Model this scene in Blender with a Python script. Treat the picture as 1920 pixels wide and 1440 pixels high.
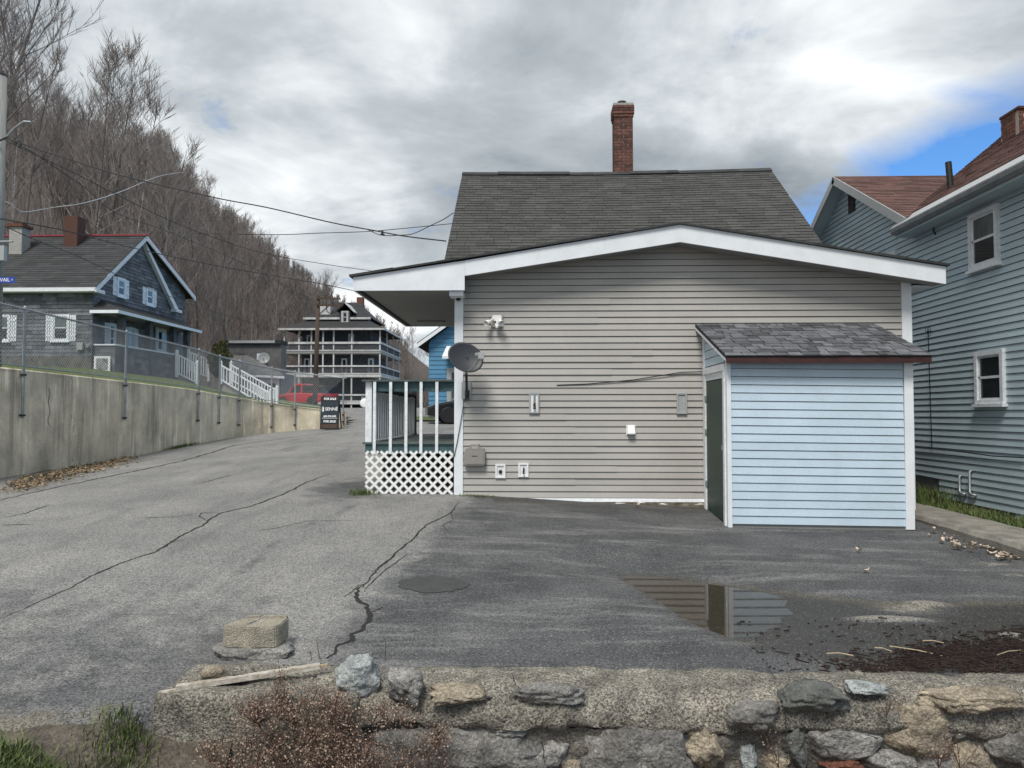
import bpy, bmesh, math, random
import numpy as np
from mathutils import Vector, Matrix, noise as mnoise
R = math.radians
rnd = random.Random(7)
for o in list(bpy.data.objects): bpy.data.objects.remove(o)
sc = bpy.context.scene
COL = sc.collection

# ------------------------------------------------------------------ camera
F_PX, PX, PY = 1423.0, 960.0, 720.0
YAW, PITCH, CAMZ = R(1.61), R(2.254), 1.6
cam = bpy.data.cameras.new("camera"); cam_o = bpy.data.objects.new("camera", cam); COL.objects.link(cam_o)
cam.sensor_fit = 'HORIZONTAL'; cam.sensor_width = 36; cam.lens = 36*F_PX/1920
cam.clip_start = 0.05; cam.clip_end = 3000
cam_o.location = (0, 0, CAMZ); cam_o.rotation_euler = (math.pi/2+PITCH, 0, YAW)
sc.camera = cam_o

# ------------------------------------------------------------------ sky, sun, exposure
SUN_DIR = Vector((-0.20, -0.64, 1.0)).normalized()          # towards the sun: high behind the camera
sun_el = math.asin(SUN_DIR.z); sun_az = math.atan2(SUN_DIR.x, SUN_DIR.y)
w = bpy.data.worlds.new("World"); sc.world = w; w.use_nodes = True
def build_world():
    nt = w.node_tree; N = nt.nodes; L = nt.links
    for n in list(N): N.remove(n)
    out = N.new('ShaderNodeOutputWorld'); bg = N.new('ShaderNodeBackground')
    bg.inputs[1].default_value = 0.1
    L.new(bg.outputs[0], out.inputs[0])
    sky = N.new('ShaderNodeTexSky'); sky.sky_type = 'NISHITA'; sky.sun_disc = False
    sky.sun_elevation = sun_el; sky.sun_rotation = sun_az; sky.air_density = 1.0; sky.dust_density = 0.3; sky.ozone_density = 2.0
    tc = N.new('ShaderNodeTexCoord')
    def math_(op, a, b=None, c=None, clamp=False):
        n = N.new('ShaderNodeMath'); n.operation = op; n.use_clamp = clamp
        for i, x in enumerate((a, b, c)):
            if x is None: continue
            if isinstance(x, (int, float)): n.inputs[i].default_value = x
            else: L.new(x, n.inputs[i])
        return n.outputs[0]
    sep = N.new('ShaderNodeSeparateXYZ'); L.new(tc.outputs['Generated'], sep.inputs[0])
    zz = math_('ADD', math_('MAXIMUM', sep.outputs[2], 0.0), 0.16)
    cx = math_('DIVIDE', sep.outputs[0], zz); cy = math_('DIVIDE', sep.outputs[1], zz)
    comb = N.new('ShaderNodeCombineXYZ'); L.new(cx, comb.inputs[0]); L.new(cy, comb.inputs[1])
    def noise_(scale, detail, rough, dist=0.0, off=(0, 0, 0)):
        m = N.new('ShaderNodeMapping'); m.inputs['Location'].default_value = off; L.new(comb.outputs[0], m.inputs[0])
        n = N.new('ShaderNodeTexNoise'); n.inputs['Scale'].default_value = scale; n.inputs['Detail'].default_value = detail
        n.inputs['Roughness'].default_value = rough; n.inputs['Distortion'].default_value = dist
        L.new(m.outputs[0], n.inputs['Vector']); return n.outputs[0]
    n1 = noise_(0.62, 7, 0.52, 0.2, (3.1, 1.7, 0)); n2 = noise_(1.9, 8, 0.6, 0.4, (7.0, 2.2, 0))
    dens = math_('ADD', math_('MULTIPLY', n1, 0.74), math_('MULTIPLY', n2, 0.26))
    ramp = N.new('ShaderNodeValToRGB'); e = ramp.color_ramp.elements
    e[0].position = 0.40; e[0].color = (1.75, 2.0, 2.25, 1)
    e[1].position = 0.605; e[1].color = (7.4, 7.6, 7.7, 1)
    k = e.new(0.50); k.color = (3.6, 3.95, 4.2, 1)
    L.new(dens, ramp.inputs[0])
    # break in the cloud towards the right-hand horizon
    vm = N.new('ShaderNodeVectorMath'); vm.operation = 'DOT_PRODUCT'
    L.new(tc.outputs['Generated'], vm.inputs[0]); vm.inputs[1].default_value = tuple(GAP_N)
    s = math_('ADD', vm.outputs['Value'], math_('MULTIPLY', math_('SUBTRACT', n2, 0.5), 0.16))
    s = math_('ADD', s, math_('MULTIPLY', math_('SUBTRACT', n1, 0.5), 0.10))
    gap = math_('MULTIPLY_ADD', s, 20.0, 0.70, clamp=True)
    # thin spots inside the deck
    thin = math_('MULTIPLY_ADD', math_('SUBTRACT', 0.385, n2), 9.0, 0.0, clamp=True)
    thin = math_('MULTIPLY', thin, 0.55)
    blue = math_('MAXIMUM', gap, thin)
    g = N.new('ShaderNodeMix'); g.data_type = 'RGBA'; g.blend_type = 'MULTIPLY'; g.inputs[0].default_value = 1.0
    L.new(sky.outputs[0], g.inputs[6]); g.inputs[7].default_value = (0.52, 0.86, 1.20, 1)
    mix = N.new('ShaderNodeMix'); mix.data_type = 'RGBA'
    L.new(blue, mix.inputs[0]); L.new(ramp.outputs[0], mix.inputs[6]); L.new(g.outputs[2], mix.inputs[7])
    L.new(mix.outputs[2], bg.inputs[0])
def ray(px, py):
    d = Vector(((px-PX)/F_PX, 1.0, -(py-PY)/F_PX))
    d = Matrix.Rotation(PITCH, 3, 'X') @ d
    return Matrix.Rotation(YAW, 3, 'Z') @ d
CAM = Vector((0, 0, CAMZ))
def atY(px, py, Y): d = ray(px, py); return CAM + d*(Y/d.y)
def atX(px, py, X): d = ray(px, py); return CAM + d*(X/d.x)
GAP_N = ray(1915, 185).normalized().cross(ray(1490, 400).normalized()).normalized()
if GAP_N.dot(ray(1800, 330)) < 0: GAP_N = -GAP_N
build_world()
sl = bpy.data.lights.new("sun", 'SUN'); sl.energy = 2.3; sl.angle = R(20); sl.color = (1.0, 0.965, 0.91)
so = bpy.data.objects.new("sun", sl); COL.objects.link(so); so.location = (-20, -25, 40)
so.rotation_euler = SUN_DIR.to_track_quat('Z', 'Y').to_euler()
sc.view_settings.view_transform = 'Standard'; sc.view_settings.look = 'None'
sc.view_settings.gamma = 1.0; sc.view_settings.exposure = 0.6

# ------------------------------------------------------------------ materials
def mat(name, col, rough=0.65, var=0.12, scale=6.0, bump=0.0, bscale=60.0, metal=0.0, spec=0.5, orand=0.0,
        stretch=(1, 1, 1), col2=None, detail=6, grain=0.0, gscale=150.0, attr=None, coords='Object'):
    m = bpy.data.materials.new(name); m.use_nodes = True
    nt = m.node_tree; N = nt.nodes; L = nt.links
    b = N['Principled BSDF']
    b.inputs['Roughness'].default_value = rough; b.inputs['Metallic'].default_value = metal
    b.inputs['Specular IOR Level'].default_value = spec
    if coords == 'World':
        g = N.new('ShaderNodeNewGeometry'); src = g.outputs['Position']
    else:
        tc = N.new('ShaderNodeTexCoord'); src = tc.outputs[coords]
    mp = N.new('ShaderNodeMapping'); mp.inputs['Scale'].default_value = stretch
    L.new(src, mp.inputs[0]); src = mp.outputs[0]
    n = N.new('ShaderNodeTexNoise'); n.inputs['Scale'].default_value = scale; n.inputs['Detail'].default_value = detail
    n.inputs['Roughness'].default_value = 0.62; L.new(src, n.inputs['Vector'])
    r = N.new('ShaderNodeValToRGB'); e = r.color_ramp.elements
    c = Vector(col[:3])
    if col2 is None:
        a, bb = c*(1-var), c*(1+var)
    else:
        a, bb = Vector(col2[:3]), c
    e[0].position = 0.33; e[0].color = (*a, 1); e[1].position = 0.67; e[1].color = (*bb, 1)
    L.new(n.outputs[0], r.inputs[0]); out = r.outputs[0]
    def mul(out, val_out):
        x = N.new('ShaderNodeMix'); x.data_type = 'RGBA'; x.blend_type = 'MULTIPLY'; x.inputs[0].default_value = 1
        L.new(out, x.inputs[6]); L.new(val_out, x.inputs[7]); return x.outputs[2]
    def mapr(v, lo, hi, a0=0.0, a1=1.0):
        q = N.new('ShaderNodeMapRange'); q.inputs[1].default_value = a0; q.inputs[2].default_value = a1
        q.inputs[3].default_value = lo; q.inputs[4].default_value = hi; L.new(v, q.inputs[0]); return q.outputs[0]
    if orand:
        oi = N.new('ShaderNodeObjectInfo'); out = mul(out, mapr(oi.outputs['Random'], 1-orand, 1+orand))
    if attr:
        at = N.new('ShaderNodeAttribute'); at.attribute_name = attr[0]; out = mul(out, mapr(at.outputs['Fac'], 1-attr[1], 1+attr[1]))
    if grain:
        gn = N.new('ShaderNodeTexNoise'); gn.inputs['Scale'].default_value = gscale; gn.inputs['Detail'].default_value = 2
        L.new(src, gn.inputs['Vector']); out = mul(out, mapr(gn.outputs[0], 1-grain, 1+grain, 0.3, 0.7))
    L.new(out, b.inputs['Base Color'])
    if bump:
        bn = N.new('ShaderNodeTexNoise'); bn.inputs['Scale'].default_value = bscale; bn.inputs['Detail'].default_value = 5
        L.new(src, bn.inputs['Vector'])
        bp = N.new('ShaderNodeBump'); bp.inputs['Strength'].default_value = bump; bp.inputs['Distance'].default_value = 0.02
        L.new(bn.outputs[0], bp.inputs['Height']); L.new(bp.outputs[0], b.inputs['Normal'])
    return m
M = {}
M['vinyl'] = mat('beige_vinyl', (0.385, 0.368, 0.342), 0.45, 0.08, 0.9, 0.12, 160, orand=0.055, coords='World', grain=0.05, gscale=60)
M['white'] = mat('white_trim_paint', (0.74, 0.77, 0.80), 0.5, 0.06, 3, 0.1, 60, coords='World')
M['white_old'] = mat('weathered_white_paint', (0.72, 0.74, 0.76), 0.6, 0.1, 10, 0.25, 40, coords='World', grain=0.08, gscale=40)
M['shed'] = mat('pale_blue_siding', (0.50, 0.615, 0.71), 0.5, 0.06, 2, 0.25, 130, orand=0.03, coords='World', grain=0.06, gscale=70)
M['teal_siding'] = mat('grey_blue_siding', (0.450, 0.550, 0.590), 0.5, 0.08, 1.2, 0.15, 100, orand=0.045, coords='World', grain=0.05, gscale=50)
M['soffit'] = mat('grey_soffit', (0.26, 0.26, 0.25), 0.7, 0.08, 3, coords='World')
M['asphalt_roof'] = mat('grey_roof_shingle', (0.062, 0.061, 0.058), 0.9, 0.15, 2.0, 0.4, 90, attr=('tone', 0.25), coords='World', grain=0.25, gscale=80)
M['roof_dark'] = mat('dark_roof_shingle', (0.040, 0.041, 0.042), 0.9, 0.2, 3, 0.4, 80, attr=('tone', 0.3), coords='World')
M['roof_brown'] = mat('brown_roof_shingle', (0.12, 0.062, 0.052), 0.9, 0.2, 2.5, 0.4, 80, attr=('tone', 0.35), coords='World', grain=0.2, gscale=60)
M['roof_black'] = mat('black_roof_edge', (0.025, 0.025, 0.028), 0.8, 0.2, 8)
M['arch_shingle'] = mat('architectural_shingle', (0.105, 0.108, 0.118), 0.9, 0.2, 5, 0.5, 120, orand=0.5, coords='World', grain=0.3, gscale=140)
M['fascia_red'] = mat('dark_red_fascia', (0.045, 0.012, 0.010), 0.55, 0.3, 6)
M['door_green'] = mat('dark_green_paint', (0.014, 0.040, 0.027), 0.5, 0.25, 5, 0.1, 30, coords='World')
M['metal'] = mat('galvanised_metal', (0.33, 0.35, 0.36), 0.45, 0.15, 8, metal=0.6)
M['fence_metal'] = mat('dull_galvanised_steel', (0.30, 0.32, 0.335), 0.55, 0.2, 6, metal=0.3)
M['dark_metal'] = mat('dark_metal', (0.03, 0.032, 0.036), 0.5, 0.2, 8, metal=0.3)
M['dish'] = mat('dish_grey', (0.030, 0.034, 0.040), 0.5, 0.08, 5, coords='World')
M['plastic_grey'] = mat('light_grey_plastic', (0.36, 0.37, 0.37), 0.4, 0.06, 10)
M['plastic_white'] = mat('white_plastic', (0.80, 0.80, 0.78), 0.35, 0.04, 10)
M['plastic_taupe'] = mat('taupe_plastic', (0.26, 0.24, 0.215), 0.45, 0.06, 10)
M['black'] = mat('black_rubber', (0.012, 0.012, 0.013), 0.5, 0.2, 10)
M['glass'] = mat('dark_window_glass', (0.018, 0.022, 0.025), 0.06, 0.3, 1.5, spec=0.8, coords='World')
M['glass_pale'] = mat('curtained_window_glass', (0.10, 0.12, 0.12), 0.08, 0.35, 2.5, spec=0.8, coords='World')
M['brick'] = mat('red_brick', (0.115, 0.048, 0.034), 0.85, 0.3, 25, 0.5, 60, orand=0.4, coords='World', grain=0.3, gscale=80)
M['mortar'] = mat('mortar', (0.34, 0.32, 0.29), 0.9, 0.15, 20, 0.3, 80)
M['cement'] = mat('grey_cement', (0.33, 0.32, 0.30), 0.9, 0.2, 12, 0.4, 60, coords='World', grain=0.25, gscale=90)
M['teal_wood'] = mat('teal_painted_wood', (0.045, 0.098, 0.108), 0.6, 0.3, 7, 0.25, 30, coords='World', stretch=(1, 1, 2))
M['deck_wood'] = mat('grey_green_deck_board', (0.085, 0.105, 0.10), 0.75, 0.25, 6, 0.3, 30, coords='World', orand=0.15)
M['wood_old'] = mat('weathered_pole_wood', (0.27, 0.265, 0.24), 0.85, 0.2, 6, 0.4, 30, stretch=(6, 6, 0.5))
M['wood_brown'] = mat('brown_pole_wood', (0.075, 0.048, 0.034), 0.85, 0.25, 6, 0.4, 30, stretch=(6, 6, 0.5))
M['slate_siding'] = mat('slate_shingle_siding', (0.125, 0.132, 0.146), 0.85, 0.3, 3.0, 0.3, 30, attr=('tone', 0.4), coords='World', grain=0.25, gscale=20)
M['field_stone'] = mat('fieldstone_foundation', (0.16, 0.155, 0.13), 0.9, 0.5, 3.0, 0.8, 12, coords='World', col2=(0.06, 0.06, 0.055))
M['cottage_blue'] = mat('bright_blue_clapboard', (0.065, 0.21, 0.36), 0.55, 0.1, 3, coords='World', orand=0.06)
M['red_paint'] = mat('red_car_paint', (0.50, 0.012, 0.022), 0.3, 0.1, 5, spec=0.6)
M['black_paint'] = mat('black_car_paint', (0.010, 0.010, 0.012), 0.2, 0.1, 5, spec=0.6)
M['red_flash'] = mat('red_metal_drip_edge', (0.26, 0.035, 0.05), 0.5, 0.2, 6)
M['sign_navy'] = mat('navy_sign_board', (0.010, 0.024, 0.034), 0.45, 0.1, 5)
M['sign_black'] = mat('black_sign_board', (0.008, 0.009, 0.014), 0.45, 0.1, 5)
M['sign_white'] = mat('white_sign_print', (0.8, 0.8, 0.8), 0.5, 0.02, 5)
M['sign_blue'] = mat('blue_street_sign', (0.02, 0.06, 0.36), 0.4, 0.1, 5)
M['bark'] = mat('grey_brown_bark', (0.15, 0.128, 0.115), 0.9, 0.35, 5, 0.4, 20, orand=0.35)
M['twig'] = mat('brown_twig_bark', (0.225, 0.19, 0.17), 0.9, 0.25, 3, orand=0.35)
M['birch'] = mat('pale_birch_bark', (0.46, 0.44, 0.41), 0.85, 0.4, 4, col2=(0.14, 0.12, 0.11), stretch=(1, 1, 3), orand=0.2)
M['litter'] = mat('brown_leaf_litter', (0.098, 0.068, 0.052), 0.95, 0.4, 0.6, 0.8, 2.5, coords='World', grain=0.4, gscale=2.0)
M['lawn'] = mat('short_lawn', (0.085, 0.125, 0.028), 0.9, 0.3, 1.2, 0.7, 9, coords='World', grain=0.4, gscale=9, col2=(0.06, 0.078, 0.022))
M['grass'] = mat('fresh_green_grass', (0.075, 0.125, 0.024), 0.7, 0.35, 5, coords='World', orand=0.1, attr=('tone', 0.55), col2=(0.105, 0.115, 0.04))
M['dirt'] = mat('brown_dirt', (0.095, 0.080, 0.062), 0.95, 0.4, 6, 0.8, 30, coords='World', grain=0.4, gscale=60)
M['dry_leaf'] = mat('dry_brown_leaf', (0.44, 0.36, 0.285), 0.8, 0.3, 30, orand=0.35)
M['dead_weed'] = mat('dead_weed_seed', (0.27, 0.195, 0.145), 0.85, 0.3, 30, attr=('tone', 0.65), coords='World')
M['weed_stem'] = mat('dead_weed_stem', (0.11, 0.060, 0.042), 0.85, 0.3, 20)
M['mulch'] = mat('dark_red_brown_mulch', (0.062, 0.038, 0.032), 0.9, 0.3, 20, attr=('tone', 0.8), coords='World')
M['straw'] = mat('pale_straw', (0.42, 0.34, 0.22), 0.85, 0.25, 20, orand=0.2)
M['crack'] = mat('crack_fill', (0.017, 0.016, 0.014), 0.95, 0.4, 30, coords='World')
M['tar'] = mat('tar_seam', (0.040, 0.039, 0.037), 0.85, 0.4, 12, 0.3, 60, coords='World')
M['patch'] = mat('dark_asphalt_patch', (0.052, 0.055, 0.054), 0.8, 0.15, 10, 0.5, 120, coords='World', grain=0.3, gscale=120)
M['silt'] = mat('pale_dry_silt', (0.27, 0.25, 0.215), 0.9, 0.25, 14, 0.3, 60, coords='World', grain=0.25, gscale=80)
M['kerb'] = mat('worn_kerb_concrete', (0.215, 0.200, 0.172), 0.9, 0.3, 4, 0.6, 50, coords='World', grain=0.3, gscale=80)
M['block'] = mat('buff_concrete_block', (0.33, 0.30, 0.235), 0.95, 0.2, 10, 0.9, 110, coords='World', grain=0.45, gscale=120)
M['shrub'] = mat('olive_evergreen', (0.055, 0.058, 0.014), 0.8, 0.3, 4, coords='World', attr=('tone', 0.5))
M['wire'] = mat('black_wire', (0.02, 0.02, 0.022), 0.6, 0.2, 5)
M['wire_pale'] = mat('pale_aluminium_wire', (0.36, 0.37, 0.38), 0.5, 0.1, 5)
def stone_mat(name, c, c2, sc_=9, grain=0.35):
    return mat(name, c, 0.92, 0.3, sc_, 1.0, 45, coords='World', col2=c2, grain=grain, gscale=110)
M['rock_pale'] = stone_mat('pale_quartz_rock', (0.42, 0.45, 0.44), (0.16, 0.17, 0.17), 14)
M['rock_grey'] = stone_mat('grey_rock', (0.155, 0.15, 0.142), (0.06, 0.058, 0.055))
M['rock_dark'] = stone_mat('dark_rock', (0.095, 0.09, 0.083), (0.035, 0.034, 0.032))
M['rock_tan'] = stone_mat('tan_rock', (0.235, 0.20, 0.148), (0.09, 0.075, 0.055))
M['rock_green'] = stone_mat('grey_green_rock', (0.145, 0.15, 0.135), (0.06, 0.062, 0.058))
M['rock_red'] = stone_mat('red_brick_stub', (0.19, 0.075, 0.045), (0.07, 0.03, 0.02))
def speckled(name, c, c2, scale=120, lo=0.35, hi=1.75):
    m = stone_mat(name, c, c2, 5, 0.3); nt = m.node_tree; N = nt.nodes; L = nt.links; b = N['Principled BSDF']
    base = b.inputs['Base Color'].links[0].from_socket; g = N.new('ShaderNodeNewGeometry')
    v = N.new('ShaderNodeTexVoronoi'); v.inputs['Scale'].default_value = scale; L.new(g.outputs['Position'], v.inputs['Vector'])
    sp = N.new('ShaderNodeSeparateColor'); L.new(v.outputs['Color'], sp.inputs[0])
    q = N.new('ShaderNodeMapRange'); q.inputs[3].default_value = lo; q.inputs[4].default_value = hi; L.new(sp.outputs[0], q.inputs[0])
    x = N.new('ShaderNodeMix'); x.data_type = 'RGBA'; x.blend_type = 'MULTIPLY'; x.inputs[0].default_value = 1; L.new(base, x.inputs[6]); L.new(q.outputs[0], x.inputs[7]); L.new(x.outputs[2], b.inputs['Base Color'])
    return m
M['granite'] = speckled('speckled_granite', (0.235, 0.216, 0.178), (0.098, 0.090, 0.077), 105, 0.30, 1.75)

def concrete_wall_mat():
    m = mat('stained_concrete', (0.68, 0.605, 0.465), 0.9, 0.22, 1.1, 0.35, 40, coords='World', grain=0.12, gscale=40)
    nt = m.node_tree; N = nt.nodes; L = nt.links; b = N['Principled BSDF']
    base = b.inputs['Base Color'].links[0].from_socket
    g = N.new('ShaderNodeNewGeometry')
    def layer(base, stretch, scale, lo, hi, dark, det=8):
        mp = N.new('ShaderNodeMapping'); mp.inputs['Scale'].default_value = stretch; L.new(g.outputs['Position'], mp.inputs[0])
        n = N.new('ShaderNodeTexNoise'); n.inputs['Scale'].default_value = scale; n.inputs['Detail'].default_value = det
        n.inputs['Roughness'].default_value = 0.65; L.new(mp.outputs[0], n.inputs['Vector'])
        q = N.new('ShaderNodeMapRange'); q.inputs[1].default_value = lo; q.inputs[2].default_value = hi; L.new(n.outputs[0], q.inputs[0])
        x = N.new('ShaderNodeMix'); x.data_type = 'RGBA'; x.blend_type = 'MULTIPLY'
        L.new(q.outputs[0], x.inputs[0]); L.new(base, x.inputs[6]); x.inputs[7].default_value = (*dark, 1); return x.outputs[2]
    base = layer(base, (1, 1, 0.06), 3.2, 0.52, 0.70, (0.45, 0.45, 0.45))
    base = layer(base, (1, 1, 0.9), 0.9, 0.48, 0.72, (0.58, 0.59, 0.60))
    base = layer(base, (1, 1, 0.10), 6.0, 0.56, 0.64, (1.45, 1.42, 1.36))
    L.new(base, b.inputs['Base Color'])
    return m
M['concrete'] = concrete_wall_mat()

def asphalt_mat():
    m = bpy.data.materials.new('worn_asphalt'); m.use_nodes = True
    nt = m.node_tree; N = nt.nodes; L = nt.links; b = N['Principled BSDF']
    g = N.new('ShaderNodeNewGeometry'); P = g.outputs['Position']
    def noise(scale, det=6, rough=0.6, stretch=(1, 1, 1), rot=0.0):
        mp = N.new('ShaderNodeMapping'); mp.inputs['Scale'].default_value = stretch; mp.inputs['Rotation'].default_value = (0, 0, rot)
        L.new(P, mp.inputs[0])
        n = N.new('ShaderNodeTexNoise'); n.inputs['Scale'].default_value = scale; n.inputs['Detail'].default_value = det
        n.inputs['Roughness'].default_value = rough; L.new(mp.outputs[0], n.inputs['Vector']); return n.outputs[0]
    def mr(v, a0, a1, lo, hi):
        q = N.new('ShaderNodeMapRange'); q.inputs[1].default_value = a0; q.inputs[2].default_value = a1
        q.inputs[3].default_value = lo; q.inputs[4].default_value = hi; L.new(v, q.inputs[0]); return q.outputs[0]
    def mth(op, a, b_):
        n = N.new('ShaderNodeMath'); n.operation = op; n.use_clamp = False
        for i, x in enumerate((a, b_)):
            if isinstance(x, (int, float)): n.inputs[i].default_value = x
            else: L.new(x, n.inputs[i])
        return n.outputs[0]
    def mixc(f, a, c, mode='MIX'):
        x = N.new('ShaderNodeMix'); x.data_type = 'RGBA'; x.blend_type = mode
        for i, v in ((0, f), (6, a), (7, c)):
            if isinstance(v, (int, float)): x.inputs[i].default_value = v
            elif isinstance(v, tuple): x.inputs[i].default_value = (*v, 1)
            else: L.new(v, x.inputs[i])
        return x.outputs[2]
    def attr(nm):
        a = N.new('ShaderNodeAttribute'); a.attribute_name = nm; return a.outputs['Fac']
    worn = mixc(mr(noise(0.7), 0.35, 0.65, 0, 1), (0.245, 0.239, 0.226), (0.168, 0.167, 0.164))
    streak = noise(1.3, 7, 0.65, (1.0, 0.22, 1), R(38))
    worn = mixc(mr(streak, 0.52, 0.70, 0, 0.75), worn, (0.110, 0.112, 0.116))
    seal = mixc(mr(noise(1.1), 0.36, 0.64, 0, 1), (0.050, 0.052, 0.055), (0.098, 0.099, 0.101))
    rub = noise(2.0, 8, 0.7, (0.25, 1.3, 1), R(-12))
    seal = mixc(mr(rub, 0.50, 0.68, 0, 0.85), seal, (0.195, 0.193, 0.188))
    sm = mth('ADD', attr('seal'), mr(noise(2.2, 7, 0.7), 0.3, 0.7, -0.32, 0.32))
    col = mixc(mr(sm, 0.35, 0.75, 0, 1), worn, seal)
    col = mixc(mr(mth('ADD', attr('silt'), mr(noise(5, 6, 0.7), 0.3, 0.7, -0.35, 0.35)), 0.45, 0.8, 0, 0.8), col, (0.135, 0.118, 0.090))
    col = mixc(mr(attr('wet'), 0.0, 1.0, 0, 0.88), col, (0.026, 0.023, 0.019))  # wet tone, darkened further: the shed's dark reflection is put into the colour
    col = mixc(mr(mth('ADD', attr('pale'), mr(noise(9, 7, 0.75), 0.3, 0.7, -0.4, 0.4)), 0.35, 0.7, 0, 0.8), col, (0.23, 0.215, 0.185))
    v = N.new('ShaderNodeTexVoronoi'); v.inputs['Scale'].default_value = 105; L.new(P, v.inputs['Vector'])
    sep = N.new('ShaderNodeSeparateColor'); L.new(v.outputs['Color'], sep.inputs[0])
    spk = mr(sep.outputs[0], 0, 1, 0.36, 1.58)
    col = mixc(1.0, col, spk, 'MULTIPLY')
    bright = mr(sep.outputs[1], 0.965, 0.975, 0, 0.42)
    col = mixc(bright, col, (0.36, 0.35, 0.33))
    fine = mr(noise(260, 2), 0.3, 0.7, 0.72, 1.28)
    col = mixc(1.0, col, fine, 'MULTIPLY')
    L.new(col, b.inputs['Base Color'])
    L.new(mr(attr('wet'), 0, 1, 0.9, 0.55), b.inputs['Roughness'])
    bp = N.new('ShaderNodeBump'); bp.inputs['Strength'].default_value = 0.55; bp.inputs['Distance'].default_value = 0.006
    L.new(v.outputs['Distance'], bp.inputs['Height']); L.new(bp.outputs[0], b.inputs['Normal'])
    return m
M['asphalt'] = asphalt_mat()
def water_mat():
    m = bpy.data.materials.new('puddle_water'); m.use_nodes = True
    nt = m.node_tree; N = nt.nodes; L = nt.links
    N.remove(N['Principled BSDF']); out = N['Material Output']
    fr = N.new('ShaderNodeFresnel'); fr.inputs[0].default_value = 1.31
    tr = N.new('ShaderNodeBsdfTransparent'); tr.inputs[0].default_value = (0.84, 0.79, 0.70, 1)
    gl = N.new('ShaderNodeBsdfGlossy'); gl.inputs['Roughness'].default_value = 0.03
    mx = N.new('ShaderNodeMixShader'); L.new(fr.outputs[0], mx.inputs[0]); L.new(tr.outputs[0], mx.inputs[1]); L.new(gl.outputs[0], mx.inputs[2])
    L.new(mx.outputs[0], out.inputs[0]); return m
M['water'] = water_mat()

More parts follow.
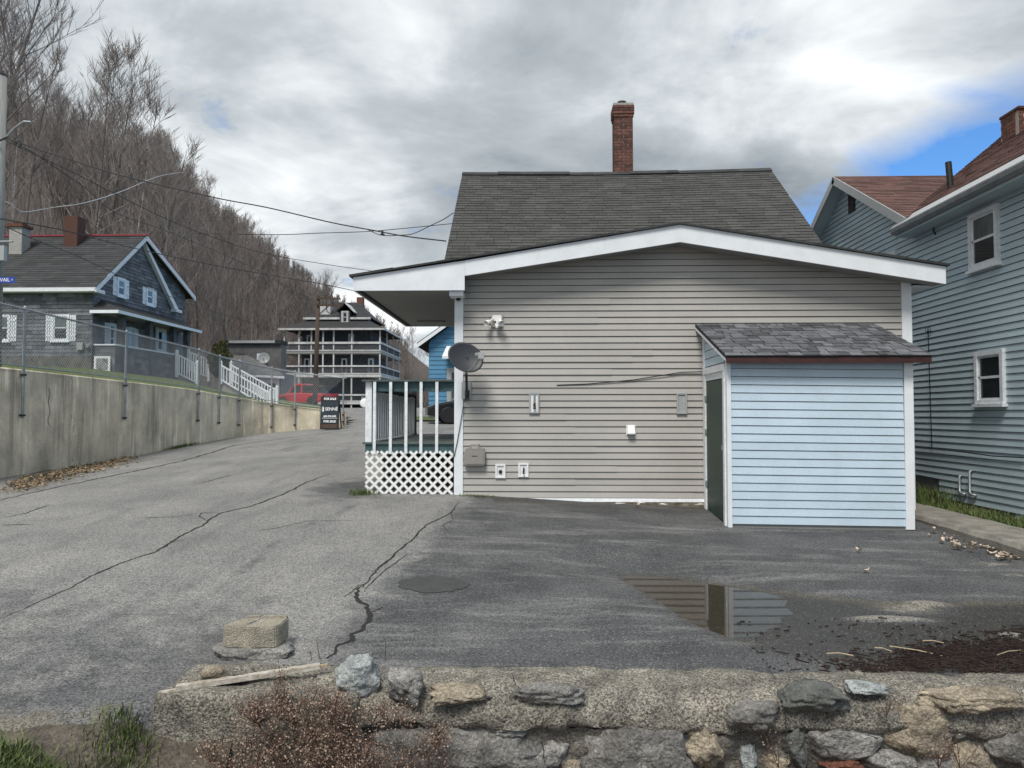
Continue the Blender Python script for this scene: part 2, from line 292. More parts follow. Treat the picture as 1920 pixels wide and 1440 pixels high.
# ------------------------------------------------------------------ mesh helpers
W = {}                                             # world origin of each object
def V(*a): return Vector(a)
class MB:
    def __init__(s): s.v = []; s.f = []; s.tone = []
    def face(s, pts, tone=None):
        n = len(s.v); s.v += [tuple(p) for p in pts]; s.f.append(tuple(range(n, n+len(pts))))
        if tone is not None: s.tone.append(tone)
        return s
    def box(s, x0, x1, y0, y1, z0, z1, tone=None):
        n = len(s.v)
        s.v += [(x0, y0, z0), (x1, y0, z0), (x1, y1, z0), (x0, y1, z0), (x0, y0, z1), (x1, y0, z1), (x1, y1, z1), (x0, y1, z1)]
        s.f += [tuple(n+i for i in q) for q in ((0, 3, 2, 1), (4, 5, 6, 7), (0, 1, 5, 4), (1, 2, 6, 5), (2, 3, 7, 6), (3, 0, 4, 7))]
        if tone is not None: s.tone += [tone]*6
        return s
    def hexa(s, lo, hi, tone=None):                # two loops of equal length
        n = len(s.v); k = len(lo); s.v += [tuple(p) for p in lo]+[tuple(p) for p in hi]
        s.f.append(tuple(n+i for i in reversed(range(k)))); s.f.append(tuple(n+k+i for i in range(k)))
        for i in range(k): j = (i+1) % k; s.f.append((n+i, n+j, n+k+j, n+k+i))
        if tone is not None: s.tone += [tone]*(k+2)
        return s
    def prism(s, poly, off, tone=None):
        off = Vector(off); return s.hexa([Vector(p) for p in poly], [Vector(p)+off for p in poly], tone)
    def bar(s, p, q, w, h, up=(0, 0, 1), tone=None):
        p = Vector(p); q = Vector(q); d = (q-p).normalized(); up = Vector(up)
        sd = d.cross(up)
        if sd.length < 1e-4: sd = d.cross(Vector((0, 1, 0)))
        sd.normalize(); u = sd.cross(d).normalized()
        a = [sd*(-w/2)+u*(-h/2), sd*(w/2)+u*(-h/2), sd*(w/2)+u*(h/2), sd*(-w/2)+u*(h/2)]
        return s.hexa([p+x for x in a], [q+x for x in a], tone)
    def tube(s, pts, r, n=6, cap=True):
        pts = [Vector(p) for p in pts]; k = len(pts)
        rr = r if isinstance(r, (list, tuple)) else [r]*k
        base = len(s.v); prev = None
        for i, p in enumerate(pts):
            d = (pts[min(i+1, k-1)]-pts[max(i-1, 0)]).normalized()
            a = prev if prev is not None else (Vector((0, 0, 1)) if abs(d.z) < 0.9 else Vector((1, 0, 0)))
            a = (a-d*a.dot(d)); a = a.normalized() if a.length > 1e-5 else d.orthogonal().normalized()
            prev = a; b = d.cross(a)
            for j in range(n):
                t = 2*math.pi*j/n; s.v.append(tuple(p+(a*math.cos(t)+b*math.sin(t))*rr[i]))
        for i in range(k-1):
            for j in range(n):
                j2 = (j+1) % n; s.f.append((base+i*n+j, base+i*n+j2, base+(i+1)*n+j2, base+(i+1)*n+j))
        if cap and n > 2:
            s.f.append(tuple(base+j for j in reversed(range(n)))); s.f.append(tuple(base+(k-1)*n+j for j in range(n)))
        return s
    def lathe(s, prof, c, axis, n=20):             # prof: (radius, along axis)
        axis = Vector(axis).normalized(); a = axis.orthogonal().normalized(); b = axis.cross(a); c = Vector(c)
        base = len(s.v)
        for r, t in prof:
            for j in range(n):
                q = 2*math.pi*j/n; s.v.append(tuple(c+axis*t+(a*math.cos(q)+b*math.sin(q))*r))
        for i in range(len(prof)-1):
            for j in range(n):
                j2 = (j+1) % n; s.f.append((base+i*n+j, base+i*n+j2, base+(i+1)*n+j2, base+(i+1)*n+j))
        s.f.append(tuple(base+j for j in reversed(range(n)))); s.f.append(tuple(base+(len(prof)-1)*n+j for j in range(n)))
        return s
    def build(s, name, m, parent=None, smooth=False, origin=None, kind=None):
        me = bpy.data.meshes.new(name)
        o = Vector(origin) if origin is not None else (W[parent] if parent is not None else Vector((0, 0, 0)))
        me.from_pydata([(a-o.x, b-o.y, c-o.z) for a, b, c in s.v], [], s.f)
        if s.tone and len(s.tone) == len(s.f):
            at = me.attributes.new('tone', 'FLOAT', 'FACE'); at.data.foreach_set('value', s.tone)
        if smooth: me.polygons.foreach_set('use_smooth', [True]*len(s.f))
        me.update()
        ob = bpy.data.objects.new(name, me); COL.objects.link(ob)
        if m is not None: me.materials.append(M[m] if isinstance(m, str) else m)
        ob.location = o - (W[parent] if parent is not None else Vector((0, 0, 0)))
        if parent is not None: ob.parent = parent
        W[ob] = o
        if kind: ob['kind'] = kind
        return ob
def thing(name, label, cat, loc=(0, 0, 0), group=None):
    o = bpy.data.objects.new(name, None); COL.objects.link(o); o.location = loc; o.empty_display_size = 0.1
    W[o] = Vector(loc); o['label'] = label; o['category'] = cat
    if group: o['group'] = group
    return o
def tag(o, label, cat, group=None):
    o['label'] = label; o['category'] = cat
    if group: o['group'] = group
    return o
def structure(o): o['kind'] = 'structure'; return o
def base_origin(mb):
    a = np.array(mb.v); return Vector(((a[:, 0].min()+a[:, 0].max())/2, (a[:, 1].min()+a[:, 1].max())/2, a[:, 2].min()))
def share(src, name, loc, parent, rot=(0, 0, 0), scale=(1, 1, 1)):        # another object on the same mesh
    ob = bpy.data.objects.new(name, src.data); COL.objects.link(ob); ob.parent = parent
    ob.location = Vector(loc)-W[parent]; ob.rotation_euler = rot; ob.scale = scale; W[ob] = Vector(loc); return ob
def fbm(p, oct=4): return mnoise.fractal(Vector(p), 1.0, 2.0, oct)
def grid_obj(name, vs, nx, ny, m, keep=None, attrs=None, smooth=True, parent=None):
    me = bpy.data.meshes.new(name)
    faces = []
    for j in range(ny-1):
        for i in range(nx-1):
            if keep is None or keep[j, i]: faces.append((j*nx+i, j*nx+i+1, (j+1)*nx+i+1, (j+1)*nx+i))
    me.from_pydata([tuple(v) for v in vs], [], faces)
    for k, a in (attrs or {}).items():
        at = me.attributes.new(k, 'FLOAT', 'POINT'); at.data.foreach_set('value', np.ascontiguousarray(a, dtype=np.float32).ravel())
    if smooth: me.polygons.foreach_set('use_smooth', [True]*len(faces))
    me.materials.append(M[m]); me.update()
    ob = bpy.data.objects.new(name, me); COL.objects.link(ob); W[ob] = Vector((0, 0, 0))
    if parent is not None: ob.parent = parent
    return ob

# ------------------------------------------------------------------ ground heights
def tps(pts):
    P = np.array(pts, float); n = len(P)
    def U(d): return np.where(d > 1e-9, d*d*np.log(np.maximum(d, 1e-9)), 0)
    d = np.hypot(P[:, None, 0]-P[None, :, 0], P[:, None, 1]-P[None, :, 1])
    K = U(d)+np.eye(n)*0.4; A = np.zeros((n+3, n+3)); A[:n, :n] = K
    Q = np.c_[np.ones(n), P[:, :2]]; A[:n, n:] = Q; A[n:, :n] = Q.T
    wgt = np.linalg.solve(A, np.r_[P[:, 2], 0, 0, 0])
    def f(x, y):
        x = np.asarray(x, float); y = np.asarray(y, float); s = wgt[n]+wgt[n+1]*x+wgt[n+2]*y
        for i in range(n): s = s+wgt[i]*U(np.hypot(x-P[i, 0], y-P[i, 1]))
        return s
    return f
zg0 = tps([(-10.4, 15, .36), (-10.35, 18.4, .45), (-10.3, 21, .58), (-10.3, 24.5, .74), (-9.5, 26.9, .92), (-7.8, 27.5, 1.06), (-6.7, 27.7, 1.13), (-9, 8, -.05), (-3.2, 4.6, -.26), (-6, 5, -.25), (0, 5.5, -.2), (-1.2, 5.3, -.22), (4, 5.5, -.17),
           (6, 8, -.13), (5.6, 9.3, -.09), (-1.12, 12.0, .32), (-2.67, 12.0, .33), (0.8, 12.0, .22), (2.7, 12.0, .13), (2.72, 10.6, .03), (5.3, 10.6, 0), (-3, 20, .72),
           (-4, 30, 1.22), (-4, 45, 1.75), (-10, 55, 2.0), (0, 60, 2.05), (-15, 88, 2.2), (10, 88, 2.2), (10, 30, 1.0), (8, 14, -.02), (8, 10, -.06),
           (-20, 70, 2.15), (-30, 90, 2.3), (30, 60, 2.0), (30, 20, .8), (-22, 10, -.1)])
# puddle: a shallow flat hollow
ZW = -0.155
def g0(px, py, z): d = ray(px, py); return CAM + d*((z-CAMZ)/d.z)
PUD = [g0(x, y, ZW) for x, y in ((1158, 1079), (1230, 1081), (1320, 1094), (1420, 1108), (1455, 1116), (1478, 1126), (1470, 1138), (1490, 1150), (1462, 1160), (1470, 1172), (1435, 1178),
        (1440, 1190), (1405, 1194), (1370, 1196), (1310, 1175), (1255, 1142), (1215, 1115), (1185, 1095))]
WETP = [g0(x, y, ZW) for x, y in ((1158, 1079), (1230, 1079), (1420, 1106), (1560, 1128), (1660, 1140), (1780, 1138), (1960, 1134), (2080, 1180), (2080, 1260), (1600, 1245), (1490, 1229), (1430, 1220), (1310, 1177), (1215, 1117))]
PUDA = np.array([(p.x, p.y) for p in PUD])
WETA = np.array([(p.x, p.y) for p in WETP])
def sdf(x, y, PUDA=PUDA):
    x = np.asarray(x, float); y = np.asarray(y, float); d = np.full(x.shape, 1e9); ins = np.zeros(x.shape, bool); n = len(PUDA)
    for i in range(n):
        a = PUDA[i]; b = PUDA[(i+1) % n]; e = b-a
        t = np.clip(((x-a[0])*e[0]+(y-a[1])*e[1])/(e@e), 0, 1)
        d = np.minimum(d, np.hypot(x-a[0]-t*e[0], y-a[1]-t*e[1]))
        c = ((a[1] > y) != (b[1] > y)) & (x < (b[0]-a[0])*(y-a[1])/(b[1]-a[1]+1e-12)+a[0]); ins ^= c
    return np.where(ins, -d, d)
ISL = [(g0(1668, 1167, ZW), 0.36, 0.085), (g0(1735, 1140, ZW), 0.22, 0.10), (g0(1893, 1193, ZW), 0.12, 0.05)]
def island(x, y):
    x = np.asarray(x, float); y = np.asarray(y, float); v = np.zeros(np.broadcast(x, y).shape)
    for c, a, b in ISL: v = np.maximum(v, np.exp(-(((x-c.x)/a)**2+((y-c.y)/b)**2)**1.5))
    return v
def zg(x, y):
    s = sdf(x, y); z = zg0(x, y)
    t = np.clip(s/1.0, 0, 1); t = t*t*(3-2*t)
    near = ZW+np.clip(0.05*s, -0.022, 0.08)
    return near*(1-t)+z*t+0.034*island(x, y)
def zgs(x, y): return float(zg(np.array([x]), np.array([y]))[0])
def ground(px, py, lift=0.0):                       # where a pixel's ray meets the pavement
    d = ray(px, py); lo, hi = 2.0, 140.0
    ts = np.geomspace(2.0, 140, 500); x = d.x/d.y*ts; z = CAMZ+d.z/d.y*ts; h = z-zg(x, ts)
    i = int(np.argmax(h < 0)) if (h < 0).any() else len(ts)-1
    lo, hi = ts[max(i-1, 0)], ts[i]
    for _ in range(14):
        m = (lo+hi)/2; q = CAM+d*(m/d.y)
        if q.z > zgs(q.x, q.y): lo = m
        else: hi = m
    q = CAM+d*(hi/d.y); q.z = zgs(q.x, q.y)+lift; return q

# ------------------------------------------------------------------ terrain, driveway, street, lawn, hillside
WALL = [(-10.45, 9.0, 2.62), (-10.40, 15.1, 2.51), (-10.37, 18.9, 2.44), (-10.38, 23.1, 2.35), (-10.33, 24.5, 2.25), (-10.15, 25.7, 2.18),
        (-9.66, 26.7, 2.05), (-8.62, 27.3, 1.87), (-6.85, 27.6, 1.68)]
WALLXY = np.array([(a, b) for a, b, c in WALL])
def wall_x(y): return np.interp(y, WALLXY[:, 1], WALLXY[:, 0])
zl = tps([(a, b, c-0.06) for a, b, c in WALL[1:]]+[(-17.5, 30, 3.36), (-26, 30, 3.5), (-32, 14, 3.4), (-17.5, 38.5, 3.2), (-14.5, 34.5, 2.72), (-13.2, 36.5, 2.1), (-11.3, 36.5, 1.75),
          (-9, 32, 1.62), (-12, 45, 2.0), (-20, 48, 3.0), (-30, 45, 4.0), (-12.4, 33.0, 2.3), (-14, 26, 2.7), (-16, 44, 2.5)])
def hill(X, Y):
    X = np.asarray(X, float); Y = np.asarray(Y, float)
    xf = np.interp(Y, [36, 46, 58, 66, 100, 130, 300], [-18, -19, -22, -30, -31, -27, -27])
    s = xf-X; s = np.where(s > 4, s-2, np.where(s > 0, s*s/8, 0))
    z = 0.85*np.minimum(s, 60)+0.25*np.maximum(s-60, 0)
    ramp = np.clip((Y-38)/9, 0, 1); ramp = ramp*ramp*(3-2*ramp)
    return 2.6+z*ramp
def make_ground():
    # driveway
    ys = np.r_[np.arange(3.9, 12.4, 0.055), np.geomspace(12.45, 31, 70)]; xs = np.arange(-13.2, 8.0, 0.065)
    Xg, Yg = np.meshgrid(xs, ys); Z = zg(Xg, Yg); nx, ny = len(xs), len(ys)
    Xc = (Xg[:-1, :-1]+Xg[1:, 1:])/2; Yc = (Yg[:-1, :-1]+Yg[1:, 1:])/2
    keep = (Xc > np.where(Yc < 27.75, wall_x(Yc)-0.1, -7.2)) & (Xc < np.where(Yc < 13.5, 5.9, 7.0))
    edge = np.interp(Xc, [-13, -5, -3.3, -2.3, -2.29, 8], [4.5, 4.5, 4.62, 4.62, 5.05, 5.05])
    edge = edge+0.07*np.sin(Xc*4.1)+0.04*np.sin(Xc*11+1)
    keep &= Yc > np.where(Xc < -2.40, 4.1, 5.0)
    ev = np.interp(Xg, [-13, -5, -3.3, -2.3], [4.5, 4.5, 4.62, 4.66])+0.06*np.sin(Xg*4.1)+0.03*np.sin(Xg*11+1)
    dd_ = np.clip((ev-Yg)/0.22+0.3, 0, 1); dd2 = np.clip((Xg+2.95)/0.5, 0, 1)*np.clip((4.68+0.26*np.clip((Xg+2.7)/0.3, 0, 1)-Yg)/0.28, 0, 1); Z = np.where(Xg < -2.0, Z-0.10*dd_*dd_-0.42*dd2, Z)
    # sealcoat edge: a line from the corner of the house to the foreground
    a = ground(866, 930); b = ground(585, 1240); e = (b-a); nrm = Vector((-e.y, e.x, 0)).normalized()
    sd = (Xg-a.x)*nrm.x+(Yg-a.y)*nrm.y
    if (5-a.x)*nrm.x+(8-a.y)*nrm.y < 0: sd = -sd
    seal = np.clip(0.5+sd/0.9, 0.0, 0.95)
    seal = np.where(Yg > 12.3, np.clip(seal, 0, 0.35), seal)
    # older seal on the left foreground
    seal = np.maximum(seal, np.clip((8.2-Yg)/3.6, 0, 0.60)*np.clip((-1.2-Xg)/1.2, 0, 1))
    LN = [ground(x, y) for x, y in ((230, 1215), (340, 1150), (400, 1112), (470, 1060), (510, 1022), (560, 992), (640, 960), (690, 935))]
    for a_, b_ in zip(LN[:-1], LN[1:]):
        e_ = b_-a_; tt = np.clip(((Xg-a_.x)*e_.x+(Yg-a_.y)*e_.y)/(e_.x**2+e_.y**2), 0, 1); dl = np.hypot(Xg-a_.x-tt*e_.x, Yg-a_.y-tt*e_.y)
        seal = np.maximum(seal, 0.50*np.exp(-(dl/0.12)**2))
    seal = np.maximum(seal, 0.9*np.exp(-((np.hypot(Xg-(-2.9), (Yg-12.6)*0.6))/0.9)**2))
    sf = sdf(Xg, Yg)
    sw = sdf(Xg, Yg, WETA)
    wet = np.maximum(np.clip(0.5-sf/0.2, 0, 1), np.clip(0.55-sw/0.25, 0, 1)*1.0)
    wet = np.maximum(wet, 0.75*np.clip(1-np.abs(Yg-11.75)/0.5, 0, 1)*(Xg > -0.6)*(Xg < 2.7))
    silt = np.clip(1-np.abs(sw+0.05)/0.30, 0, 1)*np.clip((Xg-0.6)/1.5, 0.5, 1)*(Yg > 5.9)
    silt = np.maximum(silt, 0.3*(sw < 0)*(sf > 0.05))
    silt = np.maximum(silt, np.clip(1-(Yg-4.55)/0.45, 0, 1)*(Xg < -1.9)*0.9)
    silt = np.maximum(silt, np.clip(1-(Xg-wall_x(Yg))/0.55, 0, 1)*0.6*(Yg < 27.5))
    silt = np.where(sf < 0.05, np.maximum(silt, 0.55+0.25*np.clip((Xg-2.0)/1.5, 0, 1)), silt)
    wet = np.where(sf < 0.0, 0.85, wet)
    pale = island(Xg, Yg)
    for cx_, cy_, a_, b_ in ((1900, 1079, .2, .12), (1862, 1061, .3, .12), (1700, 1140, .3, .15), (1440, 1003, .8, .06)):
        q = g0(cx_, cy_, -0.12); pale = np.maximum(pale, 0.62*np.exp(-((Xg-q.x)/a_)**2-((Yg-q.y)/b_)**2))
    wet = wet*(1-np.clip(pale*2, 0, 1))
    vs = np.c_[Xg.ravel(), Yg.ravel(), Z.ravel()]
    d = grid_obj('driveway', vs, nx, ny, 'asphalt', keep, dict(seal=seal, silt=silt, wet=wet, pale=pale)); structure(d)
    # street beyond
    xs = np.arange(-27, 45, 1.0); ys = np.arange(30.4, 112, 1.0); Xs, Ys = np.meshgrid(xs, ys); Zs = zg0(Xs, Ys)-0.004
    Xc = (Xs[:-1, :-1]+Xs[1:, 1:])/2; Yc = (Ys[:-1, :-1]+Ys[1:, 1:])/2
    keep = Xc > np.interp(Yc, [30, 34, 40, 46, 50, 112], [-7.5, -8.5, -10.5, -13, -25, -27])
    st = grid_obj('street', np.c_[Xs.ravel(), Ys.ravel(), Zs.ravel()], len(xs), len(ys), 'asphalt', keep, dict(seal=Xs*0, silt=Xs*0, wet=Xs*0, pale=Xs*0)); structure(st)
    # one wide sheet under everything
    ax = np.r_[np.linspace(-900, -40, 24), np.arange(-38, 40, 2.0), np.linspace(42, 900, 24)]
    ay = np.r_[np.linspace(-60, 0, 10), np.arange(0.5, 40, 1.0), np.arange(42, 120, 4.0), np.linspace(130, 1800, 24)]
    Xt, Yt = np.meshgrid(ax, ay)
    Zt = zg0(np.clip(Xt, -22, 30), np.clip(Yt, 4.5, 90))-0.14
    fr = np.clip((5.3-Yt)/0.6, 0, 1); Zt = Zt*(1-fr)+(-1.05)*fr
    t = grid_obj('ground', np.c_[Xt.ravel(), Yt.ravel(), Zt.ravel()], len(ax), len(ay), 'litter'); structure(t)
    # lawn
    xs = np.arange(-44, -5.5, 0.4); ys = np.arange(8, 50, 0.4); Xl, Yl = np.meshgrid(xs, ys); Zl = zl(Xl, Yl)
    Zl += 0.03*np.sin(Xl*1.7)*np.sin(Yl*1.3)
    Xc = (Xl[:-1, :-1]+Xl[1:, 1:])/2; Yc = (Yl[:-1, :-1]+Yl[1:, 1:])/2
    keep = np.where(Yc < 27.2, Xc < wall_x(Yc)-0.12, Xc < np.interp(Yc, [27.2, 28, 32, 40, 46, 50], [-8.8, -7.4, -7.8, -10.2, -12.6, -25]))
    keep &= ~((Yc > 26.6) & (Yc < 27.6) & (Xc > -9.6))
    lw = grid_obj('lawn', np.c_[Xl.ravel(), Yl.ravel(), Zl.ravel()], len(xs), len(ys), 'lawn', keep); structure(lw)
    # hillside
    xs = np.r_[np.linspace(-220, -75, 20), np.arange(-73, -17, 1.6)]; ys = np.r_[np.arange(39, 110, 2.0), np.linspace(112, 420, 40)]
    Xh, Yh = np.meshgrid(xs, ys); Zh = hill(Xh, Yh)-0.3
    for j in range(Zh.shape[0]):
        for i in range(Zh.shape[1]): Zh[j, i] += 0.8*fbm((Xh[j, i]*0.07, Yh[j, i]*0.07, 1.3))
    Xc = (Xh[:-1, :-1]+Xh[1:, 1:])/2; Yc = (Yh[:-1, :-1]+Yh[1:, 1:])/2
    keep = Xc < np.interp(Yc, [39, 46, 58, 66, 100, 130], [-17, -18, -21, -28, -29, -22])
    h = grid_obj('hillside', np.c_[Xh.ravel(), Yh.ravel(), Zh.ravel()], len(xs), len(ys), 'litter', keep); structure(h)
    # water in the hollow
    x0, y0 = PUDA.min(0)-0.2; x1, y1 = PUDA.max(0)+0.2
    pm = MB(); pm.face([(x0, max(y0, 5.2), ZW), (x1, max(y0, 5.2), ZW), (x1, y1, ZW), (x0, y1, ZW)])
    # cut the sheet to the hollow (a hand's breadth beyond its rim, where it lies under the asphalt)
    xs = np.arange(x0, x1, 0.1); ys = np.arange(y0, y1, 0.1); Xp, Yp = np.meshgrid(xs, ys)
    keep = sdf((Xp[:-1, :-1]+Xp[1:, 1:])/2, (Yp[:-1, :-1]+Yp[1:, 1:])/2) < 0.12
    p = grid_obj('puddle', np.c_[Xp.ravel(), Yp.ravel(), np.full(Xp.size, ZW)], len(xs), len(ys), 'water', keep); structure(p)
    return d
driveway = make_ground()

def crack(name, pts, wd, m='crack', lift=0.004, jit=0.5, seed=1):
    r = random.Random(seed); P = [ground(x, y) for x, y in pts]
    dense = []
    for a, b in zip(P[:-1], P[1:]):
        n = max(2, int((b-a).length/0.05))
        for i in range(n): dense.append(a.lerp(b, i/n))
    dense.append(P[-1]); n = len(dense); mb = MB(); L = []
    off = 0
    for i, p in enumerate(dense):
        t = (dense[min(i+1, n-1)]-dense[max(i-1, 0)]); t.z = 0; t.normalize(); s = Vector((-t.y, t.x, 0))
        ww = wd if not isinstance(wd, (list, tuple)) else wd[0]+(wd[1]-wd[0])*i/(n-1)
        off = off*0.8+r.uniform(-1, 1)*ww*jit
        ww *= min(1.0, 0.25+4*min(i, n-1-i)/n)
        c = p+s*off
        L.append((c-s*ww*r.uniform(0.25, 0.8), c+s*ww*r.uniform(0.25, 0.8)))
    xs = np.array([q.x for l in L for q in l]); ys = np.array([q.y for l in L for q in l]); zz = zg(xs, ys)+lift
    mb.v = list(zip(xs, ys, zz)); mb.f = [(2*i, 2*i+1, 2*i+3, 2*i+2) for i in range(n-1)]
    return mb.build(name, m, driveway)
crack('crack', [(862, 938), (845, 962), (800, 985), (775, 1010), (745, 1035), (715, 1065), (695, 1085), (680, 1100)], [0.014, 0.03], seed=2)
crack('crack', [(684, 1096), (673, 1112), (682, 1130), (691, 1150), (668, 1175), (655, 1195), (630, 1215), (603, 1234)], [0.03, 0.042], seed=3, jit=0.9)
crack('crack', [(0, 1160), (60, 1135), (130, 1105), (170, 1080), (230, 1055), (290, 1035), (350, 1000), (380, 986), (390, 975), (415, 962), (470, 950), (530, 928), (575, 905), (620, 888)], [0.020, 0.032], seed=4)
crack('crack', [(388, 976), (372, 968), (380, 962), (415, 962)], 0.014, seed=5)
crack('crack', [(380, 962), (330, 969), (250, 972)], 0.012, seed=6)
crack('tar_seam', [(-60, 952), (0, 938), (100, 915), (250, 885), (350, 862), (440, 835), (560, 818), (640, 808)], [0.05, 0.09], 'tar', seed=7, jit=0.3)
crack('crack', [(440, 1002), (520, 990), (580, 977), (700, 975)], 0.010, seed=8)
crack('crack', [(682, 1110), (705, 1085), (735, 1060), (768, 1038)], 0.012, seed=9)
crack('crack', [(691, 1150), (705, 1145), (718, 1139)], 0.012, seed=10)
crack('crack', [(0, 985), (65, 983)], 0.018, seed=11)
crack('crack', [(366, 908), (410, 897), (436, 889)], 0.02, seed=12)
crack('crack', [(0, 972), (50, 962), (95, 946)], 0.018, seed=13)
crack('crack', [(845, 962), (850, 975), (830, 985), (842, 1000)], 0.010, seed=14)
crack('crack', [(290, 1035), (320, 1018), (362, 1008)], 0.008, seed=15)
crack('crack', [(645, 1120), (672, 1100), (690, 1092)], 0.010, seed=16)
crack('crack', [(440, 835), (520, 846), (560, 836), (640, 828)], 0.012, seed=17)

def ground_blob(name, pts, m, lift, rough=0.03, seed=0):
    P = [ground(x, y) for x, y in pts]; c = sum(P, Vector())/len(P); ring = []
    r = random.Random(seed)
    for a, b in zip(P, P[1:]+P[:1]):
        n = max(2, int((b-a).length/0.05))
        for i in range(n): q = a.lerp(b, i/n); ring.append(q+(q-c).normalized()*r.uniform(-rough, rough))
    mb = MB(); ins = [c.lerp(q, 0.5) for q in ring]
    allp = [c]+ins+ring; xs = np.array([p.x for p in allp]); ys = np.array([p.y for p in allp])
    mb.v = list(zip(xs, ys, zg(xs, ys)+lift)); n = len(ring)
    for i in range(n):
        j = (i+1) % n; mb.f += [(0, 1+i, 1+j), (1+i, 1+n+i, 1+n+j, 1+j)]
    return mb.build(name, m, driveway)
ground_blob('asphalt_patch', [(813+65*math.cos(t), 1096-15.5*math.sin(t)) for t in [i*math.pi/10 for i in range(20)]], 'patch', 0.006, 0.03)
ground_blob('dirt_drift', [(20, 905), (55, 890), (95, 880), (110, 886), (85, 900), (40, 912)], 'dirt', 0.012, 0.06, 9)
ground_blob('dirt_drift', [(120, 880), (180, 868), (235, 858), (240, 863), (170, 878), (125, 888)], 'dirt', 0.012, 0.06, 10)

# concrete kerb slab between the driveway and the grey-blue house
mb = MB(); prof = [(5.66, -0.35), (5.64, 0.05), (5.68, 0.105), (6.0, 0.115), (6.42, 0.105), (6.45, -0.35)]
ys = np.arange(6.0, 14.6, 0.15); n = len(prof)
for j, y in enumerate(ys):
    for x, z in prof: mb.v.append((x+0.012*fbm((x*3, y*2, 0)), y, z-0.03*max(0, (11-y)/3)+0.012*fbm((x*2, y*3, 4))))
for j in range(len(ys)-1):
    for i in range(n-1): mb.f.append((j*n+i, j*n+i+1, (j+1)*n+i+1, (j+1)*n+i))
mb.f.append(tuple(range(n))); mb.f.append(tuple((len(ys)-1)*n+i for i in reversed(range(n))))
structure(mb.build('kerb', 'kerb'))
mb = MB(); prof = [(6.38, 0.0), (6.8, -0.02), (7.4, -0.03)]
for j, y in enumerate(ys):
    for x, z in prof: mb.v.append((x, y, z+0.03*fbm((x*3, y*3, 9))))
for j in range(len(ys)-1):
    for i in range(2): mb.f.append((j*3+i, j*3+i+1, (j+1)*3+i+1, (j+1)*3+i))
structure(mb.build('soil_strip', 'dirt', smooth=True))
# verge at the lower left, in front of the pavement
xs = np.arange(-6, -1.85, 0.05); ys = np.arange(2.6, 4.95, 0.06); Xv, Yv = np.meshgrid(xs, ys)
Zv = zg0(Xv, np.maximum(Yv, 4.4))-0.022-0.03*np.clip((Yv-4.62)/0.15, 0, 2)-0.20*np.clip((4.55-Yv)/0.9, 0, 1)-0.50*np.clip((Xv+2.95)/0.75, 0, 1)*np.clip((4.62+0.30*np.clip((Xv+2.7)/0.3, 0, 1)-Yv)/0.32, 0, 1)
for j in range(Zv.shape[0]):
    for i in range(Zv.shape[1]): Zv[j, i] += 0.022*fbm((Xv[j, i]*3, Yv[j, i]*3, 3.3))
structure(grid_obj('verge', np.c_[Xv.ravel(), Yv.ravel(), Zv.ravel()], len(xs), len(ys), 'dirt'))
def verge_z(x, y): return float(zg0(x, max(y, 4.4)))-0.022-0.20*min(max((4.55-y)/0.9, 0), 1)-0.50*min(max((x+2.95)/0.75, 0), 1)*min(max((4.62+0.30*min(max((x+2.7)/0.3, 0), 1)-y)/0.32, 0), 1)+0.028*fbm((x*3, y*3, 3.3))

# ------------------------------------------------------------------ siding
def course_board(u0, u1, z0, z1, u0t, u1t, frame, tb=0.018, tt=0.004):
    # frame maps (u, out, z) to the world
    f = frame; mb = MB()
    lo = [f(u0, 0, z0), f(u1, 0, z0), f(u1, tb, z0), f(u0, tb, z0)]
    hi = [f(u0t, 0, z1), f(u1t, 0, z1), f(u1t, tt, z1), f(u0t, tt, z1)]
    return mb.hexa(lo, hi)
def side_wall(parent, m, frame, z0, z1, exp, bounds, name='siding_board', seam=0.0, seed=0, tb=0.018, gap=0.010):
    r = random.Random(seed); n = int((z1-z0)/exp+0.999)
    for i in range(n):
        a = z0+i*exp+gap; b = min(a+exp-gap, z1)
        if b-a < 0.02: continue
        ub, ut = bounds(a+0.001), bounds(b-0.002)
        if ub is None: continue
        if ut is None or ut[1]-ut[0] < 0.03: ut = ((ub[0]+ub[1])/2-0.01, (ub[0]+ub[1])/2+0.01)
        L = ub[1]-ub[0]
        if L < 0.08: continue
        if seam and L > 2.5 and r.random() < seam:
            s = ub[0]+L*r.uniform(0.22, 0.78)
            o1 = course_board(ub[0], s, a, b, ut[0], s, frame, tb+0.005, 0.009).build(name, m, parent)
            course_board(s-0.01, ub[1], a, b, s-0.01, ut[1], frame, tb, 0.004).build(name, m, parent)
        else:
            course_board(ub[0], ub[1], a, b, ut[0], ut[1], frame, tb+r.uniform(-.001, .001), 0.004).build(name, m, parent)
def shingle_field(frame, width, length, exp, tab, thick, seed=0, bounds=None):
    # overlapping courses of tabs; frame(u, v, n) -> world
    r = random.Random(seed); mb = MB(); n = int(length/exp+0.5)
    for j in range(n):
        v0 = j*exp; v1 = min(v0+exp*1.08, length); u = -r.random()*tab; rowt = r.uniform(0.3, 0.7)
        lo_u, hi_u = (0, width) if bounds is None else bounds(v0)
        while u < hi_u:
            wd = tab*r.uniform(0.75, 1.25); a = max(u, lo_u); b = min(u+wd-0.006, hi_u); u += wd
            if b-a < 0.01: continue
            t = thick*r.uniform(0.85, 1.3); q = v0+r.uniform(-0.006, 0.004)
            mb.hexa([frame(a, q, -0.01), frame(b, q, -0.01), frame(b, q, t), frame(a, q, t)],
                    [frame(a, v1, -0.01), frame(b, v1, -0.01), frame(b, v1, t*0.25), frame(a, v1, t*0.25)], min(1, max(0, rowt+r.uniform(-0.4, 0.4))))
    return mb
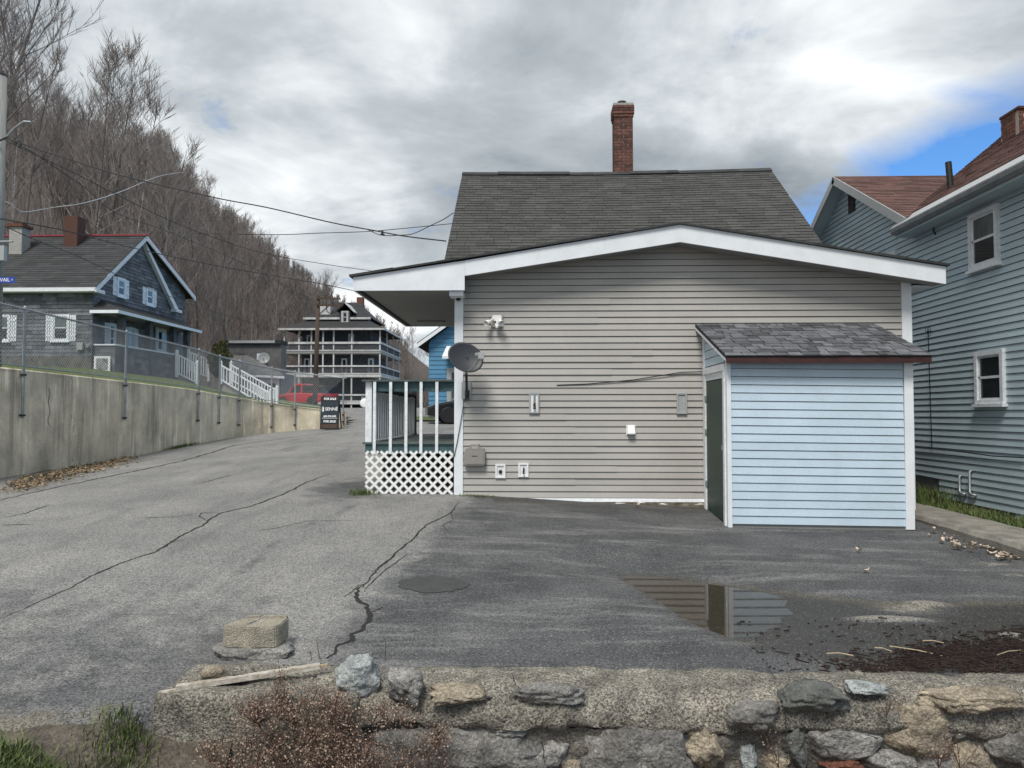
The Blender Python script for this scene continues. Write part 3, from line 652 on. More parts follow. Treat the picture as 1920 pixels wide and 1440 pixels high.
def window(parent, frame, u0, u1, z0, z1, trim=0.09, proud=0.05, glass='glass', tm='white_old', depth=0.05, sill=True, shutters=0.0):
    wn = MB()
    def bx(mb, a, b, c, d, n0, n1): return mb.hexa([frame(a, n0, c), frame(b, n0, c), frame(b, n1, c), frame(a, n1, c)], [frame(a, n0, d), frame(b, n0, d), frame(b, n1, d), frame(a, n1, d)])
    bx(wn, u0, u0+trim, z0, z1, 0, proud); bx(wn, u1-trim, u1, z0, z1, 0, proud); bx(wn, u0+trim, u1-trim, z1-trim, z1, 0, proud-0.003); bx(wn, u0+trim, u1-trim, z0, z0+trim*0.8, 0, proud-0.003)
    wo = wn.build('window', tm, parent)
    h = (z0+z1)/2
    bx(MB(), u0+trim, u1-trim, h, z1-trim, 0.022, 0.030).build('pane', glass, wo)
    bx(MB(), u0+trim, u1-trim, z0+trim*0.8, h, 0.022, 0.026).build('pane', 'glass', wo)
    s = MB(); t2 = trim*0.45
    for a, b, c, d in ((u0+trim, u0+trim+t2, z0+trim*0.8, z1-trim), (u1-trim-t2, u1-trim, z0+trim*0.8, z1-trim), (u0+trim, u1-trim, h-t2*0.6, h+t2*0.6), (u0+trim+t2, u1-trim-t2, z1-trim-t2, z1-trim), (u0+trim+t2, u1-trim-t2, z0+trim*0.8, z0+trim*0.8+t2)):
        bx(s, a, b, c, d, 0.024, 0.040)
    s.build('sash', tm, wo)
    if sill: bx(MB(), u0-0.03, u1+0.03, z0-0.05, z0-0.002, 0, proud+0.035).build('sill', tm, wo)
    if shutters:
        for sgn, ux in ((-1, u0), (1, u1)):
            sh = MB(); w3 = shutters/3
            for k in range(3):
                a = ux+sgn*(0.01+k*w3); b = a+sgn*w3*0.8
                bx(sh, min(a, b), max(a, b), z0, z1-0.02, 0.004, 0.03)
            a, b = sorted((ux+sgn*0.01, ux+sgn*(shutters-0.02)))
            bx(sh, a, b, z0+0.18, z0+0.25, 0.03, 0.045); bx(sh, a, b, z1-0.27, z1-0.2, 0.03, 0.045)
            sh.build('shutter', tm, wo)
    return wo
def frame_front(Y): return lambda u, n, z: (u, Y-n, z)              # wall facing the camera (-Y)
def frame_left(X): return lambda u, n, z: (X-n, u, z)               # wall facing -X, u = Y
def frame_right(X): return lambda u, n, z: (X+n, u, z)              # wall facing +X, u = Y

# ------------------------------------------------------------------ beige house
YW = 12.06; YF = 11.65
def beige_house():
    h = thing('beige_house', 'beige vinyl sided house with low white gable fascia and steep grey roof behind', 'house', (2.3, 16, 0.0))
    XL = atY(868, 800, YW).x; XR = atY(1694, 800, YW).x; XLo = atY(852, 800, YW).x; XRo = atY(1712, 800, YW).x
    z_at = lambda py, Y: atY(1000, py, Y).z
    zb = z_at(934, YW)
    # fascia outline
    top = [atY(662, 520, YF), atY(868, 489, YF), atY(1275, 421, YF), atY(1773, 500, YF)]
    pk = top[2]
    def roof_z(x):
        pts = [(p.x, p.z) for p in top]; return float(np.interp(x, [a for a, b in pts], [b for a, b in pts]))
    # core walls (behind the siding)
    c = MB(); poly = [(XL, YW+0.02, zb-0.35), (XR+0.1, YW+0.02, zb-0.35), (XR+0.1, YW+0.02, roof_z(XR)-0.1), (pk.x, YW+0.02, pk.z-0.1), (XL, YW+0.02, roof_z(XL)-0.1)]
    c.prism(poly, (0, 2.6, 0)); c.box(-1.15, 5.6, 14.7, 24.4, -0.3, 4.2); c.build('wall', 'soffit', h)
    def bounds(z):
        lo, hi = XL, XR
        zl_ = z+0.02
        # limits under the roof slopes
        zL, zR, zP = roof_z(XL)-0.05, roof_z(XR)-0.05, pk.z-0.02
        if zl_ > zP: return None
        if zl_ > zL: lo = XL+(pk.x-XL)*(zl_-zL)/(zP-zL)
        if zl_ > zR: hi = XR+(pk.x-XR)*(zl_-zR)/(zP-zR)
        return (lo, hi)
    side_wall(h, 'vinyl', frame_front(YW), zb, pk.z-0.05, 0.1022, bounds, seam=0.75, seed=3, tb=0.020)
    for a, b, nm in ((XLo, XL+0.004, 'corner_board'), (XR-0.004, XRo, 'corner_board')):
        MB().box(a, b, YW-0.035, YW+0.12, zb-0.06 if a < 0 else zb-0.22, roof_z((a+b)/2)-0.1).build(nm, 'white', h)
    # foundation and bent starter trim under the siding
    f = MB(); xs = np.linspace(XL-0.05, XR, 60)
    ring = []
    for x in xs: g = zgs(x, YW-0.1); ring.append((x, YW-0.045-0.03*abs(fbm((x*3, 0, 0))), zb-0.05, g-0.1))
    for (x, y, zt, zlow), (x2, y2, zt2, zl2) in zip(ring[:-1], ring[1:]):
        f.face([(x, y, zlow), (x2, y2, zl2), (x2, y2-0.0, zt2), (x, y, zt)]); f.face([(x, y, zt), (x2, y2, zt2), (x2, YW+0.05, zt2), (x, YW+0.05, zt)])
    f.build('foundation', 'rock_tan', h, smooth=True)
    for x0, x1, t0, t1 in ((XL, XL+1.12, -0.01, -0.035), (XL+1.10, XL+2.95, -0.02, -0.012), (XL+2.93, XL+3.85, -0.025, -0.03)):
        t = MB(); n = 14; P = []
        for i in range(n+1):
            u = i/n; x = x0+(x1-x0)*u; d = t0+(t1-t0)*u-0.02*math.sin(u*3.1)
            P.append([(x, YW-0.03, zb+0.004), (x, YW-0.05, zb+d-0.045), (x, YW-0.046, zb+d-0.05)])
        for a, b in zip(P[:-1], P[1:]):
            for k in range(2): t.face([a[k], b[k], b[k+1], a[k+1]])
        t.build('starter_strip', 'white_old', h)
    # fascia boards
    th = 0.035; box_l = atY(662, 545, YF); box_r = atY(871, 547, YF)
    fl = MB(); fl.prism([top[0]+V(0, 0, 0), (box_l.x-0.0, YF, box_l.z), (box_r.x, YF, box_l.z), (box_r.x, YF, roof_z(box_r.x))], (0, th, 0)); fl.build('fascia_board', 'white', h)
    fh_l = roof_z(box_r.x)-atY(871, 517, YF).z
    for a, b, ha, hb in ((V(box_r.x+0.002, YF, roof_z(box_r.x)), pk, fh_l, 0.27), (pk, top[3], 0.27, 0.265)):
        m2 = MB(); m2.prism([(a.x, YF-0.003, a.z), (a.x, YF-0.003, a.z-ha), (b.x, YF-0.003, b.z-hb), (b.x, YF-0.003, b.z)], (0, th, 0)); m2.build('fascia_board', 'white', h)
    # left return of the boxed canopy, its soffit and rear edge
    MB().prism([(box_l.x, YF+th, box_l.z), (box_l.x, YF+th, top[0].z), (box_l.x, 16.5, top[0].z), (box_l.x, 16.5, box_l.z)], (0.03, 0, 0)).build('canopy_edge', 'white_old', h)
    MB().prism([(box_l.x, 16.5, box_l.z), (box_l.x, 16.5, top[0].z), (XLo, 16.5, roof_z(XLo)), (XLo, 16.5, box_l.z)], (0, 0.03, 0)).build('canopy_edge', 'white_old', h)
    sf = MB().box(box_l.x+0.03, XLo+0.05, YF+th, 16.5, box_l.z+0.012, box_l.z+0.03); sfo = sf.build('soffit', 'soffit', h)
    for dx in (0.05,):
        MB().box(box_l.x+0.06, box_l.x+0.12, YF+th+0.02, 16.4, box_l.z-0.012, box_l.z+0.012).build('soffit_trim', 'roof_black', sfo)
    lx = atY(815, 603, 15.6); MB().box(lx.x-0.35, lx.x+0.2, 15.5, 15.72, box_l.z-0.02, box_l.z+0.012).build('soffit_vent', 'soffit', sfo)
    # rake soffits in front of the wall
    for a, b in ((V(box_r.x, 0, roof_z(box_r.x)-fh_l+0.02), V(pk.x, 0, pk.z-0.25)), (V(pk.x, 0, pk.z-0.25), V(top[3].x-0.01, 0, top[3].z-0.25))):
        MB().prism([(a.x, YF+th, a.z), (a.x, YW+0.02, a.z), (b.x, YW+0.02, b.z), (b.x, YF+th, b.z)], (0, 0, 0.02)).build('rake_soffit', 'soffit', h)
    MB().prism([(XRo, YW-0.1, top[3].z-0.25), (top[3].x-0.01, YW-0.1, top[3].z-0.26), (top[3].x-0.01, 15.5, top[3].z-0.26), (XRo, 15.5, top[3].z-0.25)], (0, 0, 0.02)).build('side_soffit', 'white_old', h)
    MB().prism([(top[3].x, YF, top[3].z), (top[3].x, YF, top[3].z-0.265), (top[3].x, 15.5, top[3].z-0.265), (top[3].x, 15.5, top[3].z)], (-0.03, 0, 0)).build('fascia_board', 'white', h)
    # corner cap under the box
    MB().box(XLo-0.05, XL+0.03, YF+0.06, YW-0.04, box_l.z-0.075, box_l.z-0.002).build('corner_cap', 'white', h)
    # low roof with shingle edge
    for a, b in ((top[0]+V(-0.05, 0, 0), pk), (pk, top[3]+V(0.04, 0, 0.0))):
        d = V(b.x-a.x, 0, b.z-a.z); L = d.length; d.normalize(); nrm = V(-d.z, 0, d.x)
        rf = MB(); nseg = int(L/0.33); r = random.Random(int(L*100))
        for i in range(nseg):
            p = a+d*(L*i/nseg); q = a+d*(L*(i+1)/nseg); up = 0.028+r.uniform(0, 0.012)
            rf.prism([(p.x, YF-0.045, p.z+0.003), (q.x, YF-0.045, q.z+0.003), (q.x+nrm.x*up, YF-0.045, q.z+up), (p.x+nrm.x*up, YF-0.045, p.z+up)], (0, (16.5 if b is pk else 15.4)-YF+0.03, 0), r.random())
        rf.build('low_roof', 'roof_dark', h)
    # steep roof
    YE0 = 13.95; r0 = atY(867, 326, 18.87); r1 = atY(1445, 318, 18.87)
    zr = (r0.z+r1.z)/2; Lh = r1.x-r0.x; ZE0 = 3.27+(YE0-13.3)*(r0.z-3.27)/(r0.y-13.3); sl_v = V(0, r0.y-YE0, r0.z-ZE0); SL = sl_v.length
    sag = lambda u, v: (-0.05*math.sin(math.pi*min(max(u/Lh, 0), 1))+(r1.z-r0.z)*u/Lh)*(v/SL)
    nv = V(0, -sl_v.z, sl_v.y).normalized(); vv = sl_v.normalized()
    fr = lambda u, v, n: V(r0.x+u, YE0, ZE0)+vv*v+nv*n+V(0, 0, sag(u, v))
    rs = shingle_field(fr, Lh, SL, 0.14, 0.30, 0.016, 5).build('steep_roof', 'asphalt_roof', h); rs['kind'] = 'stuff'
    MB().hexa([fr(0, 0, -0.2), fr(Lh, 0, -0.2), fr(Lh, 0, -0.012), fr(0, 0, -0.012)], [fr(0, SL, -0.2), fr(Lh, SL, -0.2), fr(Lh, SL, -0.085), fr(0, SL, -0.085)]).build('roof_deck', 'white_old', h)
    MB().prism([fr(0, SL, 0.0), fr(Lh, SL, 0.0), V(r1.x, 24.6, 3.2), V(r0.x, 24.6, 3.2)], (0, 0, -0.1)).build('rear_roof_slope', 'roof_dark', h)
    MB().prism([(-1.2, 13.9, 3.75), (-1.2, 18.87, r0.z-0.25), (-1.2, 24.0, 3.75)], (0.08, 0, 0)).build('gable_wall', 'vinyl', h)
    MB().prism([(5.55, 13.6, 3.3), (5.55, 18.87, r0.z-0.15), (5.55, 24.3, 3.3)], (0.08, 0, 0)).build('gable_wall', 'vinyl', h)
    # ridge cap shingles, a few lifted
    rr = random.Random(4); u = 0
    while u < Lh-0.05:
        L = min(rr.choice([0.3, 0.3, 0.6]), Lh-u); lift = 0.03 if (0.6 < u < 2.2 or 4.0 < u < 5.1) else 0.012
        MB().hexa([fr(u, SL-0.14, 0.01), fr(u+L, SL-0.14, 0.01), fr(u+L, SL-0.14, 0.026+lift), fr(u, SL-0.14, 0.026+lift)],
                  [fr(u, SL+0.02, 0.0), fr(u+L, SL+0.02, 0.0), fr(u+L, SL+0.02, 0.03+lift), fr(u, SL+0.02, 0.03+lift)], rr.random()).build('ridge_cap', 'roof_dark', h)
        u += L
    # chimney, brick by brick
    YC = 18.85; cl = atY(1152, 300, YC); cr = atY(1187, 300, YC); zt = atY(1168, 197, YC).z; zb_ = atY(1168, 334, YC).z-0.1
    wd = cr.x-cl.x; cx = (cl.x+cr.x)/2; cy = YC+wd/2
    ch = MB().box(cx-wd/2+0.012, cx+wd/2-0.012, cy-wd/2+0.012, cy+wd/2-0.012, zb_, zt-0.02).build('chimney', 'mortar', h, origin=(cx, cy, zb_))
    rr = random.Random(9); nc = int((zt-zb_)/0.0735); hh = (zt-zb_)/nc
    bl = 0.208; bh = hh-0.011
    src = MB().box(-0.5, 0.5, -0.5, 0.5, -0.5, 0.5).build('brick', 'brick', ch, origin=(0, 0, 0))
    proto = src.data; bpy.data.objects.remove(src)
    def brick(x, y, z, sx, sy, sz):
        o = bpy.data.objects.new('brick', proto); COL.objects.link(o); o.parent = ch; W[o] = V(x, y, z)
        o.location = V(x, y, z)-W[ch]; o.scale = (sx, sy, sz)
    for k in range(nc):
        z = zb_+(k+0.5)*hh; grow = 0.035 if k >= nc-3 else (0.018 if k == nc-4 else 0)
        w2 = wd/2+grow; half = k % 2
        segs = [(-w2, -0.005), (0.005, w2)] if half else [(-w2, -w2+0.115), (-w2+0.125, w2-0.125), (w2-0.115, w2)]
        for s in (-1, 1):
            for a, b in segs:
                brick(cx+(a+b)/2, cy+s*(w2-0.05)+rr.uniform(-.003, .003), z, b-a, 0.1, bh)
                if abs(a) < w2-0.02 or abs(b) < w2-0.02:
                    pass
            ins = [(-w2+0.105, -0.005), (0.005, w2-0.105)]
            for a, b in ins: brick(cx+s*(w2-0.05)+rr.uniform(-.003, .003), cy+(a+b)/2, z, 0.1, b-a, bh)
    MB().box(cx-wd/2-0.02, cx+wd/2+0.02, cy-wd/2-0.02, cy+wd/2+0.02, zt-0.015, zt+0.055).build('chimney_cap', 'cement', ch)
    MB().lathe([(0.085, 0), (0.085, 0.06), (0.12, 0.065), (0.115, 0.10), (0.06, 0.125)], (cx-0.02, cy-0.05, zt+0.05), (0, 0, 1), 18).build('flue_cap', 'dark_metal', ch, smooth=False)
    fl = MB(); w2 = wd/2+0.035; zf = atY(1168, 332, YC).z-0.03
    fl.hexa([(cx-w2-0.03, cy-w2-0.05, zf-0.05), (cx+w2+0.05, cy-w2-0.05, zf-0.05), (cx+w2+0.02, cy+w2, zf), (cx-w2, cy+w2, zf)], [(cx-w2+0.02, cy-w2+0.02, zf+0.10), (cx+w2-0.02, cy-w2+0.02, zf+0.09), (cx+w2-0.02, cy+w2-0.02, zf+0.1), (cx-w2+0.02, cy+w2-0.02, zf+0.1)]).build('flashing', 'tar', ch)
    return h, XL, XR, XLo, XRo, zb, box_l
house, XL, XR, XLo, XRo, ZB, BOXL = beige_house()

# ------------------------------------------------------------------ porch
def porch():
    XA = atY(685, 800, YW).x; XB = XLo-0.012
    p = thing('porch', 'small raised porch with teal rails, white balusters and white lattice skirt', 'porch', (XA, YW, zgs(XA, YW)))
    za = lambda py: atY(700, py, YW).z
    zf = za(829)                                      # deck level
    for i in range(37):                               # deck boards run across
        y0 = YW-0.03+i*0.135
        MB().box(XA-0.04, XB, y0, y0+0.128, zf-0.03, zf).build('deck_board', 'deck_wood', p)
    MB().box(XA, XB, YW+0.0, YW+0.04, za(851), zf-0.032).build('band_beam', 'teal_wood', p)
    MB().box(XA, XA+0.04, YW+0.042, 16.9, za(851), zf-0.032).build('band_beam', 'teal_wood', p)
    zt = za(712)
    MB().box(XA-0.05, XB, YW-0.05, YW+0.09, zt-0.03, zt).build('top_rail', 'deck_wood', p)
    MB().box(XA+0.1, XB, YW+0.03, YW+0.065, zt-0.185, zt-0.032).build('rail_apron', 'teal_wood', p)
    MB().box(XA-0.005, XA+0.095, YW+0.02, YW+0.12, zf, zt-0.032).build('post', 'white_old', p)
    for px in (703, 733, 762, 790, 819.5):
        x = atY(px, 780, YW).x
        lo, hi = zf-0.19+0.02*(px-703)/120, zt-0.032
        m = MB(); m.hexa([(x-0.023, YW-0.044, lo), (x+0.023, YW-0.044, lo), (x+0.023, YW-0.006, lo+0.02), (x-0.023, YW-0.006, lo+0.02)], [(x-0.023, YW-0.044, hi), (x+0.023, YW-0.044, hi), (x+0.023, YW-0.006, hi), (x-0.023, YW-0.006, hi)])
        m.build('baluster', 'white_old', p)
    # side railing with pickets
    zr = zf+0.82
    r = random.Random(5)
    MB().box(XA-0.02, XA+0.1, 12.2, 16.6, zr+0.02, zr+0.055).build('side_rail', 'deck_wood', p)
    MB().box(XA+0.05, XA+0.085, 12.2, 16.6, zr-0.15, zr+0.018).build('side_apron', 'roof_black', p)
    for i in range(22):
        y = 12.42+i*0.185; dz = r.uniform(-0.012, 0.012)
        MB().box(XA+0.087, XA+0.108, y, y+0.135, zf+0.03, zr-0.02+dz).build('picket', 'white_old', p)
    MB().box(XA+0.02, XA+0.12, 16.5, 16.6, zf, zr+0.2).build('post', 'roof_black', p)
    # lattice: two layers of crossing slats clipped to the skirt
    z1 = za(846); gz = lambda x: zgs(x, YW)+0.0
    sp, wl = 0.110, 0.041
    def clip(x, z, dx, dz, x0, x1, z0, z1_):
        t0, t1 = -9, 9
        for p_, d, a, b in ((x, dx, x0, x1), (z, dz, z0, z1_)):
            u, v = (a-p_)/d, (b-p_)/d
            if u > v: u, v = v, u
            t0, t1 = max(t0, u), min(t1, v)
        return (t0, t1) if t1-t0 > 0.03 else None
    zlow = gz(XA)-0.01
    for layer, sg in ((0, 1), (1, -1)):
        for k in range(-24, 26):
            c = k*sp*math.sqrt(2); x0 = XA+c
            q = clip(x0, zlow, 0.7071*sg, 0.7071, XA+0.012, XB-0.012, zlow, z1)
            if not q: continue
            yy = YW-0.012-0.008*layer
            A = V(x0+0.7071*sg*q[0], yy, zlow+0.7071*q[0]); B = V(x0+0.7071*sg*q[1], yy, zlow+0.7071*q[1])
            MB().bar(A, B, 0.007, wl, up=(-0.7071*sg, 0, 0.7071)).build('lattice_slat', 'plastic_white', p)
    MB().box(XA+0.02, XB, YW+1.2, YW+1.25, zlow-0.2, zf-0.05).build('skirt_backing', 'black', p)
    # dark panel leaning at the back of the porch
    return p, zf, XA, XB
PORCH, ZDECK, XPA, XPB = porch()
b0 = atY(787, 812, 17.1); t0 = atY(763, 735, 17.1)
mb = MB().hexa([(b0.x-0.36, 17.0, ZDECK-0.2), (b0.x, 17.0, ZDECK-0.2), (b0.x, 17.05, ZDECK-0.2), (b0.x-0.36, 17.05, ZDECK-0.2)], [(t0.x-0.1, 16.85, t0.z), (t0.x+0.02, 16.85, t0.z), (t0.x+0.02, 16.9, t0.z), (t0.x-0.1, 16.9, t0.z)])
tag(mb.build('dark_board', 'roof_black', origin=base_origin(mb)), 'black board leaning at the back end of the porch railing', 'board')

# ------------------------------------------------------------------ lean-to shed
def shed():
    YS = 10.65; xl = atY(1365, 900, YS).x; xr = atY(1712, 900, YS).x; gl = zgs(xl, YS); gr = zgs(xr, YS)
    s = thing('lean_to_shed', 'pale blue lean-to shed with shingled roof and narrow dark green side door', 'shed', (xl, YS, gl))
    zt = atY(1500, 676, YS).z; xs0 = atY(1371, 900, YS).x; xs1 = atY(1696, 900, YS).x
    tilt = lambda u: -0.012*(u-xs0)                   # the courses fall a little to the right
    MB().box(xl+0.02, xr-0.02, YS+0.012, YW-0.03, gl-0.1, zt+0.02).build('wall', 'soffit', s)
    fr = lambda u, n, z: (u, YS-n, z+tilt(u))
    zb = atY(1371, 983, YS).z
    side_wall(s, 'shed', fr, zb, zt+0.02, 0.1135, lambda z: (xs0, xs1), seed=8, tb=0.016)
    MB().box(xl-0.01, xs0+0.004, YS-0.026, YS+0.06, zb-0.05, zt+0.04).build('corner_board', 'white', s)
    MB().hexa([(xs1-0.004, YS-0.028, zb-0.06), (xr, YS-0.028, zb-0.06), (xr, YS+0.06, zb-0.06), (xs1-0.004, YS+0.06, zb-0.06)], [(xs1+0.012, YS-0.028, zt), (xr+0.02, YS-0.028, zt), (xr+0.02, YS+0.06, zt), (xs1+0.012, YS+0.06, zt)]).build('corner_board', 'white', s)
    MB().prism([(xr+0.005, YS+0.1, zb+0.1), (xr+0.06, YW-0.1, zb+0.06), (xr+0.02, YW-0.1, zt+0.3), (xr, YS+0.1, zt)], (0.03, 0, 0)).build('side_panel', 'white_old', s)
    # roof plane
    zrb = atY(1450, 607, YW-0.03).z; YE = YS-0.2; zre = atY(1500, 666, YE).z; x0 = atY(1303, 610, YW).x; x0f = atY(1362, 668, YE).x; x1 = atY(1748, 664, YE).x
    vv = V(0, YW-0.03-YE, zrb-zre); SL = vv.length; vv.normalize(); nv = V(0, -vv.z, vv.y)
    x1b = atY(1634, 606, YW).x
    xl_v = lambda v: x0f+(x0-x0f)*v/SL; xr_v = lambda v: x1+(x1b-x1)*v/SL
    fp = lambda x, v, n: V(x, YE, zre)+vv*v+nv*n
    rf = MB().hexa([fp(x0f, 0, -0.05), fp(x1, 0, -0.05), fp(x1, 0, -0.002), fp(x0f, 0, -0.002)], [fp(x0, SL, -0.05), fp(x1b, SL, -0.05), fp(x1b, SL, -0.002), fp(x0, SL, -0.002)]).build('roof', 'roof_black', s)
    r = random.Random(12); n = 12; ex = SL/n
    for j in range(n):
        v0 = j*ex-0.015; v1 = min(v0+ex*1.25, SL); u = xl_v(max(v0, 0))-0.012; stop = xr_v(max(v0, 0))+0.015
        while u < stop-0.03:
            wd = r.choice([0.11, 0.15, 0.19, 0.24]); b = min(u+wd, stop); t = r.choice([0.008, 0.009, 0.017]); d0 = v0-(0.0 if t < 0.012 else 0.006)
            k = 0.012
            MB().hexa([fp(u, d0, 0), fp(b-0.003, d0, 0), fp(b-0.003, d0, t), fp(u, d0, t)],
                      [fp(u+k, v1, 0), fp(b-0.003-k, v1, 0), fp(b-0.003-k, v1, t*0.4), fp(u+k, v1, t*0.4)]).build('shingle', 'arch_shingle', rf)
            u = b
    MB().box(x0f+0.005, x1-0.005, YE+0.005, YE+0.035, zre-0.105, zre-0.03).build('eave_board', 'fascia_red', s)
    MB().hexa([fp(x0f, 0.02, -0.09), fp(x0f+0.03, 0.02, -0.09), fp(x0f+0.03, 0.02, -0.052), fp(x0f, 0.02, -0.052)], [fp(x0+0.0, SL, -0.09), fp(x0+0.03, SL, -0.09), fp(x0+0.03, SL, -0.052), fp(x0, SL, -0.052)]).build('rake_board', 'white_old', s)
    MB().box(x0f+0.02, x1-0.02, YE+0.04, YS-0.03, zre-0.075, zre-0.06).build('eave_soffit', 'fascia_red', s)
    # side wall with the door (faces left)
    XD = xl; frl = frame_left(XD)
    roof_z_at = lambda y: zre+(zrb-zre)*(y-YE)/(YW-0.03-YE)-0.1
    zdt = atX(1345, 712, XD).z; zdb = gl+0.06
    MB().prism([(XD+0.02, YS+0.05, gl-0.1), (XD+0.02, YW-0.03, gl), (XD+0.02, YW-0.03, roof_z_at(YW)), (XD+0.02, YS+0.05, roof_z_at(YS+0.05))], (0.05, 0, 0)).build('side_wall', 'white_old', s)
    zt0 = zdt+0.17
    def bnd(z):
        lo = YS+0.09
        if z > roof_z_at(lo): lo = YE+(z+0.1-zre)/(zrb-zre)*(YW-0.03-YE)
        return (lo, YW-0.11) if lo < YW-0.16 else None
    side_wall(s, 'shed', frl, zt0+0.05, roof_z_at(YW)+0.0, 0.125, bnd, seed=4, tb=0.014)
    MB().box(XD-0.03, XD+0.02, YW-0.11, YW-0.025, zt0, roof_z_at(YW)).build('trim_board', 'white_old', s)
    MB().box(XD-0.034, XD+0.02, YS+0.062, YW-0.025, zt0-0.06, zt0+0.04).build('door_head', 'white_old', s)
    MB().box(XD-0.03, XD+0.02, YS+0.062, YS+0.15, gl-0.02, zt0-0.062).build('door_jamb', 'white_old', s)
    MB().box(XD-0.03, XD+0.02, YW-0.16, YW-0.025, gl+0.08, zt0-0.062).build('door_jamb', 'white_old', s)
    MB().box(XD-0.012, XD+0.018, YS+0.152, YW-0.162, zdt+0.01, zt0-0.062).build('door_header_panel', 'white_old', s)
    dr = MB().box(XD-0.006, XD+0.016, YS+0.156, YW-0.166, gl+0.05, zdt).build('door', 'door_green', s)
    for z in (gl+0.45, gl+1.25, zdt-0.3): MB().box(XD-0.032, XD-0.004, YW-0.185, YW-0.155, z, z+0.08).build('hinge', 'metal', dr)
    MB().box(XD-0.03, XD-0.004, YS+0.18, YS+0.24, gl+1.05, gl+1.12).build('latch', 'metal', dr)
    return s
shed()

# ------------------------------------------------------------------ fittings on the beige wall
def wp(px, py, n=0.02): return atY(px, py, YW-n)
def dish():
    c = wp(872, 672, 0.42); t = thing('satellite_dish', 'dark grey oval satellite dish on a mast at the beige wall corner', 'satellite dish', wp(872, 745, 0.02))
    ax = V(0.30, -1.0, 0.32).normalized(); a = V(1, 0.30, 0).normalized(); a = (a-ax*a.dot(ax)).normalized(); b = ax.cross(a)
    rot = R(-28); a2 = a*math.cos(rot)+b*math.sin(rot); b2 = -a*math.sin(rot)+b*math.cos(rot)
    m = MB(); rings, seg = 9, 40; ra, rb = 0.285, 0.235
    for side in (0, 1):
        for i in range(rings+1):
            rr = i/rings
            for j in range(seg):
                q = 2*math.pi*j/seg
                p = c+a2*(ra*rr*math.cos(q))+b2*(rb*rr*math.sin(q))+ax*(0.055*rr*rr-(0.012 if side else 0))
                m.v.append(tuple(p))
    S = (rings+1)*seg
    for i in range(rings):
        for j in range(seg):
            j2 = (j+1) % seg
            m.f.append((i*seg+j, i*seg+j2, (i+1)*seg+j2, (i+1)*seg+j)); m.f.append((S+i*seg+j, S+(i+1)*seg+j, S+(i+1)*seg+j2, S+i*seg+j2))
    for j in range(seg): j2 = (j+1) % seg; m.f.append((rings*seg+j, rings*seg+j2, S+rings*seg+j2, S+rings*seg+j))
    m.build('reflector', 'dish', t, smooth=True)
    lnb = wp(897, 664, 0.78); low = c-V(0, 0, 0.24)+V(0.0, -0.03, 0)
    MB().tube([low, low.lerp(lnb+V(0.02, 0.02, -0.05), 0.6)+V(0.02, -0.03, -0.03), lnb+V(0.02, 0.02, -0.05)], 0.013, 8).build('feed_arm', 'metal', t)
    fd = MB(); fd.tube([lnb+V(-0.02, 0.06, 0), lnb+V(-0.035, 0.10, 0.0)], [0.026, 0.03], 12); fd.tube([lnb+V(-0.01, 0.05, 0), lnb+V(0.03, -0.02, 0)], 0.018, 10); fd.box(lnb.x-0.0, lnb.x+0.085, lnb.y-0.03, lnb.y+0.05, lnb.z-0.07, lnb.z+0.025)
    fd.build('receiver', 'plastic_grey', t)
    foot = wp(876, 742, 0.05)
    MB().tube([foot, foot+V(0, -0.09, 0.06), V(foot.x, foot.y-0.16, c.z-0.20), c+V(0.0, 0.04, -0.08)], 0.021, 10).build('mast', 'dish', t)
    MB().box(c.x-0.05, c.x+0.05, c.y+0.0, c.y+0.09, c.z-0.14, c.z+0.02).build('bracket', 'dish', t)
    pl = MB(); q0 = wp(866, 748, 0); q1 = wp(884, 716, 0); pl.box(q0.x, q1.x, YW-0.05, YW-0.016, q0.z, q1.z); pl.build('mount_plate', 'plastic_grey', t)
    MB().box(foot.x-0.035, foot.x+0.035, foot.y-0.015, foot.y+0.01, foot.z-0.06, foot.z+0.09).build('foot_plate', 'dish', t)
    cb = [wp(876, 742, 0.07), wp(870, 752, 0.06), wp(864, 790, 0.055), wp(857, 830, 0.05), wp(853, 848, 0.05), wp(852, 856, 0.048)]
    MB().tube(cb, 0.006, 6).build('cable', 'black', t)
dish()
def flood():
    c = wp(932, 602, 0); t = thing('flood_light', 'white twin-head security flood light with sensor on beige siding', 'flood light', c)
    MB().box(c.x-0.095, c.x+0.095, YW-0.045, YW-0.016, c.z-0.10, c.z+0.10).build('mount_plate', 'vinyl', t)
    MB().box(c.x-0.07, c.x+0.075, YW-0.075, YW-0.046, c.z-0.005, c.z+0.085).build('housing', 'plastic_white', t)
    for p, d in ((c+V(-0.13, -0.13, -0.03), V(-0.55, -0.75, -0.45)), (c+V(0.06, -0.15, -0.03), V(0.35, -0.85, -0.5))):
        m = MB(); m.lathe([(0.012, -0.05), (0.03, -0.02), (0.042, 0.03), (0.05, 0.07), (0.044, 0.068), (0.02, 0.02)], p, d, 16); m.tube([c+V(p.x-c.x > 0 and 0.04 or -0.05, -0.075, 0.03), p], 0.012, 8); m.build('lamp_head', 'plastic_white', t, smooth=True)
    m = MB(); s = c+V(0.005, -0.11, -0.085); m.tube([c+V(0.005, -0.07, 0.0), s+V(0, 0, 0.03)], 0.013, 8); m.box(s.x-0.032, s.x+0.032, s.y-0.03, s.y+0.03, s.z-0.005, s.z+0.028); m.lathe([(0.026, 0), (0.03, 0.02), (0.022, 0.042), (0.008, 0.05)], s, (0, -0.3, -1), 14); m.build('sensor', 'plastic_white', t)
flood()
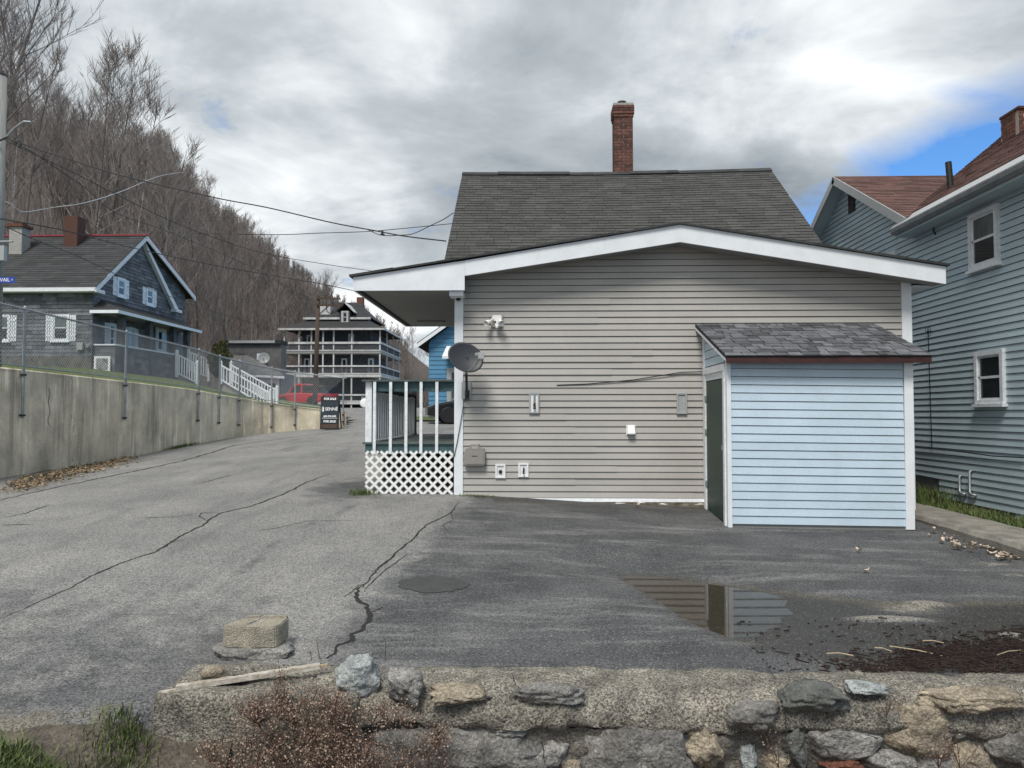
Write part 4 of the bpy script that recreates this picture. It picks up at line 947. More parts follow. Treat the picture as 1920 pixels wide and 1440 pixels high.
def box_cover(name, label, cat, px0, px1, py0, py1, frame_m, face_m, deep=0.05, inner=0.025, extra=None):
    a = wp(px0, py1, 0); b = wp(px1, py0, 0); t = thing(name, label, cat, (a.x, YW, a.z)); y0, y1 = YW-deep, YW-0.016
    m = MB(); i = inner
    m.box(a.x, a.x+i, y0, y1, a.z, b.z); m.box(b.x-i, b.x, y0, y1, a.z, b.z); m.box(a.x+i, b.x-i, y0+0.002, y1, b.z-i, b.z); m.box(a.x+i, b.x-i, y0+0.002, y1, a.z, a.z+i)
    m.build('surround', frame_m, t); MB().box(a.x+i, b.x-i, y0+0.018, y1, a.z+i, b.z-i).build('cover_plate', face_m, t)
    if extra: extra(t, a, b, y0)
    return t
def conduit(t, a, b, y0):
    x = (a.x+b.x)/2+0.005
    MB().tube([(x, y0+0.005, b.z-0.03), (x, y0+0.0, a.z+0.16)], 0.016, 8).build('conduit', 'metal', t)
    MB().tube([(x, y0-0.004, a.z+0.16), (x, y0-0.004, a.z+0.10), (x+0.003, y0-0.012, a.z+0.075)], [0.018, 0.019, 0.026], 10).build('conduit_plug', 'black', t)
box_cover('conduit_box', 'narrow upright wall box with a dark conduit, left of the vent hood', 'wall box', 992, 1011, 736, 775, 'plastic_grey', 'plastic_white', extra=conduit)
box_cover('blank_box', 'blank pale wall box with grey surround beside the lean-to shed', 'wall box', 1268, 1287, 737, 776, 'plastic_grey', 'wire_pale')
def outlet_plug(t, a, b, y0):
    c = V((a.x+b.x)/2, y0, (a.z+b.z)/2-0.01)
    MB().lathe([(0.028, 0), (0.03, 0.012), (0.02, 0.03)], c+V(0, 0.02, 0), (0, -1, 0), 14).build('spigot', 'black', t)
def outlet_stub(t, a, b, y0):
    c = V((a.x+b.x)/2, y0, (a.z+b.z)/2)
    MB().tube([c+V(0.006, 0.02, 0.03), c+V(0.005, -0.02, 0.02), c+V(-0.002, -0.03, -0.06)], 0.012, 8).build('stub_pipe', 'black', t)
box_cover('outlet_box', 'white recessed wall outlet with round black spigot, near the taupe box', 'outlet', 929, 948, 870, 896, 'plastic_white', 'white_old', 0.045, 0.026, outlet_plug)
box_cover('outlet_box', 'white recessed wall outlet with short black pipe, right of the other outlet', 'outlet', 972, 991, 868, 894, 'plastic_white', 'white_old', 0.045, 0.026, outlet_stub)
def vent_hood():
    a = wp(1174, 815, 0); b = wp(1191, 797, 0); t = thing('vent_hood', 'small white dryer vent hood on the beige wall', 'vent', (a.x, YW, a.z))
    MB().box(a.x, b.x, YW-0.03, YW-0.016, a.z, b.z).build('flange', 'plastic_white', t)
    MB().hexa([(a.x+0.015, YW-0.10, a.z+0.02), (b.x-0.012, YW-0.10, a.z+0.02), (b.x-0.012, YW-0.03, a.z+0.01), (a.x+0.015, YW-0.03, a.z+0.01)], [(a.x+0.02, YW-0.05, b.z-0.012), (b.x-0.02, YW-0.05, b.z-0.012), (b.x-0.012, YW-0.03, b.z-0.008), (a.x+0.015, YW-0.03, b.z-0.008)]).build('hood', 'plastic_white', t)
    MB().box(a.x+0.03, b.x-0.03, YW-0.098, YW-0.09, a.z+0.002, a.z+0.019).build('flap', 'plastic_grey', t)
vent_hood()
def taupe_box():
    a = wp(871, 873, 0); b = wp(911, 832, 0); w_, h_ = b.x-a.x, b.z-a.z; t = thing('cable_box', 'taupe moulded cable utility box low on the wall corner', 'utility box', (a.x, YW, a.z))
    out = [(0.0, 0.08), (0.06, 0.0), (0.94, 0.0), (1.0, 0.08), (1.0, 0.62), (0.93, 0.80), (0.72, 0.88), (0.70, 1.0), (0.30, 1.0), (0.28, 0.88), (0.07, 0.80), (0.0, 0.62)]
    def sh(ins, y): return [(a.x+w_*(0.5+(u-0.5)*ins), y, a.z+h_*(0.5+(v-0.5)*ins)) for u, v in out]
    MB().hexa(sh(1.0, YW-0.016), sh(1.0, YW-0.09)).hexa(sh(1.0, YW-0.09), sh(0.93, YW-0.115)).build('case', 'plastic_taupe', t)
    door = [(0.1, 0.1), (0.9, 0.1), (0.9, 0.55), (0.78, 0.66), (0.22, 0.66), (0.1, 0.55)]
    MB().prism([(a.x+w_*u, YW-0.116, a.z+h_*v) for u, v in door], (0, -0.008, 0)).build('door', 'plastic_taupe', t)
    MB().box(a.x+w_*0.38, a.x+w_*0.62, YW-0.128, YW-0.124, a.z+h_*0.44, a.z+h_*0.47).build('handle_slot', 'dark_metal', t)
    MB().box(a.x+w_*0.36, a.x+w_*0.64, YW-0.119, YW-0.11, a.z+h_*0.78, a.z+h_*0.88).build('handle', 'plastic_grey', t)
taupe_box()
cp = wp(860, 560, 0.03); t = thing('security_camera', 'small round black security camera at the top of the white corner board', 'camera', cp)
MB().lathe([(0.02, 0), (0.034, 0.01), (0.038, 0.05), (0.03, 0.075), (0.012, 0.08)], cp, (0, -1, -0.15), 18).build('lens_body', 'black', t, smooth=True)
MB().lathe([(0.045, 0), (0.045, 0.012), (0.036, 0.02)], cp+V(0, 0.008, 0), (0, -1, 0), 18).build('mount_ring', 'plastic_white', t)
mb = MB().tube([wp(1318, 697, 0.04), wp(1278, 698, 0.035), wp(1240, 704, 0.035), wp(1190, 712, 0.032), wp(1148, 716, 0.03), wp(1100, 720, 0.03), wp(1044, 722, 0.028)], 0.0075, 6)
tag(mb.build('wall_cable', 'dark_metal'), 'thin dark cable stapled across the beige siding to the shed', 'cable')

# ------------------------------------------------------------------ grey-blue house on the right
def teal_house():
    XT = 7.3; Yn, Yf = 6.0, 21.2
    t = thing('blue_house', 'grey-blue clapboard house with brown shingle roof at the right edge', 'house', (XT, 12, -0.1))
    pk = atX(1590, 338, XT); eave = atX(1716, 408, XT); Yg0 = eave.y            # gable between Yg0 and its mirror
    Yg1 = 2*pk.y-Yg0; z_e = eave.z-0.15
    zlow = -0.02
    zmain = atX(1800, 388, XT).z
    MB().prism([(XT+0.02, Yn, -0.3), (XT+0.02, Yg1, -0.3), (XT+0.02, Yg1, z_e), (XT+0.02, pk.y, pk.z-0.05), (XT+0.02, Yg0, z_e+0.1), (XT+0.02, Yn, z_e+0.1)], (4.0, 0, 0)).build('wall', 'soffit', t)
    def bnd(z):
        lo, hi = Yn, Yg1
        ze = z_e+0.15
        if z < zlow+0.12: lo, hi = Yn, atX(1905, 960, XT).y
        elif z < 0.47: lo, hi = Yn, atX(1762, 890, XT).y
        if z > ze:
            f = (z-ze)/(pk.z-ze)
            if f >= 1: return None
            lo = Yg0+(pk.y-Yg0)*f; hi = Yg1+(pk.y-Yg1)*f
        return (lo, hi)
    side_wall(t, 'teal_siding', frame_left(XT), zlow, pk.z, 0.1115, bnd, seam=0.0, seed=2, tb=0.021)
    fr = frame_left(XT)
    # black slab standing in for the shade under the raised courses
    MB().box(XT+0.03, XT+0.1, atX(1762, 890, XT).y, Yg1, -0.3, 0.5).build('gap_shade', 'black', t)
    def win(x0, x1, y0, y1, xm, **k):
        a = atX(x0, (y0+y1)/2, XT).y; b = atX(x1, (y0+y1)/2, XT).y; zt = atX(xm, y0, XT).z; zb = atX(xm, y1, XT).z
        return window(t, fr, min(a, b), max(a, b), zb, zt, 0.075, 0.07, **k)
    win(1822, 1877, 392, 500, 1850, glass='glass_pale'); win(1834, 1888, 657, 757, 1860, glass='glass')
    a = atX(1683, 470, XT); window(t, fr, a.y, a.y+0.75, a.z-0.95, a.z+0.02, 0.075, 0.06)
    # main eave: soffit box, gutter, flashing strip, roof plane
    xe = XT-0.34; ye1 = Yg0+0.05; ze = atX(1716, 408, xe).z
    ze = atX(1735, 403, xe).z
    MB().box(xe, XT+0.02, Yn, ye1, ze-0.16, ze-0.13).build('soffit', 'teal_siding', t)
    MB().box(xe-0.02, xe, Yn, ye1, ze-0.16, ze+0.0).build('fascia_board', 'teal_siding', t)
    g = MB(); pr = [(xe-0.022, ze-0.01), (xe-0.022, ze-0.11), (xe-0.06, ze-0.12), (xe-0.11, ze-0.07), (xe-0.12, ze-0.005), (xe-0.105, ze-0.005), (xe-0.10, ze-0.06), (xe-0.06, ze-0.10), (xe-0.034, ze-0.10), (xe-0.034, ze-0.01)]
    g.prism([(x, Yn, z) for x, z in pr], (0, ye1-Yn, 0)); g.build('gutter', 'metal', t)
    sl = 0.72
    MB().prism([(xe-0.10, Yn, ze+0.005), (xe+0.30, Yn, ze+0.005+0.40*sl), (xe+0.30, ye1+0.1, ze+0.005+0.40*sl), (xe-0.10, ye1+0.05, ze+0.005)], (0, 0, 0.02)).build('eave_flashing', 'wire_pale', t)
    rl = V(4.2, 0, 4.2*sl); SL = rl.length; vv = rl.normalized(); nv = V(-vv.z, 0, vv.x); o = V(xe+0.28, 0, ze+0.03+0.38*sl)
    fm = lambda u, v, n: o+V(0, Yn+u, 0)+vv*v+nv*n
    wid = ye1+0.2-Yn
    ms = shingle_field(fm, 1, SL, 0.14, 0.3, 0.014, 6, bounds=lambda v: (0, wid+v*0.62)).build('main_roof', 'roof_brown', t); ms['kind'] = 'stuff'
    MB().hexa([fm(0, 0, -0.1), fm(wid, 0, -0.1), fm(wid, 0, -0.012), fm(0, 0, -0.012)], [fm(0, SL, -0.1), fm(wid+SL*0.62, SL, -0.1), fm(wid+SL*0.62, SL, -0.012), fm(0, SL, -0.012)]).build('roof_deck', 'white_old', t)
    # cross gable roof: ridge runs to the right
    xo = XT-0.32; dz = 0.09
    for s in (-1, 1):
        yb = pk.y+s*(pk.y-Yg0+0.28); zb = pk.z+dz-(pk.y-Yg0+0.28)*(pk.z-eave.z)/(pk.y-Yg0)
        v = V(0, pk.y-yb, pk.z+dz-zb); S2 = v.length; v.normalize(); nn = V(0, -abs(v.z), abs(v.y)) if s < 0 else V(0, abs(v.z), abs(v.y))
        ff = lambda u, q, n, yb=yb, zb=zb, v=v, nn=nn: V(xo+u, yb, zb)+v*q+nn*n
        if s < 0: gr = shingle_field(ff, 6.5, S2, 0.14, 0.3, 0.014, 8).build('gable_roof', 'roof_brown', t); gr['kind'] = 'stuff'
        MB().hexa([ff(0.02, 0, -0.1), ff(6.5, 0, -0.1), ff(6.5, 0, -0.012), ff(0.02, 0, -0.012)], [ff(0.02, S2, -0.1), ff(6.5, S2, -0.1), ff(6.5, S2, -0.012), ff(0.02, S2, -0.012)]).build('roof_deck', 'teal_siding', t)
        MB().hexa([ff(-0.03, -0.02, -0.17), ff(0.018, -0.02, -0.17), ff(0.018, -0.02, 0.0), ff(-0.03, -0.02, 0.0)], [ff(-0.03, S2, -0.17), ff(0.018, S2, -0.17), ff(0.018, S2, 0.0), ff(-0.03, S2, 0.0)]).build('rake_board', 'plastic_grey', t)
    # gable louvre
    a = atX(1599, 380, XT); lv = MB().box(XT-0.04, XT, a.y-0.17, a.y+0.17, a.z-0.22, a.z+0.22).build('gable_vent', 'dark_metal', t)
    for k in range(6): MB().hexa([(XT-0.055, a.y-0.14, a.z-0.19+k*0.065), (XT-0.055, a.y+0.14, a.z-0.19+k*0.065), (XT-0.04, a.y+0.14, a.z-0.15+k*0.065), (XT-0.04, a.y-0.14, a.z-0.15+k*0.065)],
                               [(XT-0.052, a.y-0.14, a.z-0.183+k*0.065), (XT-0.052, a.y+0.14, a.z-0.183+k*0.065), (XT-0.038, a.y+0.14, a.z-0.143+k*0.065), (XT-0.038, a.y-0.14, a.z-0.143+k*0.065)]).build('louvre', 'fascia_red', lv)
    # vent pipe through the roof valley, brick chimney
    b = atX(1784, 352, 7.75); tp = atX(1778, 304, 7.72)
    MB().tube([b-V(0, 0, 0.2), tp], 0.055, 14).build('vent_pipe', 'black', t)
    bx0 = 9.6; c0 = atX(1877, 250, bx0); w2 = 0.56; zt = c0.z+0.28
    ch = MB().box(bx0, bx0+w2, c0.y-w2, c0.y, zt-1.9, zt-0.02).build('chimney', 'mortar', t, origin=(bx0, c0.y, zt-1.9))
    proto = MB().box(-0.5, 0.5, -0.5, 0.5, -0.5, 0.5).build('brick', 'brick', ch, origin=(0, 0, 0)); dm = proto.data; bpy.data.objects.remove(proto)
    rr = random.Random(3)
    for k in range(17):
        z = zt-0.04-k*0.078; off = (k % 2)*0.1
        for f in (0, 1):
            u = -off
            while u < w2-0.01:
                a0 = max(0, u); a1 = min(w2, u+0.2); u += 0.21
                if a1-a0 < 0.04: continue
                o2 = bpy.data.objects.new('brick', dm); COL.objects.link(o2); o2.parent = ch
                pos = V(bx0+(a0+a1)/2, c0.y-w2+0.03, z) if f == 0 else V(bx0+0.03, c0.y-w2+0.085+(a0+a1)/2*0.84, z)
                o2.scale = (a1-a0-0.01, 0.08, 0.067) if f == 0 else (0.08, (a1-a0-0.01)*0.84, 0.067)
                o2.location = pos-W[ch]+V(rr.uniform(-.003, .003), 0, 0); W[o2] = pos
    MB().box(bx0-0.02, bx0+w2+0.02, c0.y-w2-0.04, c0.y+0.02, zt, zt+0.05).build('chimney_cap', 'brick', ch)
    # bracket and downpipe stubs
    for x, y0, y1 in ((1799, 893, 920), (1818, 884, 922)):
        p0 = atX(x, y0, XT-0.06); p1 = atX(x, y1, XT-0.06)
        MB().tube([p0+V(0.05, 0, 0.02), p0, p1, p1+V(0, -0.05, -0.04), p1+V(0.02, -0.14, -0.05)], 0.022, 8).build('pipe', 'metal', t, smooth=True)
    q = atX(1750, 420, XT-0.05); MB().tube([q, q-V(0, 0, 0.14), q-V(-0.03, 0.02, 0.2)], 0.014, 6).build('hook', 'dark_metal', t)
    # cable down the wall
    pts = [atX(1740, y, XT-0.04) for y in (618, 660, 720, 780, 838)]; pts = [V(p.x, pts[0].y-0.03*i*0.4, p.z) for i, p in enumerate(pts)]
    cb = MB().tube(pts, 0.008, 6)
    for s in (-1, 1):
        c = pts[0]+V(0, s*0.055, 0); cb.tube([c+V(0, 0.045*math.cos(a), 0.045*math.sin(a)) for a in [k*math.pi/8 for k in range(17)]], 0.005, 5)
    cb.build('cable', 'black', t)
    lo = [atX(x, y, XT-0.045) for x, y in ((1718, 839), (1760, 842), (1810, 848), (1860, 855), (1919, 858))]
    MB().tube(lo, 0.009, 6).build('cable', 'black', t)
    return t
teal_house()

# ------------------------------------------------------------------ concrete retaining wall and chain-link fence
def resample(pts, step):
    out = []
    for a, b in zip(pts[:-1], pts[1:]):
        a, b = Vector(a), Vector(b); n = max(1, int((b-a).length/step))
        out += [a.lerp(b, i/n) for i in range(n)]
    out.append(Vector(pts[-1])); return out
def smooth_path(P, it=2):
    for _ in range(it): P = [P[0]]+[(P[i-1]+P[i]*2+P[i+1])/4 for i in range(1, len(P)-1)]+[P[-1]]
    return P
WP = smooth_path(resample(WALL, 0.25), 8)
def wall_normal(i):
    d = WP[min(i+1, len(WP)-1)]-WP[max(i-1, 0)]; d.z = 0; d.normalize(); return V(d.y, -d.x, 0)     # towards the driveway
def concrete_wall():
    mb = MB(); n = 12
    for i, p in enumerate(WP):
        nn = wall_normal(i); zb = zgs(p.x+nn.x*0.1, min(p.y+nn.y*0.1, 30))-0.3
        prof = [(nn*0.0, zb)]+[(nn*0.0, zb+(p.z-0.03-zb)*k/6) for k in range(1, 7)]+[(nn*-0.025, p.z), (nn*-0.24, p.z-0.005), (nn*-0.26, p.z-0.03), (nn*-0.26, (p.z+zb)/2), (nn*-0.26, zb)]
        for o, z in prof:
            q = V(p.x, p.y, z)+o; w_ = 0.012*fbm((q.x*1.5, q.y*1.5, z*1.5)); mb.v.append(tuple(q+nn*w_))
    for i in range(len(WP)-1):
        for k in range(n-1): mb.f.append((i*n+k, (i+1)*n+k, (i+1)*n+k+1, i*n+k+1))
    mb.f.append(tuple(range(n))); mb.f.append(tuple((len(WP)-1)*n+k for k in reversed(range(n))))
    o = mb.build('retaining_wall', 'concrete', origin=(-10.4, 18, 0.3))
    tag(o, 'long stained concrete retaining wall along the driveway below the grey house', 'wall')
    # hairline cracks
    for px, y0, y1, wob in ((133, 706, 865, 5), (92, 728, 800, 2), (176, 740, 800, 2)):
        c = MB(); P = []; r = random.Random(px)
        for k in range(16):
            y = y0+(y1-y0)*k/15; P.append(atX(px+wob*math.sin(k*0.9)+r.uniform(-1, 1), y, -10.385))
        for a, b in zip(P[:-1], P[1:]):
            w2 = 0.007; c.face([a-V(0, w2, 0), a+V(0, w2, 0), b+V(0, w2, 0), b-V(0, w2, 0)])
        c.build('wall_crack', 'tar', o)
    return o
concrete_wall()
def fence():
    t = thing('chain_link_fence', 'galvanised chain link fence bolted to the concrete retaining wall', 'fence', (-10.4, 18, 1))
    H = 1.22; off = 0.055
    path = [p+wall_normal(i)*off for i, p in enumerate(WP)]
    # arc parameter
    S = [0]
    for a, b in zip(path[:-1], path[1:]): S.append(S[-1]+(b.xy-a.xy).length)
    def at(s, h): 
        i = int(np.clip(np.searchsorted(S, s)-1, 0, len(S)-2)); u = (s-S[i])/(S[i+1]-S[i]); p = path[i].lerp(path[i+1], u); return V(p.x, p.y, p.z+h)
    posts = [11.4]+[15.1, 18.9, 23.1, 24.5, 25.7, 26.7]
    ps = [S[int(np.argmin([abs(p.y-y) for p in path]))] for y in posts]+[S[int(np.argmin([abs(p.x+8.62) for p in path]))], S[-1]-0.1]
    for s in ps:
        low = -1.0 if at(s, 0).z > 2.2 else -(at(s, 0).z-zgs(at(s, 0).x, at(s, 0).y))+0.15
        low = max(low, -1.0)
        po = MB().tube([at(s, low)+V(0, 0, 0), at(s, H+0.02)], 0.03, 10).lathe([(0.036, 0), (0.036, 0.04), (0.012, 0.07)], at(s, H+0.0), (0, 0, 1), 10).build('post', 'fence_metal', t)
        for h in (low+0.06, -0.12):
            q = at(s, h); MB().box(q.x-0.036, q.x+0.036, q.y-0.05, q.y+0.05, q.z-0.02, q.z+0.02).build('clamp', 'dark_metal', po)
    n = 60; ss = [S[-1]*i/n for i in range(n+1)]
    MB().tube([at(s, H) for s in ss], 0.021, 8).build('top_rail', 'fence_metal', t)
    MB().tube([at(s, 0.06) for s in ss], 0.017, 8).build('bottom_rail', 'fence_metal', t)
    mb = MB(); h0, h1 = 0.06, H+0.05; step = 0.085; k = -int((h1-h0)/step)-2; smax = S[-1]
    while k*step < smax+2:
        for sg in (1, -1):
            s0 = k*step; s1 = s0+sg*(h1-h0)
            if min(s0, s1) < 2 or max(s0, s1) > smax: continue
            P = [at(s0+(s1-s0)*u, h0+(h1-h0)*u) for u in (0, 0.5, 1)]
            mb.tube(P, 0.0042, 3, cap=False)
        k += 1
    m = mb.build('chain_link_mesh', 'fence_metal', t); m['kind'] = 'stuff'
fence()

# ------------------------------------------------------------------ text helper
def text_mesh(body, size, m, parent, origin, right, up, align='CENTER', bold=0.0):
    cu = bpy.data.curves.new('lettering', 'FONT'); cu.body = body; cu.size = size; cu.align_x = align; cu.align_y = 'CENTER'; cu.offset = bold; cu.resolution_u = 3
    tmp = bpy.data.objects.new('lettering_tmp', cu); COL.objects.link(tmp)
    me = bpy.data.meshes.new_from_object(tmp); bpy.data.objects.remove(tmp)
    right = Vector(right).normalized(); up = Vector(up).normalized(); nz = right.cross(up)
    mt = Matrix((right, up, nz)).transposed().to_4x4(); mt.translation = Vector(origin); me.transform(mt)
    me.transform(Matrix.Translation(-W[parent])); me.materials.clear(); me.materials.append(M[m])
    o = bpy.data.objects.new('lettering', me); COL.objects.link(o); o.parent = parent; W[o] = W[parent]; return o
def sale_sign():
    Y = 26.6; c = atY(620, 775, Y); g = zgs(c.x, Y); t = thing('sale_sign', 'navy FOR SALE sandwich board standing at the end of the concrete wall', 'sign', (c.x, Y, g))
    wd = 0.68; up = V(-0.02, 0.16, 1).normalized(); rt = V(1, -0.12, 0).normalized(); nn = rt.cross(up)
    zt = atY(620, 743, Y).z; Hs = zt-g
    o = V(c.x, Y-0.16, g+0.0)
    def pt(u, v, n=0): return o+rt*(u*wd)+up*(v*Hs)+nn*n
    def slab(v0, v1, n0, n1, u0=-0.5, u1=0.5): return MB().hexa([pt(u0, v0, n0), pt(u1, v0, n0), pt(u1, v0, n1), pt(u0, v0, n1)], [pt(u0, v1, n0), pt(u1, v1, n0), pt(u1, v1, n1), pt(u0, v1, n1)])
    slab(0.02, 1.0, -0.02, 0.02).build('frame', 'sign_black', t)
    slab(0.05, 0.17, 0.021, 0.028, -0.42, 0.42).build('lower_panel', 'wood_brown', t)
    slab(0.19, 0.84, 0.021, 0.03, -0.45, 0.45).build('panel', 'sign_navy', t)
    slab(0.345, 0.355, 0.031, 0.034, -0.4, 0.42).build('rule_line', 'sign_white', t)
    for u in (-0.46, 0.46):
        MB().bar(pt(u, 0.98, -0.02), pt(u, 0, -0.02)+V(0, 0.45, 0.06), 0.04, 0.03).build('rear_leg', 'sign_black', t)
    text_mesh('FOR SALE', 0.105, 'sign_white', t, pt(0, 0.93, 0.022), rt, up, bold=0.004)
    text_mesh('SENNÉ', 0.155, 'sign_white', t, pt(0.1, 0.62, 0.033), rt, up, bold=0.002)
    text_mesh('603.494.2448', 0.085, 'sign_white', t, pt(0.02, 0.405, 0.033), rt, up, bold=0.003)
    text_mesh('FOR SALE', 0.105, 'sign_white', t, pt(0.02, 0.25, 0.033), rt, up, bold=0.004)
    MB().prism([pt(-0.42, 0.55, 0.031), pt(-0.36, 0.53, 0.031), pt(-0.30, 0.55, 0.031), pt(-0.30, 0.68, 0.031), pt(-0.36, 0.70, 0.031), pt(-0.42, 0.68, 0.031)], nn*0.004).build('emblem', 'wire_pale', t)
    MB().prism([pt(-0.36, 0.545, 0.036), pt(-0.315, 0.56, 0.036), pt(-0.315, 0.67, 0.036), pt(-0.36, 0.685, 0.036)], nn*0.002).build('emblem', 'sign_white', t)
sale_sign()

# ------------------------------------------------------------------ grey house on the bank
def shingle_wall(frame, u0, u1, z0, z1, exp, bounds=None, seed=0, tab=0.35):
    r = random.Random(seed); mb = MB(); n = int((z1-z0)/exp+0.999)
    for i in range(n):
        a = z0+i*exp; b = min(a+exp+0.01, z1); lo, hi = (u0, u1) if bounds is None else (bounds(a) or (0, 0))
        u = lo
        while u < hi-0.02:
            v = min(u+tab*r.uniform(0.6, 2.2), hi)
            mb.hexa([frame(u, 0, a), frame(v, 0, a), frame(v, 0.028, a), frame(u, 0.028, a)], [frame(u, 0, b), frame(v, 0, b), frame(v, 0.004, b), frame(u, 0.004, b)], r.random()); u = v
    return mb
def grey_house():
    YG = 30.0; XG = atY(173, 600, YG).x; XLf = -33.0
    t = thing('grey_house', 'dark grey shingled house with white shutters and red roof edge on the bank', 'house', (XG-6, YG+4, 3.4))
    z_e = atY(100, 541, YG).z; z_b = atY(100, 668, YG).z; z_f = atY(100, 700, YG).z
    pk = atX(262, 446, XG); Yr = pk.y; Yb = atX(346, 600, XG).y; z_r2 = atX(352, 552, XG).z
    yb_sym = atX(326, 584, XG)
    MB().prism([(XLf, YG+0.03, z_f-0.4), (XG-0.03, YG+0.03, z_f-0.4), (XG-0.03, YG+0.03, z_e+0.1), (XLf, YG+0.03, z_e+0.1)], (0, Yb-YG-0.06, 0)).build('wall', 'black', t)
    MB().prism([(XG-0.03, YG+0.03, z_e), (XG-0.03, Yr, pk.z-0.12), (XG-0.03, Yb, z_r2-0.05), (XG-0.03, Yb, z_e)], (-15, 0, 0)).build('attic_wall', 'black', t)
    MB().box(XLf, XG+0.0, YG-0.02, YG+0.03, z_f-0.4, z_b+0.02).build('foundation', 'field_stone', t)
    MB().box(XG-0.03, XG+0.02, YG, Yb, z_f-0.4, z_b+0.02).build('foundation', 'field_stone', t)
    shingle_wall(frame_front(YG), XLf, XG, z_b, z_e+0.08, 0.15, seed=1).build('shingle_siding', 'slate_siding', t, kind='stuff')
    def bnd(z):
        lo, hi = YG, Yb
        if z > z_e: lo = YG+(Yr-YG)*(z-z_e)/(pk.z-z_e)
        if z > z_r2: hi = Yb+(Yr-Yb)*(z-z_r2)/(pk.z-z_r2)
        return (lo, hi) if hi-lo > 0.05 else None
    shingle_wall(frame_right(XG), YG, Yb, z_b, pk.z-0.05, 0.15, bnd, seed=2).build('gable_siding', 'slate_siding', t, kind='stuff')
    # roof: front slope and low rear dormer slope
    ov = 0.35; xo = XG+0.32
    v = V(0, Yr-(YG-ov), pk.z-z_e+0.12); S = v.length; v.normalize(); nn = V(0, -v.z, v.y); o = V(XLf, YG-ov, z_e-0.02)
    ff = lambda u, q, n: o+V(u, 0, 0)+v*q+nn*n; wd = xo-XLf
    sh = shingle_field(ff, wd, S, 0.2, 0.6, 0.016, 3).build('front_roof', 'roof_dark', t); sh['kind'] = 'stuff'
    MB().hexa([ff(0, 0, -0.1), ff(wd-0.05, 0, -0.1), ff(wd-0.05, 0, -0.012), ff(0, 0, -0.012)], [ff(0, S, -0.1), ff(wd-0.05, S, -0.1), ff(wd-0.05, S, -0.012), ff(0, S, -0.012)]).build('roof_deck', 'soffit', t)
    MB().box(XLf, xo-0.02, YG-ov-0.03, YG-ov+0.0, z_e-0.17, z_e-0.02).build('eave_board', 'white_old', t)
    MB().box(XLf, xo-0.05, YG-ov, YG, z_e-0.19, z_e-0.16).build('eave_soffit', 'white_old', t)
    MB().hexa([ff(wd-0.05, -0.05, -0.2), ff(wd+0.0, -0.05, -0.2), ff(wd+0.0, -0.05, 0.0), ff(wd-0.05, -0.05, 0.0)], [ff(wd-0.05, S, -0.2), ff(wd, S, -0.2), ff(wd, S, 0.0), ff(wd-0.05, S, 0.0)]).build('rake_board', 'white_old', t)
    rt = ff(0, S, 0.0)
    MB().box(XLf, xo+0.03, rt.y-0.1, rt.y+0.1, rt.z-0.02, rt.z+0.05).build('ridge_flashing', 'red_flash', t)
    tip = V(xo, Yb+0.45, z_r2-0.12)
    MB().hexa([(XLf, Yr, rt.z), (xo, Yr, rt.z), (xo, Yr, rt.z-0.1), (XLf, Yr, rt.z-0.1)], [(XLf, tip.y, tip.z), (xo, tip.y, tip.z), (xo, tip.y, tip.z-0.1), (XLf, tip.y, tip.z-0.1)]).build('rear_roof', 'roof_dark', t)
    MB().hexa([(xo, Yr, rt.z-0.02), (xo+0.05, Yr, rt.z-0.02), (xo+0.05, Yr, rt.z-0.24), (xo, Yr, rt.z-0.24)], [(xo, tip.y, tip.z+0.02), (xo+0.05, tip.y, tip.z+0.02), (xo+0.05, tip.y, tip.z-0.22), (xo, tip.y, tip.z-0.22)]).build('rake_board', 'white_old', t)
    MB().hexa([(xo-0.02, Yr, rt.z+0.0), (xo+0.06, Yr, rt.z+0.0), (xo+0.06, Yr, rt.z+0.04), (xo-0.02, Yr, rt.z+0.04)], [(xo-0.02, tip.y, tip.z+0.02), (xo+0.06, tip.y, tip.z+0.02), (xo+0.06, tip.y, tip.z+0.06), (xo-0.02, tip.y, tip.z+0.06)]).build('ridge_flashing', 'red_flash', t)
    # old rake trim on the gable wall
    MB().hexa([(XG+0.03, Yr+0.1, pk.z-0.1), (XG+0.2, Yr+0.1, pk.z-0.1), (XG+0.2, Yr+0.4, pk.z-0.55), (XG+0.03, Yr+0.4, pk.z-0.55)], [(XG+0.03, yb_sym.y+0.1, yb_sym.z+0.1), (XG+0.2, yb_sym.y+0.1, yb_sym.z+0.1), (XG+0.2, yb_sym.y-0.25, yb_sym.z+0.05), (XG+0.03, yb_sym.y-0.25, yb_sym.z+0.05)]).build('old_rake_trim', 'white_old', t)
    MB().box(XG+0.02, XG+0.3, yb_sym.y-0.35, yb_sym.y+0.25, yb_sym.z-0.06, yb_sym.z+0.08).build('eave_return', 'white_old', t)
    MB().box(XG+0.02, XG+0.34, YG-ov, YG+0.28, z_e-0.2, z_e-0.06).build('eave_return', 'white_old', t)
    # windows
    fr = frame_front(YG)
    for x0, x1 in ((-8, 20), (98, 131)):
        a = atY(x0, 615, YG).x; b = atY(x1, 615, YG).x; window(t, fr, a, b, atY(60, 640, YG).z, atY(60, 590, YG).z, 0.085, 0.06, shutters=0.26, glass='glass_pale', tm='white')
    fg = frame_right(XG)
    for x0, x1, y0, y1 in ((218, 234, 521, 557), (273, 287, 540, 573)):
        a = atX(x0, 540, XG).y; b = atX(x1, 540, XG).y; window(t, fg, a, b, atX((x0+x1)/2, y1, XG).z, atX((x0+x1)/2, y0, XG).z, 0.1, 0.06, shutters=0.3, tm='white', glass='glass_pale')
    # chimneys
    c = atY(140, 440, Yr-0.6); MB().box(c.x-0.3, c.x+0.3, c.y-0.3, c.y+0.3, pk.z-0.6, atY(140, 408, Yr-0.6).z).build('chimney', 'brick', t)
